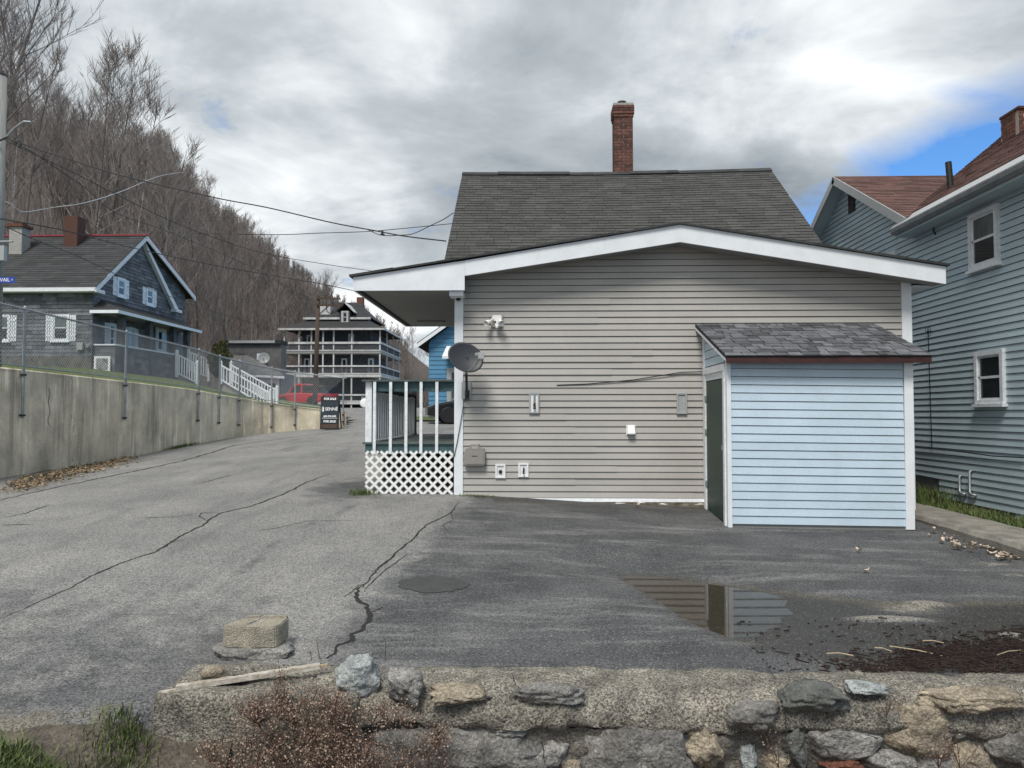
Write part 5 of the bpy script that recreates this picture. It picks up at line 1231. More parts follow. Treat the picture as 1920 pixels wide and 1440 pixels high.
    c = atY(37, 455, Yr-1.2); z2 = atY(37, 428, Yr-1.2).z; co = MB().box(c.x-0.28, c.x+0.28, c.y-0.28, c.y+0.28, pk.z-1.4, z2).build('chimney', 'cement', t)
    MB().box(c.x-0.36, c.x+0.36, c.y-0.36, c.y+0.36, z2, z2+0.12).build('chimney_cap', 'rock_red', co); MB().box(c.x-0.2, c.x+0.2, c.y-0.2, c.y+0.2, z2+0.122, z2+0.22).build('flue', 'brick', co)
    # lattice vent, meter box
    a = atY(178, 698, YG-0.6); b = atY(208, 667, YG-0.6)
    # porch on the gable side
    xe = atY(222, 583, YG-0.2).x; XP = xe-0.2; yp0 = YG+0.0; yp1 = atX(368, 640, XP).y; zpe = atX(222, 583, XP).z; zpr = atX(210, 567, XG).z; zcap = atX(250, 650, XP).z; zfl = zcap-0.75
    po = t
    MB().box(XG+0.02, XP-0.1, yp0+0.15, yp1-0.3, z_f-0.5, zcap-0.07).build('porch_base', 'black', po)
    shingle_wall(frame_front(yp0+0.15), XG, XP-0.1, z_f-0.5, zcap-0.06, 0.15, seed=5).build('porch_siding', 'slate_siding', po, kind='stuff')
    shingle_wall(frame_right(XP-0.1), yp0+0.15, yp1-2.2, z_f-0.5, zcap-0.06, 0.15, seed=6).build('porch_siding', 'slate_siding', po, kind='stuff')
    MB().box(XG, XP-0.04, yp0+0.08, yp0+0.22, zcap-0.06, zcap).build('porch_cap', 'white', po)
    MB().box(XP-0.18, XP-0.02, yp0+0.222, yp1-2.2, zcap-0.06, zcap).build('porch_cap', 'white', po)
    for x in (228, 280, 325, 351):
        y = atX(x, 640, XP-0.15).y; MB().box(XP-0.29, XP-0.06, y-0.14, y+0.14, zcap-1.2, zpe-0.1).build('porch_post', 'slate_siding', po)
    rfp = MB(); rfp.face([(XG, yp0+0.6, zpr), (XG, yp1-0.5, zpr), (xe, yp1+0.2, zpe), (xe, yp0-0.2, zpe)]); rfp.face([(XG, yp0+0.6, zpr), (xe, yp0-0.2, zpe), (XG, yp0-0.2, zpe)]); rfp.face([(XG, yp1-0.5, zpr), (XG, yp1+0.2, zpe), (xe, yp1+0.2, zpe)])
    rfp.build('porch_roof', 'roof_dark', po)
    MB().box(xe-0.04, xe, yp0-0.2, yp1+0.2, zpe-0.13, zpe-0.004).build('porch_fascia', 'white', po); MB().box(XG, xe-0.042, yp0-0.2, yp0-0.16, zpe-0.13, zpe-0.004).build('porch_fascia', 'white', po)
    MB().box(XG+0.02, xe-0.045, yp0-0.15, yp1+0.18, zpe-0.1, zpe-0.06).build('porch_ceiling', 'soffit', po)
    fgp = frame_right(XG)
    for x0, x1 in ((203, 215), (240, 252)):
        a = atX(x0, 620, XG).y; b = atX(x1, 620, XG).y; window(t, fgp, a, b, zcap-0.3, zpe-0.35, 0.1, 0.06, shutters=0.3, tm='white')
    d0 = atX(290, 630, XG).y; dr = MB().box(XG+0.03, XG+0.08, d0, d0+1.0, zfl-0.1, zfl+2.0).build('door', 'white_old', t); MB().box(XG+0.081, XG+0.09, d0+0.25, d0+0.75, zfl+1.0, zfl+1.8).build('door_glass', 'glass', dr)
    # white lattice panel at the porch foot
    YL = yp0+0.1; a = atY(177, 698, YL); b = atY(208, 668, YL); lp = MB()
    lp.box(a.x, b.x, YL-0.05, YL-0.02, b.z-0.09, b.z); lp.box(a.x, b.x, YL-0.05, YL-0.02, a.z, a.z+0.09); lp.box(a.x, a.x+0.09, YL-0.052, YL-0.02, a.z+0.09, b.z-0.09); lp.box(b.x-0.09, b.x, YL-0.052, YL-0.02, a.z+0.09, b.z-0.09)
    lo = lp.build('lattice_frame', 'plastic_white', t); ls = MB(); wl, hl = b.x-a.x, b.z-a.z
    for k in range(-6, 8):
        for sg in (1, -1):
            x0 = a.x+k*0.11 if sg > 0 else a.x+k*0.11; z0, z1_ = a.z+0.05, b.z-0.05; x1 = x0+sg*(z1_-z0)
            u0, u1 = 0.0, 1.0
            dx = x1-x0
            t_a, t_b = sorted(((a.x+0.04-x0)/dx, (b.x-0.04-x0)/dx)); u0, u1 = max(0, t_a), min(1, t_b)
            if u1-u0 > 0.05: ls.bar((x0+dx*u0, YL-0.035, z0+(z1_-z0)*u0), (x0+dx*u1, YL-0.035, z0+(z1_-z0)*u1), 0.008, 0.035, up=(0, 1, 0))
    ls.build('lattice', 'plastic_white', lo)
    m = atY(150, 649, YG-0.1); MB().box(m.x-0.12, m.x+0.12, YG-0.14, YG-0.02, m.z-0.15, m.z+0.15).build('meter_box', 'plastic_grey', t)
    MB().lathe([(0.09, 0), (0.1, 0.03), (0.06, 0.1)], (m.x+0.3, YG-0.03, m.z), (0, -1, 0), 14).build('meter', 'metal', t)
    return t, XG
GREY, XG = grey_house()

def stair_rail(name, label, top, bot, rails_dx, n, hgt, group=None, spread=1.1):
    top, bot = Vector(top), Vector(bot); t = thing(name, label, 'railing', (top+bot)/2, group)
    d = bot-top
    for p in (top, bot): MB().box(p.x-0.055, p.x+0.055, p.y-0.055, p.y+0.055, p.z-0.1, p.z+hgt+0.08).lathe([(0.07, 0), (0.07, 0.03), (0.02, 0.09)], (p.x, p.y, p.z+hgt+0.08), (0, 0, 1), 8).build('newel_post', 'white', t)
    for h, hh in ((hgt-0.04, 0.06), (0.10, 0.05)): MB().bar(top+V(0, 0, h), bot+V(0, 0, h), 0.05, hh).build('rail', 'white', t)
    for i in range(1, n):
        p = top+d*(i/n); MB().box(p.x-0.02, p.x+0.02, p.y-0.02, p.y+0.02, p.z+0.12, p.z+hgt-0.06).build('baluster', 'white', t)
    return t
XS = XG+1.9
a = atY(331, 703, 34.6); b = atY(369, 712, 35.2)
stair_rail('stair_rail', 'short white railing on the near side of the grey house porch steps', a, atY(369, 722, 35.4), 0, 8, 1.0, 'porch step railings')
stair_rail('stair_rail', 'short white railing on the far side of the grey house porch steps', atY(353, 697, 36.0), atY(391, 711, 36.8), 0, 8, 1.0, 'porch step railings')
stair_rail('stair_rail', 'long white railing on the near side of the lower garden stairs', atY(414, 716, 33.5), atY(507, 772, 31.0), 0, 16, 0.78, 'garden stair railings')
stair_rail('stair_rail', 'long white railing on the far side of the lower garden stairs', atY(433, 716, 35.0), atY(519, 766, 32.6), 0, 16, 0.82, 'garden stair railings')
def steps(name, label, a, b, wd, n):
    t = thing(name, label, 'steps', (a+b)/2)
    d = b-a
    for i in range(n):
        p = a+d*(i/n); q = a+d*((i+1)/n); MB().hexa([(p.x, p.y, p.z-1.2), (q.x, q.y, p.z-1.2), (q.x+wd.x, q.y+wd.y, p.z-1.2), (p.x+wd.x, p.y+wd.y, p.z-1.2)], [(p.x, p.y, q.z), (q.x, q.y, q.z), (q.x+wd.x, q.y+wd.y, q.z), (p.x+wd.x, p.y+wd.y, q.z)]).build('step', 'cement', t)
steps('garden_steps', 'grey concrete steps between the long white garden railings', atY(416, 716, 33.6), atY(508, 773, 31.1), V(0.2, 1.4, 0), 9)
steps('porch_steps', 'grey steps down from the grey house porch between short white railings', atY(333, 700, 34.7), atY(369, 723, 35.5), V(0.1, 1.2, 0), 5)

# ------------------------------------------------------------------ foliage helper
def leaf_ball(mb, c, rx, rz, n, size, r, upright=True, tone=None):
    for _ in range(n):
        while True:
            p = V(r.uniform(-1, 1), r.uniform(-1, 1), r.uniform(-1, 1))
            if p.length < 1: break
        p = p.normalized()*(p.length**0.4)
        q = c+V(p.x*rx, p.y*rx, p.z*rz); d = V(r.uniform(-1, 1), r.uniform(-1, 1), r.uniform(-0.3, 1)).normalized()*size*r.uniform(0.6, 1.3); s = d.orthogonal().normalized()*size*0.3
        mb.face([q-s, q+s, q+d], r.random() if tone is None else tone)
# upright evergreen beside the garden steps
r = random.Random(21); g = atY(412, 708, 36.5); tz = atY(412, 640, 36.5).z
t = thing('evergreen_shrub', 'rounded olive green evergreen shrub at the top of the garden steps', 'shrub', g)
mb = MB(); h = tz-g.z
for k in range(22):
    f = k/21; leaf_ball(mb, g+V(r.uniform(-.12, .12), r.uniform(-.12, .12), h*(0.12+0.8*f)), 0.50*math.sin(math.pi*(0.18+0.72*f)), 0.22, 300, 0.09, r)
mb.build('foliage', 'shrub', t); MB().tube([g-V(0, 0, 0.3), g+V(0, 0, h*0.6)], [0.06, 0.03], 7).build('trunk', 'bark', t)

# ------------------------------------------------------------------ garage and flat-roofed block
M['block_render'] = mat('grey_render', (0.13, 0.128, 0.125), 0.9, 0.25, 1.5, 0.3, 8, coords='World')
M['stick_paint'] = mat('chipped_white_paint', (0.55, 0.52, 0.46), 0.7, 0.3, 25, 0.4, 60, coords='World', col2=(0.30, 0.25, 0.19))
def garage():
    Y = 57.0; a = atY(446, 760, Y); b = atY(526, 760, Y); z0 = zg0(a.x, Y)-0.5; ze = atY(480, 700, Y).z
    t = thing('garage', 'low grey garage with white panelled door beyond the garden steps', 'garage', ((a.x+b.x)/2, Y, float(z0)))
    MB().box(a.x, b.x, Y, Y+3.2, z0, ze).build('wall', 'slate_siding', t)
    pk = atY(447, 668, Y+2.6)
    MB().hexa([(a.x-0.6, Y-0.4, ze-0.05), (b.x+0.4, Y-0.4, ze-0.25), (b.x+0.4, Y-0.4, ze-0.17), (a.x-0.6, Y-0.4, ze+0.05)], [(pk.x-1.5, Y+3, pk.z), (pk.x+0.6, Y+3, pk.z), (pk.x+0.6, Y+3, pk.z+0.1), (pk.x-1.5, Y+3, pk.z+0.1)]).build('roof', 'block_render', t)
    MB().hexa([(a.x-0.6, Y-0.45, ze-0.2), (b.x+0.4, Y-0.45, ze-0.42), (b.x+0.4, Y-0.45, ze-0.24), (a.x-0.6, Y-0.45, ze-0.04)], [(a.x-0.6, Y-0.402, ze-0.2), (b.x+0.4, Y-0.402, ze-0.42), (b.x+0.4, Y-0.402, ze-0.24), (a.x-0.6, Y-0.402, ze-0.04)]).build('eave_board', 'white', t)
    d0 = atY(487, 707, Y-0.05); d1 = atY(523, 757, Y-0.05); dr = MB().box(d0.x, d1.x, Y-0.08, Y-0.01, z0, d0.z).build('garage_door', 'white', t)
    for x0, x1 in ((488, 492.5), (494, 501), (502.3, 509), (510.5, 516.5)):
        p = atY(x0, 732, Y-0.09); q = atY(x1, 719, Y-0.09); MB().box(p.x, q.x, Y-0.1, Y-0.082, p.z, q.z).build('pane', 'glass', dr)
garage()
def flat_block():
    Y = 68.0; a = atY(424, 700, Y); b = atY(527, 700, Y); zt = atY(470, 645, Y).z; z0 = float(zg0(a.x, Y))-0.5
    t = thing('flat_roofed_block', 'grey rendered flat roofed building behind the garage', 'building', ((a.x+b.x)/2, Y, z0))
    MB().box(a.x, b.x, Y, Y+1.4, z0, zt).build('wall', 'block_render', t)
    MB().box(a.x-0.2, b.x+0.1, Y-0.25, Y+1.5, zt, zt+0.32).build('roof', 'roof_dark', t)
    MB().box(a.x+0.3, b.x-0.5, Y-0.3, Y-0.252, zt+0.06, zt+0.3).build('eave_board', 'wire_pale', t)
    for x0, x1, y0, y1 in ((482, 495, 663, 675), (445, 459, 661, 668)):
        p = atY(x0, y1, Y); q = atY(x1, y0, Y); window(t, frame_front(Y), p.x, q.x, p.z, q.z, 0.12, 0.06, sill=False, tm='white' if x0 > 470 else 'slate_siding')
    c = atY(495, 672, Y-0.9); d = thing('satellite_dish', 'pale round satellite dish on the flat roofed grey building', 'satellite dish', c)
    MB().lathe([(0.03, 0), (0.25, 0.02), (0.42, 0.07), (0.5, 0.12), (0.49, 0.125), (0.4, 0.08), (0.2, 0.03)], c, (0.25, -1, 0.2), 24).build('reflector', 'plastic_grey', d, smooth=True)
    MB().tube([c+V(-0.05, 0, -0.1), c+V(0.1, -0.5, -0.05)], 0.03, 6).build('feed_arm', 'dark_metal', d)
    MB().tube([c+V(0, 0.05, -0.1), V(c.x, Y+0.02, c.z-0.5)], 0.04, 6).build('mast', 'dark_metal', d)
flat_block()

# ------------------------------------------------------------------ three-storey porch house
M['white_far'] = mat('peeling_white_paint', (0.50, 0.50, 0.49), 0.7, 0.25, 1.5, coords='World')
def tenement():
    Y = 85.0; XA = atY(531, 700, Y).x; XB = atY(713, 700, Y).x; Y2 = 97.5
    z0 = float(zg0((XA+XB)/2, Y))-0.4
    zz = lambda py: atY(620, py, Y).z
    t = thing('porch_house', 'dark three-storey house wrapped in white railed porches beyond the garage', 'house', ((XA+XB)/2, Y, z0))
    xa, xb = XA+1.9, XB-1.9
    MB().box(XA+1.6, XB-1.5, Y+1.7, Y2, z0, zz(612)).build('wall', 'slate_siding', t)
    floors = [(657.5, 663), (701, 707), (752, 758)]
    for a, b in floors: MB().box(XA-0.05, XB+0.05, Y-0.05, Y2, zz(b), zz(a)).build('porch_floor', 'soffit' if a < 700 else 'white_far', t)
    lev = [(617, 657.5), (663, 701), (707, 752), (758, 775)]
    px_cols = [531, 560, 583, 605, 625, 659, 713]
    for i, (a, b) in enumerate(lev):
        for px in px_cols:
            if i >= 2 and px in (583, 605, 625): continue
            x = atY(px, 700, Y).x; x = min(max(x, XA+0.07), XB-0.07); MB().box(x-0.075, x+0.075, Y+0.0, Y+0.15, zz(b), zz(a)).build('porch_post', 'white_far', t)
        for k in (0.33, 0.66, 1.0):
            y = Y+(Y2-Y-0.2)*k; MB().box(XB-0.15, XB+0.0, y, y+0.15, zz(b), zz(a)).build('porch_post', 'white_far', t)
    rails = [(641, 645), (656, 658), (685, 688), (699.5, 701.5), (703.5, 707), (739, 742), (751, 753), (755, 758)]
    for a, b in rails:
        MB().box(XA, XB, Y-0.09, Y-0.052, zz(b), zz(a)).build('porch_rail', 'white_far', t)
        MB().box(XB+0.052, XB+0.09, Y-0.05, Y2, zz(b), zz(a)).build('porch_rail', 'white_far', t)
    for (a, b) in ((644, 657.5), (688, 700.5)):      # dark boarded balustrades
        bl = MB(); n = 90
        for i in range(n):
            x = XA+0.05+(XB-XA-0.1)*i/n; bl.box(x, x+0.085, Y+0.02, Y+0.05, zz(b), zz(a))
        n = 60
        for i in range(n):
            y = Y+0.1+(Y2-Y-0.2)*i/n; bl.box(XB-0.05, XB-0.02, y, y+0.12, zz(b), zz(a))
        bl.build('balustrade', 'slate_siding', t)
    for px, a, b in ((575, 628, 656), (653, 626, 650), (570, 672, 700), (640, 672, 700), (690, 672, 700)):
        p = atY(px, b, Y+1.7); q = atY(px+11, a, Y+1.7); window(t, frame_front(Y+1.7), p.x, q.x, p.z, q.z, 0.12, 0.06, sill=False)
    # porch roof skirt then main hip roof
    ze = zz(616); zr = atY(620, 602, Y+2.5).z; e = 0.5
    rf = MB(); A = [(XA-e, Y-e, ze), (XB+e, Y-e, ze), (XB+e, Y2+e, ze), (XA-e, Y2+e, ze)]; B = [(xa, Y+2.2, zr), (xb, Y+2.2, zr), (xb, Y2-2.2, zr), (xa, Y2-2.2, zr)]; rf.hexa(A, B); rf.build('porch_roof', 'roof_dark', t)
    MB().box(XA-e, XB+e, Y-e-0.05, Y-e-0.002, ze-0.22, ze).build('eave_board', 'white_far', t); MB().box(XB+e+0.002, XB+e+0.05, Y-e, Y2+e, ze-0.22, ze).build('eave_board', 'white_far', t)
    zw = atY(620, 601, Y+2.2).z; MB().box(xa, xb, Y+2.25, Y2-2.25, zr-0.1, zw+0.15).build('attic_wall', 'slate_siding', t)
    MB().box(xa-0.3, xb+0.3, Y+1.9, Y+2.2, zw+0.1, zw+0.34).build('attic_eave', 'white_far', t)
    zp = atY(640, 566, Y+5).z
    rm = MB(); A = [(xa-0.3, Y+1.9, zw+0.34), (xb+0.3, Y+1.9, zw+0.34), (xb+0.3, Y2-1.9, zw+0.34), (xa-0.3, Y2-1.9, zw+0.34)]; cx = (xa+xb)/2; B = [(cx-1.2, Y+5.6, zp), (cx+1.6, Y+5.6, zp), (cx+1.6, Y2-5.6, zp), (cx-1.2, Y2-5.6, zp)]; rm.hexa(A, B); rm.build('roof', 'roof_dark', t)
    # dormer
    d0 = atY(637, 608, Y+1.8); d1 = atY(656, 583, Y+1.8); pk = atY(647, 569, Y+1.6)
    dm = MB().box(d0.x, d1.x, Y+1.8, Y+5, d0.z, d1.z).build('dormer', 'slate_siding', t)
    MB().hexa([(d0.x-0.3, Y+1.5, d1.z-0.1), (pk.x, Y+1.5, pk.z), (pk.x, Y+1.5, pk.z+0.14), (d0.x-0.3, Y+1.5, d1.z+0.04)], [(d0.x-0.3, Y+5, d1.z-0.1), (pk.x, Y+5, pk.z), (pk.x, Y+5, pk.z+0.14), (d0.x-0.3, Y+5, d1.z+0.04)]).build('dormer_roof', 'roof_dark', dm)
    MB().hexa([(d1.x+0.6, Y+1.5, d1.z-0.25), (pk.x, Y+1.5, pk.z), (pk.x, Y+1.5, pk.z+0.14), (d1.x+0.6, Y+1.5, d1.z-0.1)], [(d1.x+0.6, Y+5, d1.z-0.25), (pk.x, Y+5, pk.z), (pk.x, Y+5, pk.z+0.14), (d1.x+0.6, Y+5, d1.z-0.1)]).build('dormer_roof', 'white_far', dm)
    window(t, frame_front(Y+1.75), atY(640, 600, Y+1.7).x, atY(653, 600, Y+1.7).x, atY(645, 606, Y+1.7).z, atY(645, 583, Y+1.7).z, 0.16, 0.07, tm='white_far')
    d0 = atY(600, 598, Y+2.6); MB().box(d0.x, d0.x+1.2, Y+2.6, Y+5, d0.z, d0.z+1.5).build('skylight_box', 'white_far', t)
    c = atY(676, 566, Y+8); MB().box(c.x-0.4, c.x+0.4, Y+7.6, Y+8.4, zp-1, atY(676, 558, Y+8).z).build('chimney', 'brick', t)
    # storage boxes on the lowest porch
    st = atY(688, 742, Y+0.6); MB().box(st.x-0.6, st.x+0.9, Y+0.4, Y+1.2, zz(752)+0.0, zz(744)).build('porch_bench', 'soffit', t)
tenement()
c = atY(684, 769, 83.6); mb = MB().lathe([(0.05, 0), (0.45, 0.04), (0.55, 0.16), (0.42, 0.2), (0.1, 0.22)], V(c.x, 83.6, float(zg0(c.x, 83.6))+0.55), (0.2, -1, 0.15), 20)
tag(mb.build('white_disc', 'plastic_white', smooth=True), 'round white disc leaning below the porch house', 'disc')

# ------------------------------------------------------------------ vehicles
def wheel(parent, c, r, wd, side, hub='metal'):
    w_ = thing_part('wheel', parent, c)
    MB().lathe([(r*0.55, -wd/2), (r*0.9, -wd/2), (r, -wd*0.3), (r, wd*0.3), (r*0.9, wd/2), (r*0.55, wd/2)], c, side, 20).build('tyre', 'black', w_, smooth=False)
    MB().lathe([(r*0.1, -wd*0.45), (r*0.55, -wd*0.42), (r*0.56, wd*0.42), (r*0.1, wd*0.46)], c, side, 16).build('rim', hub, w_)
def thing_part(name, parent, loc):
    o = bpy.data.objects.new(name, None); COL.objects.link(o); o.parent = parent; o.location = Vector(loc)-W[parent]; W[o] = Vector(loc); o.empty_display_size = 0.1; return o
class Fr:                                              # local vehicle frame
    def __init__(s, o, yaw): s.o = Vector(o); s.x = V(math.cos(yaw), math.sin(yaw), 0); s.y = V(-math.sin(yaw), math.cos(yaw), 0)
    def __call__(s, a, b, c): return s.o+s.x*a+s.y*b+V(0, 0, c)
def loft(F, secs, m=None):                             # secs: list of (x, [(y, z), ...]) closed loops
    mb = MB(); n = len(secs[0][1])
    for x, loop in secs:
        for y, z in loop: mb.v.append(tuple(F(x, y, z)))
    for i in range(len(secs)-1):
        for k in range(n): k2 = (k+1) % n; mb.f.append((i*n+k, i*n+k2, (i+1)*n+k2, (i+1)*n+k))
    mb.f.append(tuple(reversed(range(n)))); mb.f.append(tuple((len(secs)-1)*n+k for k in range(n)))
    return mb
def rect(hw, z0, z1, ch=0.08): return [(-hw, z0), (hw, z0), (hw, z1-ch), (hw-ch, z1), (-hw+ch, z1), (-hw, z1-ch)]
def pickup():
    Yc = 55.0; c = atY(574, 766, Yc); g = float(zg0(c.x, Yc)); F = Fr((c.x, Yc, g), R(180-28))       # nose to the left and away
    t = thing('red_pickup', 'red pickup truck with black bed cover parked behind the chain link fence', 'truck', (c.x, Yc, g))
    loft(F, [(-2.35, rect(0.86, 0.55, 1.12)), (-0.4, rect(0.9, 0.5, 1.16)), (0.9, rect(0.9, 0.5, 1.16)), (1.3, rect(0.9, 0.5, 1.14)), (2.2, rect(0.84, 0.52, 1.02)), (2.35, rect(0.8, 0.55, 0.9))]).build('body', 'red_paint', t)
    loft(F, [(-0.35, rect(0.78, 1.14, 1.80)), (-0.25, rect(0.74, 1.14, 1.84)), (0.55, rect(0.74, 1.14, 1.84)), (1.15, rect(0.8, 1.14, 1.2))]).build('cab', 'red_paint', t)
    for s in (-1, 1):
        MB().hexa([F(-0.2, s*0.80, 1.2), F(0.85, s*0.83, 1.2), F(0.85, s*0.80, 1.2), F(-0.2, s*0.77, 1.2)], [F(-0.15, s*0.77, 1.7), F(0.5, s*0.77, 1.7), F(0.5, s*0.74, 1.7), F(-0.15, s*0.74, 1.7)]).build('side_window', 'glass', t)
        MB().hexa([F(-2.3, s*0.87, 1.02), F(1.5, s*0.915, 1.06), F(1.5, s*0.90, 1.06), F(-2.3, s*0.86, 1.02)], [F(-2.3, s*0.87, 1.05), F(1.5, s*0.915, 1.09), F(1.5, s*0.90, 1.09), F(-2.3, s*0.86, 1.05)]).build('side_trim', 'metal', t)
        MB().hexa([F(-2.37, s*0.55, 0.75), F(-2.37, s*0.82, 0.75), F(-2.33, s*0.82, 0.75), F(-2.33, s*0.55, 0.75)], [F(-2.37, s*0.55, 1.0), F(-2.37, s*0.82, 1.0), F(-2.33, s*0.82, 1.0), F(-2.33, s*0.55, 1.0)]).build('tail_light', 'rock_red', t)
        for x in (-1.4, 1.45):
            wc = F(x, s*0.80, 0.40); wheel(t, wc, 0.40, 0.26, F.y)
            a = MB(); a.lathe([(0.5, -0.02), (0.5, 0.02)], F(x, s*0.895, 0.44), F.y, 18); a.build('wheel_arch', 'black', t)
    loft(F, [(-2.3, rect(0.8, 1.13, 1.62)), (-0.42, rect(0.82, 1.13, 1.74))]).build('bed_cover', 'black', t)
    MB().hexa([F(-2.52, -0.85, 0.5), F(-2.52, 0.85, 0.5), F(-2.36, 0.85, 0.5), F(-2.36, -0.85, 0.5)], [F(-2.52, -0.85, 0.66), F(-2.52, 0.85, 0.66), F(-2.36, 0.85, 0.66), F(-2.36, -0.85, 0.66)]).build('bumper', 'metal', t)
pickup()
def car():
    Yc = 30.5; c = atY(872, 800, Yc); g = zgs(c.x, Yc); F = Fr((c.x+0.6, Yc, g), R(180+12))
    t = thing('black_car', 'black car parked in front of the bright blue cottage', 'car', (c.x, Yc, g))
    loft(F, [(-2.1, rect(0.75, 0.4, 0.8)), (-1.9, rect(0.85, 0.28, 0.95)), (0, rect(0.88, 0.25, 0.95)), (0.9, rect(0.88, 0.25, 0.93)), (1.8, rect(0.82, 0.28, 0.76)), (2.15, rect(0.7, 0.32, 0.62))]).build('body', 'black_paint', t)
    loft(F, [(-1.5, rect(0.78, 0.93, 0.97, 0.02)), (-0.8, rect(0.66, 0.93, 1.42)), (0.3, rect(0.66, 0.93, 1.43)), (1.1, rect(0.76, 0.91, 0.95, 0.02))]).build('cabin', 'glass', t)
    loft(F, [(-0.85, rect(0.6, 1.41, 1.46)), (0.3, rect(0.6, 1.41, 1.47))]).build('roof', 'black_paint', t)
    for s in (-1, 1):
        for x in (-1.3, 1.35): wheel(t, F(x, s*0.78, 0.32), 0.32, 0.2, F.y)
        MB().hexa([F(2.0, s*0.42, 0.5), F(1.9, s*0.74, 0.5), F(1.8, s*0.74, 0.5), F(1.9, s*0.42, 0.5)], [F(2.0, s*0.42, 0.62), F(1.88, s*0.74, 0.64), F(1.78, s*0.74, 0.64), F(1.9, s*0.42, 0.62)]).build('headlight', 'wire_pale', t)
car()
def cottage():
    Y = 34.0; xl = atY(804, 700, Y).x; t = thing('blue_cottage', 'bright blue clapboard cottage seen behind the porch', 'house', (xl+2, Y, 1.3))
    pkx = xl+3.2; zt = atY(806, 640, Y).z; zb = atY(820, 768, Y).z; sl = 0.72
    MB().prism([(xl, Y+0.02, zb-0.7), (xl+6.4, Y+0.02, zb-0.7), (xl+6.4, Y+0.02, zt), (pkx, Y+0.02, zt+3.2*sl), (xl, Y+0.02, zt)], (0, 7, 0)).build('wall', 'slate_siding', t)
    def bnd(z):
        if z < zt: return (xl, xl+6.4)
        f = (z-zt)/sl; return (xl+f, xl+6.4-f) if f < 3.1 else None
    side_wall(t, 'cottage_blue', frame_front(Y), zb, zt+3.2*sl, 0.2, bnd, seed=3, tb=0.025)
    for s in (-1, 1):
        x0 = pkx+s*3.7; z0 = zt-0.5*sl+0.1
        MB().hexa([(x0, Y-0.35, z0), (pkx, Y-0.35, zt+3.2*sl+0.1), (pkx, Y-0.35, zt+3.2*sl+0.25), (x0, Y-0.35, z0+0.15)], [(x0, Y+7.3, z0), (pkx, Y+7.3, zt+3.2*sl+0.1), (pkx, Y+7.3, zt+3.2*sl+0.25), (x0, Y+7.3, z0+0.15)]).build('roof', 'roof_dark', t)
        MB().hexa([(x0, Y-0.40, z0-0.08), (pkx, Y-0.40, zt+3.2*sl+0.02), (pkx, Y-0.40, zt+3.2*sl+0.2), (x0, Y-0.40, z0+0.1)], [(x0, Y-0.352, z0-0.08), (pkx, Y-0.352, zt+3.2*sl+0.02), (pkx, Y-0.352, zt+3.2*sl+0.2), (x0, Y-0.352, z0+0.1)]).build('rake_board', 'white', t)
    a = atY(838, 758, Y); b = atY(866, 690, Y); window(t, frame_front(Y), a.x, b.x, a.z, b.z, 0.14, 0.06, tm='plastic_grey')
    a = atY(830, 673, Y-0.3); aw = MB()
    aw.hexa([(a.x, Y-0.5, a.z), (a.x+1.3, Y-0.5, a.z), (a.x+1.3, Y-0.5, a.z+0.12), (a.x, Y-0.5, a.z+0.12)], [(a.x+0.15, Y-0.03, a.z+0.5), (a.x+1.3, Y-0.03, a.z+0.5), (a.x+1.3, Y-0.03, a.z+0.6), (a.x+0.15, Y-0.03, a.z+0.6)]); aw.build('awning', 'white_old', t)
cottage()
xs = np.arange(-7.2, 2, 0.4); ys = np.arange(31.6, 36, 0.4); Xv, Yv = np.meshgrid(xs, ys); Zv = zg0(Xv, Yv)+0.06
structure(grid_obj('lawn', np.c_[Xv.ravel(), Yv.ravel(), Zv.ravel()], len(xs), len(ys), 'lawn', keep=(Xv[:-1, :-1]+Xv[1:, 1:])/2 > -6.2))

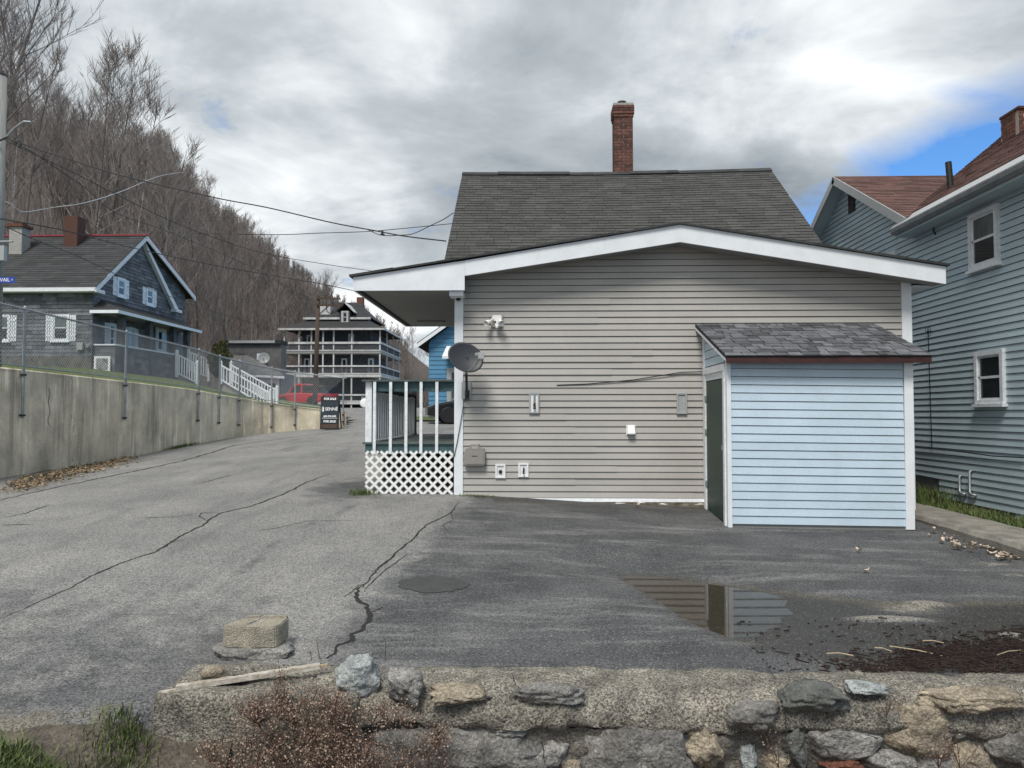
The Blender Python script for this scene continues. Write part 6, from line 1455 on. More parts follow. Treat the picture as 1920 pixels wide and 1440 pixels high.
# ------------------------------------------------------------------ utility poles, street sign, wires
def utility_pole():
    Y = 19.0; c = atY(0, 500, Y); x = c.x-0.13; z0 = float(zl(x, Y))-0.3; zt = atY(0, 142, Y).z
    t = thing('utility_pole', 'weathered grey utility pole at the left edge above the chain link fence', 'pole', (x, Y, z0))
    MB().tube([(x, Y, z0), (x, Y, zt)], [0.20, 0.155], 16).build('shaft', 'wood_old', t, smooth=True)
    MB().lathe([(0.165, 0), (0.165, 0.03), (0.05, 0.05)], (x, Y, zt-0.01), (0, 0, 1), 16).build('pole_cap', 'dark_metal', t)
    a = atY(5, 265, Y); b = atY(45, 228, Y); MB().tube([a, a.lerp(b, 0.5)+V(0, 0, 0.06), b, atY(58, 229, Y)], 0.03, 8).build('lamp_arm', 'metal', t)
    MB().tube([atY(4, 275, Y)+V(-.1, -.2, 0), atY(24, 262, Y)+V(0, -.2, 0)], 0.025, 6).build('wire_bracket', 'dark_metal', t)
    p = atY(33, 268, Y); MB().tube([p+V(0.08*math.cos(k*0.7), 0.05, 0.08*math.sin(k*0.7)) for k in range(10)], 0.014, 5).build('cable_coil', 'black', t)
    q = atY(7, 476, Y-0.2); MB().box(q.x-0.2, q.x+0.06, Y-0.28, Y-0.16, q.z-0.18, q.z+0.2).build('junction_box', 'plastic_grey', t)
    q = atY(10, 453, Y-0.15); MB().tube([q-V(0.2, 0, 0), q+V(0.19, 0, 0)], 0.025, 8).build('conduit_arm', 'metal', t)
    s = atY(28, 525, Y-0.25); sg = thing('street_sign', 'blue street name sign with white letters fixed to the grey utility pole', 'sign', s)
    MB().box(s.x-0.75, s.x, Y-0.262, Y-0.25, s.z-0.075, s.z+0.075).build('plate', 'sign_blue', sg)
    text_mesh('ERVAIL', 0.125, 'sign_white', sg, (s.x-0.32, Y-0.265, s.z), (1, 0, 0), (0, 0, 1), bold=0.002); text_mesh('ST', 0.06, 'sign_white', sg, (s.x-0.065, Y-0.265, s.z), (1, 0, 0), (0, 0, 1))
    MB().box(s.x-0.45, s.x-0.40, Y-0.25, Y-0.1, s.z-0.05, s.z+0.05).build('bracket', 'metal', sg)
utility_pole()
def brown_pole():
    Y = 51.0; c = atY(590, 745, Y); z0 = float(zg0(c.x, Y))-0.3; tp = atY(597, 556, Y)
    t = thing('utility_pole', 'brown wooden utility pole with crossarms in front of the porch house', 'pole', (c.x, Y, z0))
    MB().tube([(c.x, Y, z0), tp], [0.19, 0.12], 12).build('shaft', 'wood_brown', t, smooth=True)
    for y, x0, x1 in ((559, 594, 638), (572, 594, 642)):
        a = atY(x0, y, Y-0.15); b = atY(x1, y+1, Y-0.15); MB().bar(a, b, 0.1, 0.12).build('crossarm', 'wood_brown', t)
        for k in range(4):
            p = a.lerp(b, 0.08+0.29*k); MB().lathe([(0.03, 0), (0.05, 0.04), (0.03, 0.1), (0.045, 0.13), (0.02, 0.17)], p+V(0, 0, 0.06), (0, 0, 1), 8).build('insulator', 'dark_metal', t)
    MB().bar(atY(598, 590, Y-0.1), atY(616, 574, Y-0.1), 0.05, 0.06).build('brace', 'wood_brown', t)
    MB().tube([atY(x, y, Y-0.15) for x, y in ((612, 574), (613, 584), (619, 588), (628, 586), (634, 578))], 0.03, 5).build('loop_cable', 'black', t)
    MB().tube([atY(x, y, Y-0.15) for x, y in ((622, 572), (624, 563), (632, 560), (637, 570))], 0.025, 5).build('loop_cable', 'black', t)
brown_pole()
def wire(label, pts, r=0.011, m='wire'):
    P = [atY(x, y, Y) for x, y, Y in pts]
    mb = MB(); D = []                                  # Catmull-Rom through the points
    Q = [P[0]*2-P[1]]+P+[P[-1]*2-P[-2]]
    for i in range(1, len(Q)-2):
        for k in range(8):
            u = k/8; a, b, c, d = Q[i-1], Q[i], Q[i+1], Q[i+2]
            D.append((b*2+(c-a)*u+(a*2-b*5+c*4-d)*u*u+(b*3-a-c*3+d)*u**3)*0.5)
    D.append(P[-1]); mb.tube(D, r, 5)
    tag(mb.build('overhead_wire', m), label, 'wire', 'overhead wires')
wire('thick black service wire sagging from the grey pole to the beige roof', [(18, 262, 19), (120, 296, 18.8), (230, 330, 18.5), (400, 370, 17.8), (500, 389, 17.4), (620, 417, 17), (700, 432, 16.6), (760, 443, 16.2), (836, 452, 15.5)], 0.014)
wire('short slack wire rising from the splice to the steep roof edge', [(690, 431, 16.6), (715, 441, 16.5), (750, 441, 16.3), (775, 438, 16.1), (805, 424, 15.8), (832, 411, 15.5), (850, 399, 15.3)], 0.009)
wire('far thin wire crossing the sky level towards the steep roof', [(300, 436, 62), (505, 440, 60), (600, 437, 60), (690, 434, 60), (770, 427, 60), (850, 419, 60), (1000, 404, 60), (1200, 380, 60)], 0.03)
wire('thin wire in front of the wooded hill ending above the canopy tip', [(20, 268, 19), (150, 330, 20), (300, 405, 22), (400, 445, 24), (500, 476, 26), (620, 497, 28), (720, 511, 30), (900, 536, 33)], 0.011)
wire('lowest black wire passing over the grey house roof to the canopy edge', [(0, 410, 18), (120, 432, 19), (250, 465, 22), (400, 497, 26), (520, 518, 28), (600, 532, 30), (662, 545, 31), (770, 571, 33), (836, 592, 34.3)], 0.014)
wire('black wire slanting across the grey roof to its gable', [(0, 420, 19), (60, 447, 20), (150, 482, 23), (235, 522, 27), (330, 560, 33), (420, 590, 40), (592, 640, 50.9)], 0.012)
wire('pale looped cable running from the grey pole towards the birches', [(0, 376, 19), (20, 382, 19.1), (38, 396, 19.3), (60, 396, 19.6), (100, 389, 20), (160, 380, 20.6), (230, 358, 24), (300, 330, 33), (350, 322, 47)], 0.012, 'wire_pale')
wire('drooping dark wire from the pole bracket into the bare trees', [(30, 268, 19), (70, 291, 20), (120, 325, 21), (160, 352, 22), (220, 400, 25), (330, 440, 30), (480, 505, 40), (598, 572, 50.8)], 0.012)
mb = MB(); p = atY(717, 437, 16.55); mb.box(p.x-0.02, p.x+0.02, p.y-0.02, p.y+0.02, p.z-0.05, p.z+0.05)
mb.tube([p+V(-0.05, 0, -0.03), p+V(0.05, 0, -0.035)], 0.02, 8)
tag(mb.build('wire_splice', 'black', origin=p), 'black splice clamp hanging on the service wire', 'clamp')

# ------------------------------------------------------------------ stone wall in the foreground
M['mortar_dirty'] = speckled('dirty_lime_mortar', (0.17, 0.155, 0.13), (0.06, 0.055, 0.048), 90, 0.6, 1.4)
M['rock_grey'] = speckled('grey_fieldstone', (0.30, 0.29, 0.27), (0.12, 0.115, 0.108), 70, 0.65, 1.35)
M['rock_dark'] = speckled('dark_fieldstone', (0.205, 0.196, 0.18), (0.085, 0.08, 0.075), 60, 0.65, 1.35)
M['rock_tan'] = speckled('tan_fieldstone', (0.36, 0.305, 0.225), (0.15, 0.125, 0.095), 70, 0.65, 1.35)
def rock_mb(c, size, seed, box=0.55, rough=0.16, sub=3, cuts=5, freq=2.2):
    bm = bmesh.new(); bmesh.ops.create_icosphere(bm, subdivisions=sub, radius=1.0); r = random.Random(seed)
    planes = [(V(r.uniform(-1, 1), r.uniform(-1, 1), r.uniform(-1, 1)).normalized(), r.uniform(0.62, 0.9)) for _ in range(cuts)]
    mb = MB(); bm.verts.ensure_lookup_table()
    for v in bm.verts:
        p = v.co.copy(); m_ = max(abs(p.x), abs(p.y), abs(p.z)); p = p.lerp(p/m_*0.86, box)
        for n, d in planes:
            k = p.dot(n)-d
            if k > 0: p -= n*k*0.85
        p += v.co*rough*fbm(v.co*freq+V(seed*3.1, 0, 0), 5)
        mb.v.append((c[0]+p.x*size[0], c[1]+p.y*size[1], c[2]+p.z*size[2]))
    mb.f = [tuple(v.index for v in f.verts) for f in bm.faces]; bm.free(); return mb
def stone_wall():
    t = thing('stone_wall', 'low weathered fieldstone and mortar wall across the foreground', 'wall', (1.5, 4.9, -0.9))
    YFr = 4.70
    def prof(x):
        dz = 0.02*fbm((x*1.3, 0, 5))
        return [(5.42, -0.75), (5.40, -0.20+dz), (5.34, -0.165+dz), (5.2, -0.150+dz), (5.05, -0.160+dz), (4.98, -0.18+dz), (4.92, -0.21+dz), (4.88, -0.25+dz), (4.865, -0.30+dz), (4.86, -0.35+dz), (4.87, -0.375+dz), (4.92, -0.40), (4.945, -0.5), (4.945, -0.65), (4.95, -0.8), (4.95, -1.1)]
    xs = np.arange(-1.45, 6.2, 0.022); P0 = prof(0); 
    # subdivide the profile
    def dense(P, step=0.028):
        out = []
        for a, b in zip(P[:-1], P[1:]):
            L = math.hypot(a[0]-b[0], a[1]-b[1]); n = max(1, int(L/step+0.5))
            out += [(a[0]+(b[0]-a[0])*k/n, a[1]+(b[1]-a[1])*k/n) for k in range(n)]
        out.append(P[-1]); return out
    def sheet(i0, i1, name, m, amp, freq, push=0.0):
        mb = MB(); tmpl = dense(P0[i0:i1]); n = len(tmpl)
        for x in xs:
            Pd = prof(x); dz = Pd[3][1]-P0[3][1]
            for (y, z) in tmpl:
                top = z > -0.38; zz = z+(dz if top else 0); q = V(x, y, zz)
                lip = 0.07*fbm((x*1.9, 3.0, 0), 3) if -0.42 < z < -0.31 else 0
                a = amp*fbm(q*freq, 5)
                if z < -0.385: mb.v.append((x+0.3*a, y-abs(a)*1.3-push+0.02*fbm((x*6, z*6, 1)), zz+lip))
                else: mb.v.append((x+0.3*a, y-0.6*a, zz+0.7*a+lip*0.6))
        for i in range(len(xs)-1):
            for k in range(n-1): mb.f.append((i*n+k, (i+1)*n+k, (i+1)*n+k+1, i*n+k+1))
        return mb.build(name, m, t, smooth=True)
    sheet(0, 12, 'cap', 'granite', 0.036, 4.2); sheet(11, 16, 'mortar_face', 'mortar_dirty', 0.05, 5.0)
    # left end block
    a = atY(292, 1330, 4.84); b = atY(610, 1330, 4.84); w2 = (b.x-a.x)/2+0.12
    rock_mb((a.x+w2-0.02, 5.13, -0.62), (w2*1.16, 0.36, 0.52), 31, 0.97, 0.05, 5, 0, 3.0).build('end_block', 'granite', t, smooth=True)
    S = [(664, 1270, 46, 42, 'rock_pale', 4.68, .14, 1), (758, 1290, 38, 33, 'rock_grey', 4.60, .14, 2), (865, 1308, 58, 16, 'rock_tan', 4.58, .12, 3), (1032, 1306, 66, 18, 'rock_grey', 4.57, .10, 4),
         (865, 1388, 150, 50, 'rock_dark', 4.76, .12, 5), (1185, 1400, 118, 58, 'rock_dark', 4.76, .12, 6), (1320, 1398, 38, 50, 'rock_tan', 4.65, .12, 7), (1410, 1342, 52, 28, 'rock_dark', 4.58, .14, 8),
         (1535, 1316, 62, 28, 'rock_green', 4.56, .14, 9), (1635, 1296, 36, 10, 'rock_pale', 4.60, .08, 10), (1700, 1358, 62, 46, 'rock_tan', 4.70, .12, 11), (1826, 1316, 94, 24, 'rock_tan', 4.58, .14, 12),
         (1490, 1396, 24, 38, 'rock_green', 4.66, .1, 13), (1578, 1432, 36, 16, 'rock_red', 4.64, .1, 14), (1402, 1420, 16, 30, 'rock_pale', 4.70, .08, 15), (1565, 1376, 72, 34, 'rock_grey', 4.72, .1, 16),
         (1812, 1420, 44, 34, 'rock_tan', 4.68, .1, 17), (1888, 1380, 50, 44, 'rock_dark', 4.72, .12, 18), (1660, 1424, 44, 24, 'rock_grey', 4.70, .1, 19), (1030, 1415, 34, 30, 'rock_grey', 4.70, .08, 20), (980, 1432, 30, 16, 'rock_grey', 4.68, .08, 21), (1740, 1415, 34, 36, 'rock_grey', 4.72, .1, 22),
         (1110, 1330, 40, 12, 'rock_grey', 4.66, .08, 23), (760, 1345, 26, 16, 'rock_tan', 4.66, .08, 24), (940, 1352, 44, 20, 'rock_grey', 4.7, .08, 25), (1250, 1372, 40, 24, 'rock_tan', 4.7, .08, 26), (1120, 1432, 60, 20, 'rock_tan', 4.7, .08, 27), (1445, 1432, 26, 22, 'rock_tan', 4.7, .08, 28), (1600, 1345, 30, 16, 'rock_tan', 4.7, .08, 29), (1770, 1362, 30, 20, 'rock_dark', 4.7, .08, 30), (700, 1420, 60, 30, 'rock_dark', 4.7, .1, 31)]
    for px, py, hw, hh, m, Y, dp, sd in S:
        Y += 0.24; c = atY(px, py, Y+0.02); k = Y/F_PX
        rock_mb((c.x, (Y+0.10 if py < 1350 else 4.955), c.z-0.006), (hw*k*(1.10 if py < 1350 else 1.2), dp*(1.05 if py < 1350 else 1.1), hh*k*(0.95 if py < 1350 else 1.12)), sd, 0.78, 0.20, 4, 10, 3.2).build('stone', m, t, smooth=True)
    for pts_ in (((958, 1262), (968, 1284), (990, 1305), (1010, 1318)), ((1436, 1245), (1450, 1268), (1468, 1296), (1475, 1318)), ((1018, 1340), (1016, 1380), (1022, 1440)), ((1472, 1330), (1474, 1400), (1478, 1440)), ((1580, 1275), (1600, 1300), (1640, 1340))):
        c_ = MB(); P_ = []; rr = random.Random(pts_[0][0])
        for (xa, ya), (xb, yb) in zip(pts_[:-1], pts_[1:]):
            for q in range(6): P_.append((xa+(xb-xa)*q/6+rr.uniform(-2, 2), ya+(yb-ya)*q/6))
        L_ = []
        for x_, y_ in P_:
            Yd = float(np.interp(y_, [1243, 1285, 1300, 1320, 1350, 1440], [5.36, 4.96, 4.88, 4.845, 4.825, 4.80]))-0.02; L_.append(atY(x_, y_, Yd))
        for p_, q_ in zip(L_[:-1], L_[1:]):
            w_ = rr.uniform(0.0015, 0.0035); c_.face([p_-V(w_, 0, 0), p_+V(w_, 0, 0), q_+V(w_, 0, 0), q_-V(w_, 0, 0)])
        c_.build('mortar_crack', 'crack', t)
    return t
stone_wall()
# loose rocks on and behind the wall
mb = rock_mb(tuple(ground(470, 1228)+V(0, 0.02, 0.02)), (0.33, 0.17, 0.06), 47, 0.6, 0.12, 4, 5)
tag(mb.build('flat_rock', 'rock_grey', smooth=True, origin=base_origin(mb)), 'flat grey rock under the buff concrete block', 'rock')
p = atY(402, 1262, 5.05); mb = rock_mb((p.x, 5.05, p.z), (0.10, 0.09, 0.06), 42, 0.4, 0.25, 3, 6)
tag(mb.build('small_rock', 'rock_tan', smooth=True, origin=base_origin(mb)), 'small pinkish rock beside the white stick', 'rock')
p = atY(435, 1262, 5.1); mb = rock_mb((p.x, 5.1, p.z-0.01), (0.16, 0.10, 0.05), 43, 0.4, 0.25, 3, 6)
tag(mb.build('small_rock', 'granite', smooth=True, origin=base_origin(mb)), 'speckled rock wedged under the flat grey rock', 'rock')
def block():
    c = ground(473, 1226); z0 = c.z+0.065; t = thing('concrete_block', 'buff concrete retaining wall block resting on a flat rock', 'block', (c.x, c.y, z0))
    w_ = 0.215; H = 0.155; y0 = c.y-0.06
    lo = [(-w_, 0.03), (-w_*0.75, -0.01), (0.02, -0.035), (w_*0.9, -0.005), (w_, 0.03), (w_*0.97, 0.27), (-w_*0.55, 0.27)]
    a = [(c.x+x, y0+y, z0) for x, y in lo]; b = [(c.x+x*0.985, y0+0.005+y*0.98, z0+H) for x, y in lo]
    bm = bmesh.new(); va = [bm.verts.new(p) for p in a]; vb = [bm.verts.new(p) for p in b]; n = len(lo)
    bm.faces.new(list(reversed(va))); bm.faces.new(vb)
    for i in range(n): bm.faces.new((va[i], va[(i+1) % n], vb[(i+1) % n], vb[i]))
    bmesh.ops.bevel(bm, geom=list(bm.edges), offset=0.008, segments=2, affect='EDGES'); bmesh.ops.triangulate(bm, faces=[f for f in bm.faces if len(f.verts) > 4])
    bmesh.ops.subdivide_edges(bm, edges=[e for e in bm.edges if e.calc_length() > 0.05], cuts=3, use_grid_fill=True)
    bm.verts.ensure_lookup_table(); mb = MB()
    for v in bm.verts: p = v.co; mb.v.append(tuple(p+V(1, 1, 0.4)*0.004*fbm(p*40, 3)))
    mb.f = [tuple(v.index for v in f.verts) for f in bm.faces]; bm.free(); mb.build('body', 'block', t)
    zt = z0+H+0.002
    MB().bar((c.x-0.11, y0+0.25, zt), (c.x-0.01, y0+0.25, zt), 0.03, 0.022).build('rear_lip', 'block', t); MB().bar((c.x+0.02, y0+0.25, zt), (c.x+w_*0.93, y0+0.25, zt), 0.03, 0.022).build('rear_lip', 'block', t)
    MB().bar((c.x-0.03, y0+0.05, zt+0.001), (c.x+0.015, y0+0.23, zt+0.001), 0.012, 0.006).build('split_groove', 'rock_grey', t)
block()
a = atY(297, 1300, 4.86); b = atY(600, 1249, 5.16); t = thing('broken_stick', 'broken white painted wooden stick lying on the wall end', 'stick', a)
MB().bar(a, a.lerp(b, 0.16), 0.026, 0.02).build('cracked_end', 'stick_paint', t); MB().bar(a.lerp(b, 0.10)+V(0, 0.012, 0.012), b, 0.05, 0.032).build('stick', 'stick_paint', t); MB().bar(b-V(0.02, 0, 0.004), b+(b-a).normalized()*0.05, 0.028, 0.016).build('splintered_tip', 'straw', t)

# ------------------------------------------------------------------ weeds, grass, litter
def dry_bush(name, label, spots, seed, leafn, hgt, spread, group=None):
    r = random.Random(seed); c = sum(spots, Vector())/len(spots); t = thing(name, label, 'weed', c, group); st = MB(); lf = MB()
    for s in spots:
        for k in range(5):
            d = V(r.uniform(-1, 1)*spread, r.uniform(-0.8, 0.3)*spread, hgt*r.uniform(0.55, 1.1)); tip = s+d; mid = s+d*0.5+V(r.uniform(-.03, .03), 0, 0.02)
            st.tube([s, mid, tip], [0.0028, 0.0022, 0.0012], 3, cap=False)
            for q in range(leafn):
                u = r.uniform(0.25, 1.0); base = s.lerp(tip, u)+V(r.gauss(0, .035), r.gauss(0, .035), r.gauss(0, .03))
                if q % 5 == 0: st.tube([s.lerp(tip, u*0.85), base], [0.0014, 0.0008], 3, cap=False)
                e = V(r.uniform(-1, 1), r.uniform(-1, 1), r.uniform(-1, 1)).normalized()*r.uniform(0.004, 0.010); f_ = e.orthogonal().normalized()*r.uniform(0.003, 0.006)
                lf.face([base-e, base+f_, base+e, base-f_], r.random()**1.6)
    st.build('stems', 'weed_stem', t, kind='stuff'); lf.build('seed_heads', 'dead_weed', t, kind='stuff')
r = random.Random(77)
spots = []
for k in range(74):
    px = r.gauss(610, 95); px = min(max(px, 400), 820); dy = abs(px-590)/240
    py = r.uniform(1290+70*dy, 1470); Y = 4.68+r.uniform(-0.12, 0.10); spots.append(atY(px, py+25, Y))
dry_bush('dry_weed_bush', 'tangled brown dry weed bush growing against the stone wall', spots, 5, 30, 0.18, 0.11)
dry_bush('dry_weed', 'thin dry weed standing in front of the white stick', [atY(520, 1345, 4.76), atY(527, 1350, 4.77)], 6, 24, 0.36, 0.04)
dry_bush('dry_weed', 'low dry weed tuft at the foot of the wall near the middle', [atY(x, 1450, 4.72) for x in (770, 800, 830)], 8, 20, 0.2, 0.1)
dry_bush('dry_weed', 'small dry weed sprouting from the right part of the wall', [atY(1662, 1345, 4.78)], 9, 10, 0.16, 0.03)
dry_bush('dry_weed', 'dry weed stems hanging at the lower right of the wall', [atY(x, 1440, 4.74) for x in (1460, 1760, 1800)], 10, 8, 0.22, 0.14)
mb = MB().tube([ground(600, 1238), ground(594, 1238)+V(0, 0, 0.13)], 0.003, 4).tube([ground(584, 1238), ground(582, 1238)+V(0, 0, 0.07)], 0.003, 4)
tag(mb.build('bare_stalk', 'weed_stem'), 'pair of thin bare stalks behind the white stick', 'stalk')
for x, y0, y1, lab in ((722, 1240, 1205, 'single thin bare stalk right of the pale quartz rock'),):
    mb = MB().tube([ground(x, y0), ground(x, y0)+V(0.003, 0, 0.14)], 0.003, 4); tag(mb.build('bare_stalk', 'weed_stem'), lab, 'stalk')
def grass(name, pts, n, hgt, seed, lean=0.5, zf=None, wd=0.004):
    r = random.Random(seed); mb = MB()
    for _ in range(n):
        x, y = pts(r); z = zf(x, y); h = hgt*r.uniform(0.45, 1.2); d = V(r.gauss(0, 1), r.gauss(0, 1), 0)*lean*h*0.5; s = V(d.y, -d.x, 0); s = (s.normalized() if s.length > 1e-6 else V(1, 0, 0))*wd
        b = V(x, y, z-0.01); m_ = b+d*0.35+V(0, 0, h*0.6); tp = b+d+V(0, 0, h*0.92); tn = r.random()
        mb.face([b-s, b+s, m_+s*0.8, m_-s*0.8], tn); mb.face([m_-s*0.8, m_+s*0.8, tp], tn)
    o = mb.build(name, 'grass', kind='stuff'); o['label'] = name.replace('_', ' ')+' blades'; return o
c0 = atY(35, 1420, 4.15)
def g_left(r):
    while True:
        x, y = r.gauss(c0.x, 0.20), r.gauss(4.10, 0.16)
        if y < 4.4: return x, y
def lab(o, l, c): o['label'] = l; o['category'] = c
lab(grass('grass', g_left, 2600, 0.13, 1, 1.1, verge_z), 'bright green grass tuft at the lower left corner', 'grass')
lab(grass('grass', lambda r: (r.uniform(-3.1, -2.25), r.uniform(3.75, 4.35)), 1300, 0.07, 2, 1.0, verge_z), 'short sparse grass on the dirt beside the wall end', 'grass')
lab(grass('grass', lambda r: (-2.50+r.gauss(0, .09), r.uniform(4.2, 4.78)), 800, 0.105, 3, 0.9, verge_z), 'tall grass against the end of the stone wall', 'grass')
def zstrip(x, y): return -0.01
lab(grass('grass', lambda r: (r.uniform(6.5, 7.22), r.uniform(9.5, 14.3)), 5200, 0.15, 4, 0.8, zstrip, 0.005), 'green grass strip along the foot of the grey-blue house', 'grass')
lab(grass('grass', lambda r: (r.uniform(6.6, 7.6), r.uniform(13.2, 14.6)), 1200, 0.34, 5, 0.6, zstrip, 0.006), 'taller dark grass in the gap beneath the grey-blue siding', 'grass')
lab(grass('grass', lambda r: (lambda y: (float(wall_x(y))+abs(r.gauss(0, .08))+0.03, y))(r.choice([21.6, 22.0, 22.4])+r.gauss(0, .35)), 420, 0.10, 6, 0.8, zgs, 0.006), 'dark weeds at the foot of the concrete wall', 'grass')
lab(grass('grass', lambda r: (XPA+r.gauss(-0.02, .1), YW-0.08+r.gauss(0, .06)), 260, 0.11, 7, 1.0, zgs, 0.004), 'weed tuft at the corner of the lattice skirt', 'grass')
lab(grass('grass', lambda r: (XL+0.25+r.gauss(0, .16), YW-0.12+r.gauss(0, .03)), 260, 0.05, 8, 1.0, zgs, 0.004), 'low moss and weeds at the beige wall foot', 'grass')
# mulch and needles washed into the low corner
r = random.Random(3); mb = MB(); A = [ground(x, y) for x, y in ((1540, 1238), (1680, 1206), (1800, 1196), (1920, 1176), (1990, 1200), (1990, 1250), (1560, 1244))]
def inpoly(x, y, P):
    ins = False
    for i in range(len(P)):
        a, b = P[i], P[(i+1) % len(P)]
        if (a.y > y) != (b.y > y) and x < (b.x-a.x)*(y-a.y)/(b.y-a.y)+a.x: ins = not ins
    return ins
pts = []; LA, LB, LC = ground(1500, 1236), ground(1700, 1196), ground(1990, 1160)
while len(pts) < 5200:
    x, y = r.uniform(1.6, 4.6), r.uniform(5.3, 6.6)
    w_ = (float(np.interp(x, [LA.x, LB.x, LC.x], [LA.y, LB.y, LC.y]))-y)/0.5; w_ = min(max(w_, 0.0), 1.0)
    dens = 0.02+w_*w_*1.1 if x > LA.x-0.3 else 0.02*max(0, (x-1.0))
    if r.random() < dens*min(1, 0.35+1.3*(x-1.6)/2.2)*(0.35+0.65*min(1, max(0, 0.5+1.6*fbm((x*2.2, y*2.2, 0))))): pts.append((x, y))
zz = np.maximum(zg(np.array([p[0] for p in pts]), np.array([p[1] for p in pts])), ZW)
for (x, y), z in zip(pts, zz):
    L = r.uniform(0.008, 0.05) if r.random() < 0.9 else r.uniform(0.06, 0.13); a = r.gauss(0.1, 0.8); d = V(math.cos(a), math.sin(a), r.uniform(-0.12, 0.12))*L/2; s = V(-d.y, d.x, 0).normalized()*r.uniform(0.0015, 0.004)
    c = V(x, y, float(z)+r.uniform(0.004, 0.02)); mb.face([c-d-s, c-d+s, c+d+s, c+d-s], r.random()**1.5); mb.face([c-d+V(0, 0, 0.004), c+d+V(0, 0, 0.004), c+d-V(0, 0, 0.006), c-d-V(0, 0, 0.006)], r.random()*0.5)
o = mb.build('mulch_litter', 'mulch', kind='stuff'); lab(o, 'dark red-brown mulch and needles washed into the low corner', 'mulch')
for k, (x0, y0, x1, y1) in enumerate(((1668, 1219, 1780, 1240), (1640, 1222, 1672, 1228), (1730, 1209, 1770, 1212), (1550, 1233, 1600, 1236), (1870, 1236, 1915, 1226))):
    a = ground(x0, y0, 0.03); b = ground(x1, y1, 0.025); mb = MB().tube([a, a.lerp(b, .5)+V(0, 0.01, .008), b], 0.004, 5)
    tag(mb.build('straw_stalk', 'straw'), ('longest pale straw stalk slanting across the dark mulch', 'short pale straw at the left end of the longest straw', 'pale straw lying just above the longest straw on the mulch',
        'leftmost pale straw at the edge of the puddle', 'pale straw at the right frame edge on the mulch')[k], 'straw', 'straw stalks on the mulch')
# drift of dead leaves and straw along the concrete wall
r = random.Random(8); mb = MB()
for _ in range(1500):
    s = r.random(); px = 20+230*s+r.gauss(0, 10); py = 905-52*s+r.gauss(0, 3.5)
    d = ray(px, py); tt = (0.40+0.18*s-CAMZ)/d.z; q = CAM+d*tt
    if q.x < float(wall_x(q.y))+0.05: continue
    a = r.uniform(0, 6.3); L = r.uniform(0.02, 0.06); e = V(math.cos(a), math.sin(a), r.uniform(-.3, .3))*L; f_ = V(-e.y, e.x, 0)*0.4
    c = V(q.x, q.y, 0); mb.face([c-e, c+f_, c+e, c-f_], r.random())
xs = np.array([v[0] for v in mb.v]); ys = np.array([v[1] for v in mb.v]); z = zg(xs, ys); rs = np.random.RandomState(2).rand(len(z))*0.05
mb.v = [(x, y, float(zz)+v[2]+0.02+rr) for x, y, zz, v, rr in zip(xs, ys, z, mb.v, rs)]
M['leaf_drift'] = mat('dry_leaf_drift', (0.21, 0.155, 0.095), 0.9, 0.3, 10, attr=('tone', 0.6), coords='World')
o = mb.build('leaf_drift', 'leaf_drift', kind='stuff'); lab(o, 'drift of dry tan leaves along the concrete wall foot', 'leaves')
# single dead leaves
r = random.Random(15)
def leaf(px, py, size, label, group, m='dry_leaf'):
    c = ground(px, py, 0.012); mb = MB(); a = r.uniform(0, 6.3); n = 9; dx = V(math.cos(a), math.sin(a), 0); dy = V(-dx.y, dx.x, 0); cur = r.uniform(1.5, 4.0)
    ring = []
    for k in range(n):
        q = 2*math.pi*k/n; rad = size*(0.7+0.35*r.random()); u, v = rad*math.cos(q), rad*0.62*math.sin(q); ring.append(c+dx*u+dy*v+V(0, 0, cur*(u*u+1.6*v*v)/size*0.45+r.uniform(0, 0.006)))
    for k in range(n): mb.face([c, ring[k], ring[(k+1) % n]])
    mb.face([c+V(0, 0, 0.001)+dx*size, c+dx*size*1.5+V(0, 0, .01), c+dx*size*1.5+dy*0.004+V(0, 0, .01), c+dx*size+dy*0.004])
    tag(mb.build('dead_leaf', m, origin=c), label, 'leaf', group)
for k in range(46):
    u = r.random(); leaf(1750+150*u+r.gauss(0, 8), 1003+42*u+r.gauss(0, 5)+6, r.uniform(0.022, 0.065), 'curled tan dead leaf in the gutter along the concrete kerb', 'dead leaves along the kerb')
for x, y in ((1600, 988), (1607, 986), (1614, 988), (1620, 990), (1626, 989), (1604, 990)): leaf(x, y, 0.05, 'tan dead leaf heaped against the front of the pale blue shed', 'dead leaves at the shed')
for x, y, l in ((1611, 1037, 'brown curled leaf alone on the dark asphalt below the shed'), (1623, 1075, 'pale curled leaf alone on the asphalt above the puddle'), (1195, 952, 'dark brown leaf clump at the beige house foundation')): leaf(x, y, 0.05, l, None)

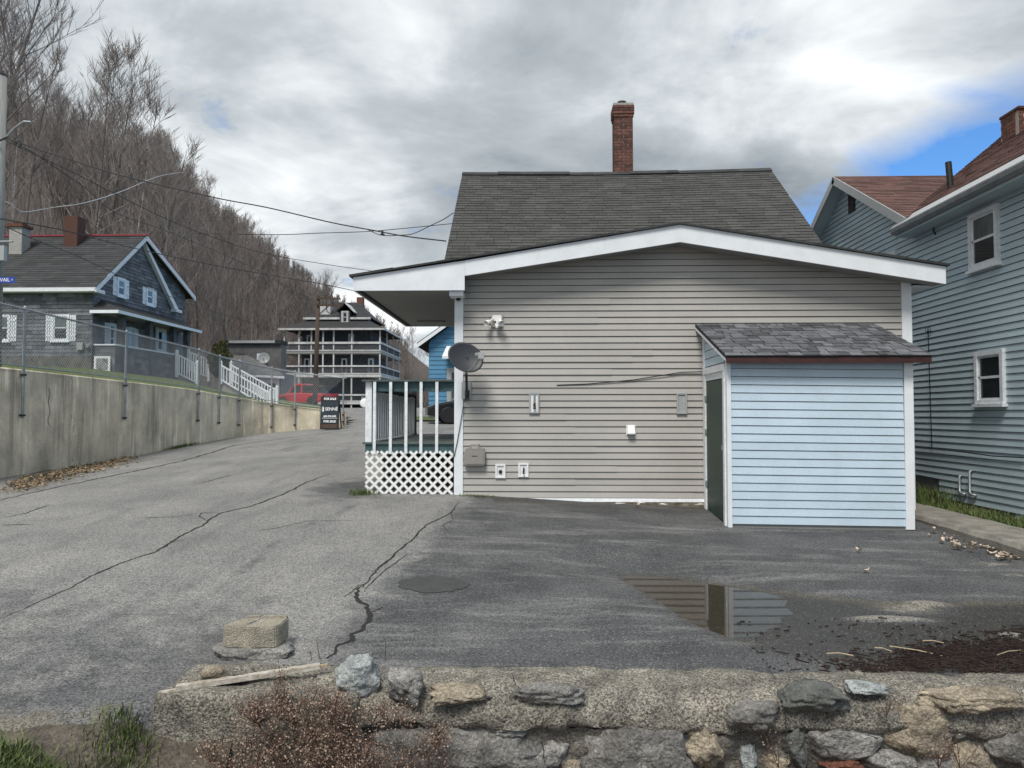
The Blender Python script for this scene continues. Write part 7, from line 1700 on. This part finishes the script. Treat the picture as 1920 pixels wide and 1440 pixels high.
# ------------------------------------------------------------------ bare woodland
def gen_tree(seed, h, r0, lean, nb=24, spread=0.42):
    r = random.Random(seed); tr = MB(); cr = MB(); n = 9
    lx, ly = lean; P = []
    for i in range(n):
        u = i/(n-1); P.append(V(lx*h*u*u+0.12*h*0.1*math.sin(u*5+seed)*u, ly*h*u*u+0.1*h*0.1*math.cos(u*4+seed)*u, h*u))
    rad = [max(0.012, r0*(1-0.92*(i/(n-1))**0.9)) for i in range(n)]
    tr.tube(P, rad, 6, cap=False)
    def on(u): k = min(int(u*(n-1)), n-2); f = u*(n-1)-k; return P[k].lerp(P[k+1], f), rad[k]*(1-f)+rad[k+1]*f
    def branch(p, d, L, rr, lvl):
        seg = 3; Q = [p]; dd = d.copy()
        for s_ in range(seg):
            dd = (dd+V(r.uniform(-.22, .22), r.uniform(-.22, .22), 0.16)).normalized(); Q.append(Q[-1]+dd*L/seg)
        cr.tube(Q, [rr, rr*0.75, rr*0.5, max(rr*0.25, 0.006)], 3, cap=False)
        if lvl == 0:
            for k in range(6):
                u = r.uniform(0.25, 1.0)*seg; j = min(int(u), seg-1); q = Q[j].lerp(Q[j+1], u-j); a = r.uniform(0, 6.28)
                e = (dd*0.9+V(math.cos(a), math.sin(a), 0.25)*0.75).normalized(); branch(q, e, L*r.uniform(0.3, 0.5), rr*0.5, 1)
        elif lvl == 1:
            for k in range(5):
                u = r.uniform(0.2, 1.0)*seg; j = min(int(u), seg-1); q = Q[j].lerp(Q[j+1], u-j); a = r.uniform(0, 6.28)
                e = (dd+V(math.cos(a), math.sin(a), 0.3)*0.8).normalized(); l2 = r.uniform(0.35, 0.9)
                cr.tube([q, q+e*l2*0.5+V(0, 0, 0.02), q+e*l2+V(0, 0, 0.08)], [0.013, 0.010, 0.005], 3, cap=False)
    for k in range(nb):
        u = r.uniform(0.28, 0.97); p, rr = on(u); a = r.uniform(0, 6.28); el = r.uniform(0.7, 1.15)
        d = V(math.cos(a)*math.cos(el), math.sin(a)*math.cos(el), math.sin(el)); branch(p, d, h*spread*(1.12-u)*r.uniform(0.7, 1.15)+0.6, max(rr*0.45, 0.02), 0)
    return tr, cr
def mesh_of(mb, name, m):
    me = bpy.data.meshes.new(name); me.from_pydata(mb.v, [], mb.f); me.materials.append(M[m]); me.polygons.foreach_set('use_smooth', [True]*len(mb.f)); me.update(); return me
VAR = []
for i in range(9):
    birch = i in (6, 7, 8); h = (17.5, 16, 18.5, 15, 17, 14, 15.5, 14, 16.5)[i]; r_ = random.Random(100+i)
    tr, cr = gen_tree(50+i, h, (0.17, 0.14, 0.2, 0.13, 0.16, 0.12, 0.11, 0.095, 0.12)[i], (r_.uniform(-.06, .10), r_.uniform(-.06, .04)), nb=(30, 26, 34, 24, 28, 24, 18, 16, 20)[i], spread=(0.42, 0.4, 0.46, 0.38, 0.42, 0.4, 0.3, 0.3, 0.3)[i])
    VAR.append((mesh_of(tr, 'trunk', 'birch' if birch else 'bark'), mesh_of(cr, 'crown', 'twig'), h, birch))
HL = {False: 'bare grey-brown tree among the leafless wood on the hillside', True: 'slender pale-barked birch among the leafless wood on the hillside'}
def plant_tree(x, y, z, v, scale, rz, label, group, name, tilt=(0, 0)):
    trm, crm, h, birch = VAR[v]
    t = thing(name, label, 'tree', (x, y, z), group); t.rotation_euler = (tilt[0], tilt[1], rz); t.scale = (scale,)*3
    for nm, me in (('trunk', trm), ('crown', crm)):
        o = bpy.data.objects.new(nm, me); COL.objects.link(o); o.parent = t
def project(p):
    d = Matrix.Rotation(-PITCH, 3, 'X') @ (Matrix.Rotation(-YAW, 3, 'Z') @ (Vector(p)-CAM)); return PX+F_PX*d.x/d.y, PY-F_PX*d.z/d.y
def sky_line(px): return float(np.interp(px, [-120, 130, 180, 215, 228, 300, 345, 400, 440, 520, 600, 660, 760], [-400, -120, 0, 85, 170, 205, 285, 355, 385, 455, 515, 560, 600]))
r = random.Random(11); placed = []; tries = 0
while len(placed) < 272 and tries < 60000:
    tries += 1
    y = 42+190*r.random()**1.5; x = -17-r.random()*(0.72*y+5)
    xf = float(np.interp(y, [36, 46, 58, 66, 100, 130, 300], [-18, -19, -22, -30, -31, -27, -27]))
    if x > xf-1.0: continue
    if y < 48 and x > -21: continue
    z = float(hill(x, y))-0.2
    px, py = project((x, y, z))
    if px < -110 or px > 700: continue
    if y < 60 and px > 400: continue
    sp = 2.1+0.004*(y-42)
    if any((a-x)**2+(b-y)**2 < sp*sp for a, b in placed): continue
    v = r.choice([0, 1, 2, 3, 4, 5, 0, 2, 4, 6, 7, 8]); sc_ = r.uniform(0.85, 1.2)
    if y < 60: sc_ *= 1.10
    lim = sky_line(px+0.05*(VAR[v][2])*F_PX/y)+r.uniform(0, 60); lim = max(lim, float(np.interp(px, [-100, 60, 230, 300], [120, 190, 270, -900]))+r.uniform(-60, 50)) if y > 58 else lim; zmax = CAMZ+(776-lim)*y/F_PX; sc_ = min(sc_, (zmax-z)/VAR[v][2])
    if sc_ < 0.55: continue
    birch = VAR[v][3]
    plant_tree(x, y, z, v, sc_, r.uniform(0, 6.28), HL[birch], 'birches on the wooded hillside' if birch else 'bare trees on the wooded hillside', 'birch_tree' if birch else 'bare_tree', (r.gauss(0, .05), r.gauss(0.04, .06)))
    placed.append((x, y))
# a few that stand out
for px, Y, v, s_, lab_ in ((640, 110, 5, 0.95, 'lone bare tree rising above the porch house roof'), (540, 74, 7, 0.9, 'leaning pale birch just left of the porch house'), (462, 72, 8, 0.95, 'pale birch leaning right above the flat roofed building'),
                           (500, 80, 6, 0.9, 'second pale birch right of the one above the flat roofed building')):
    x = atY(px-40 if v != 5 else px, 700, Y).x; z = float(hill(x, Y)) if x < -30 else 2.2
    plant_tree(x, Y, z, v, s_, r.uniform(0, 6.28), lab_, None, 'birch_tree' if v > 5 else 'bare_tree', (0, 0.22) if v != 5 else (0, 0))
for k in range(16):
    px = r.uniform(690, 860); Y = r.uniform(105, 150); x = atY(px, 700, Y).x
    plant_tree(x, Y, 2.1, r.choice([1, 3, 5]), r.uniform(0.55, 0.85), r.uniform(0, 6.28), 'distant bare tree between the porch house and the blue cottage', 'distant bare trees by the street', 'bare_tree')
# undergrowth
mb = MB(); cnt = 0; rs = random.Random(19)
while cnt < 26000:
    y = 41+170*rs.random()**1.4; x = -16.5-rs.random()*(0.70*y+3)
    xf = float(np.interp(y, [36, 46, 58, 66, 100, 130, 300], [-18, -19, -22, -30, -31, -27, -27]))
    if x > xf+0.8: continue
    if y < 47 and x > -19: continue
    z = float(hill(x, y))-0.3; h = rs.uniform(1.0, 4.2); d = V(rs.gauss(0, .18)*h, rs.gauss(0, .18)*h, h); w2 = 0.012+0.00016*y
    b = V(x, y, z); m_ = b+d*0.55+V(rs.uniform(-.15, .15), 0, 0); n0 = len(mb.v)
    for q, k in ((b, 1.0), (m_, 0.7)): mb.v += [tuple(q+V(w2*k, 0, 0)), tuple(q+V(-w2*k*0.5, w2*k*0.85, 0)), tuple(q+V(-w2*k*0.5, -w2*k*0.85, 0))]
    mb.v.append(tuple(b+d)); 
    for k in range(3): k2 = (k+1) % 3; mb.f += [(n0+k, n0+k2, n0+3+k2, n0+3+k), (n0+3+k, n0+3+k2, n0+6)]
    cnt += 1
o = mb.build('hillside_brush', 'twig', kind='stuff'); lab(o, 'leafless brown brush covering the wooded hillside', 'brush')
mb = MB()
for k in range(3000):
    px = rs.uniform(745, 860); Y = rs.uniform(98, 125); p = atY(px, 760, Y); h = rs.uniform(2, 6.5); d = V(rs.gauss(0, .15)*h, 0, h); p.z = 2.0
    mb.tube([p, p+d*0.5+V(rs.uniform(-.2, .2), 0, 0), p+d], [0.035, 0.025, 0.01], 3, cap=False)
o = mb.build('street_brush', 'twig', kind='stuff'); lab(o, 'leafless brush at the end of the street behind the blue cottage', 'brush')

mb = MB(); rs = random.Random(5); cnt = 0
while cnt < 520:
    y = rs.uniform(115, 330); x = -26-rs.random()*0.5*y
    z = float(hill(x, y))-0.5; px, py = project((x, y, z))
    if px < 280 or px > 760: continue
    h = min(rs.uniform(11, 17), CAMZ+(776-sky_line(px)-rs.uniform(5, 45))*y/F_PX-z)
    if h < 5: continue
    lx = rs.gauss(0.03, .06)*h; w2 = 0.07+y*0.0003
    mb.tube([(x, y, z), (x+lx*0.3, y, z+h*0.5), (x+lx, y, z+h)], [w2, w2*0.7, w2*0.2], 4, cap=False)
    for k in range(34):
        u = rs.uniform(0.25, 0.98); a = rs.uniform(0, 6.28); L = h*0.3*(1.15-u)*rs.uniform(0.6, 1.2)+0.5; b = V(x+lx*u*u, y, z+h*u); d = V(math.cos(a)*0.55, math.sin(a)*0.55, 0.8)*L
        mb.tube([b, b+d*0.5+V(rs.uniform(-.2, .2), 0, 0), b+d], [0.05, 0.04, 0.02], 3, cap=False)
        for q in range(2):
            c = b+d*rs.uniform(0.3, 0.9); mb.tube([c, c+V(rs.uniform(-.5, .5), rs.uniform(-.5, .5), rs.uniform(.3, .9))], [0.03, 0.012], 3, cap=False)
    cnt += 1
o = mb.build('far_wood', 'twig', kind='stuff'); lab(o, 'far leafless wood along the crest of the hill', 'wood')
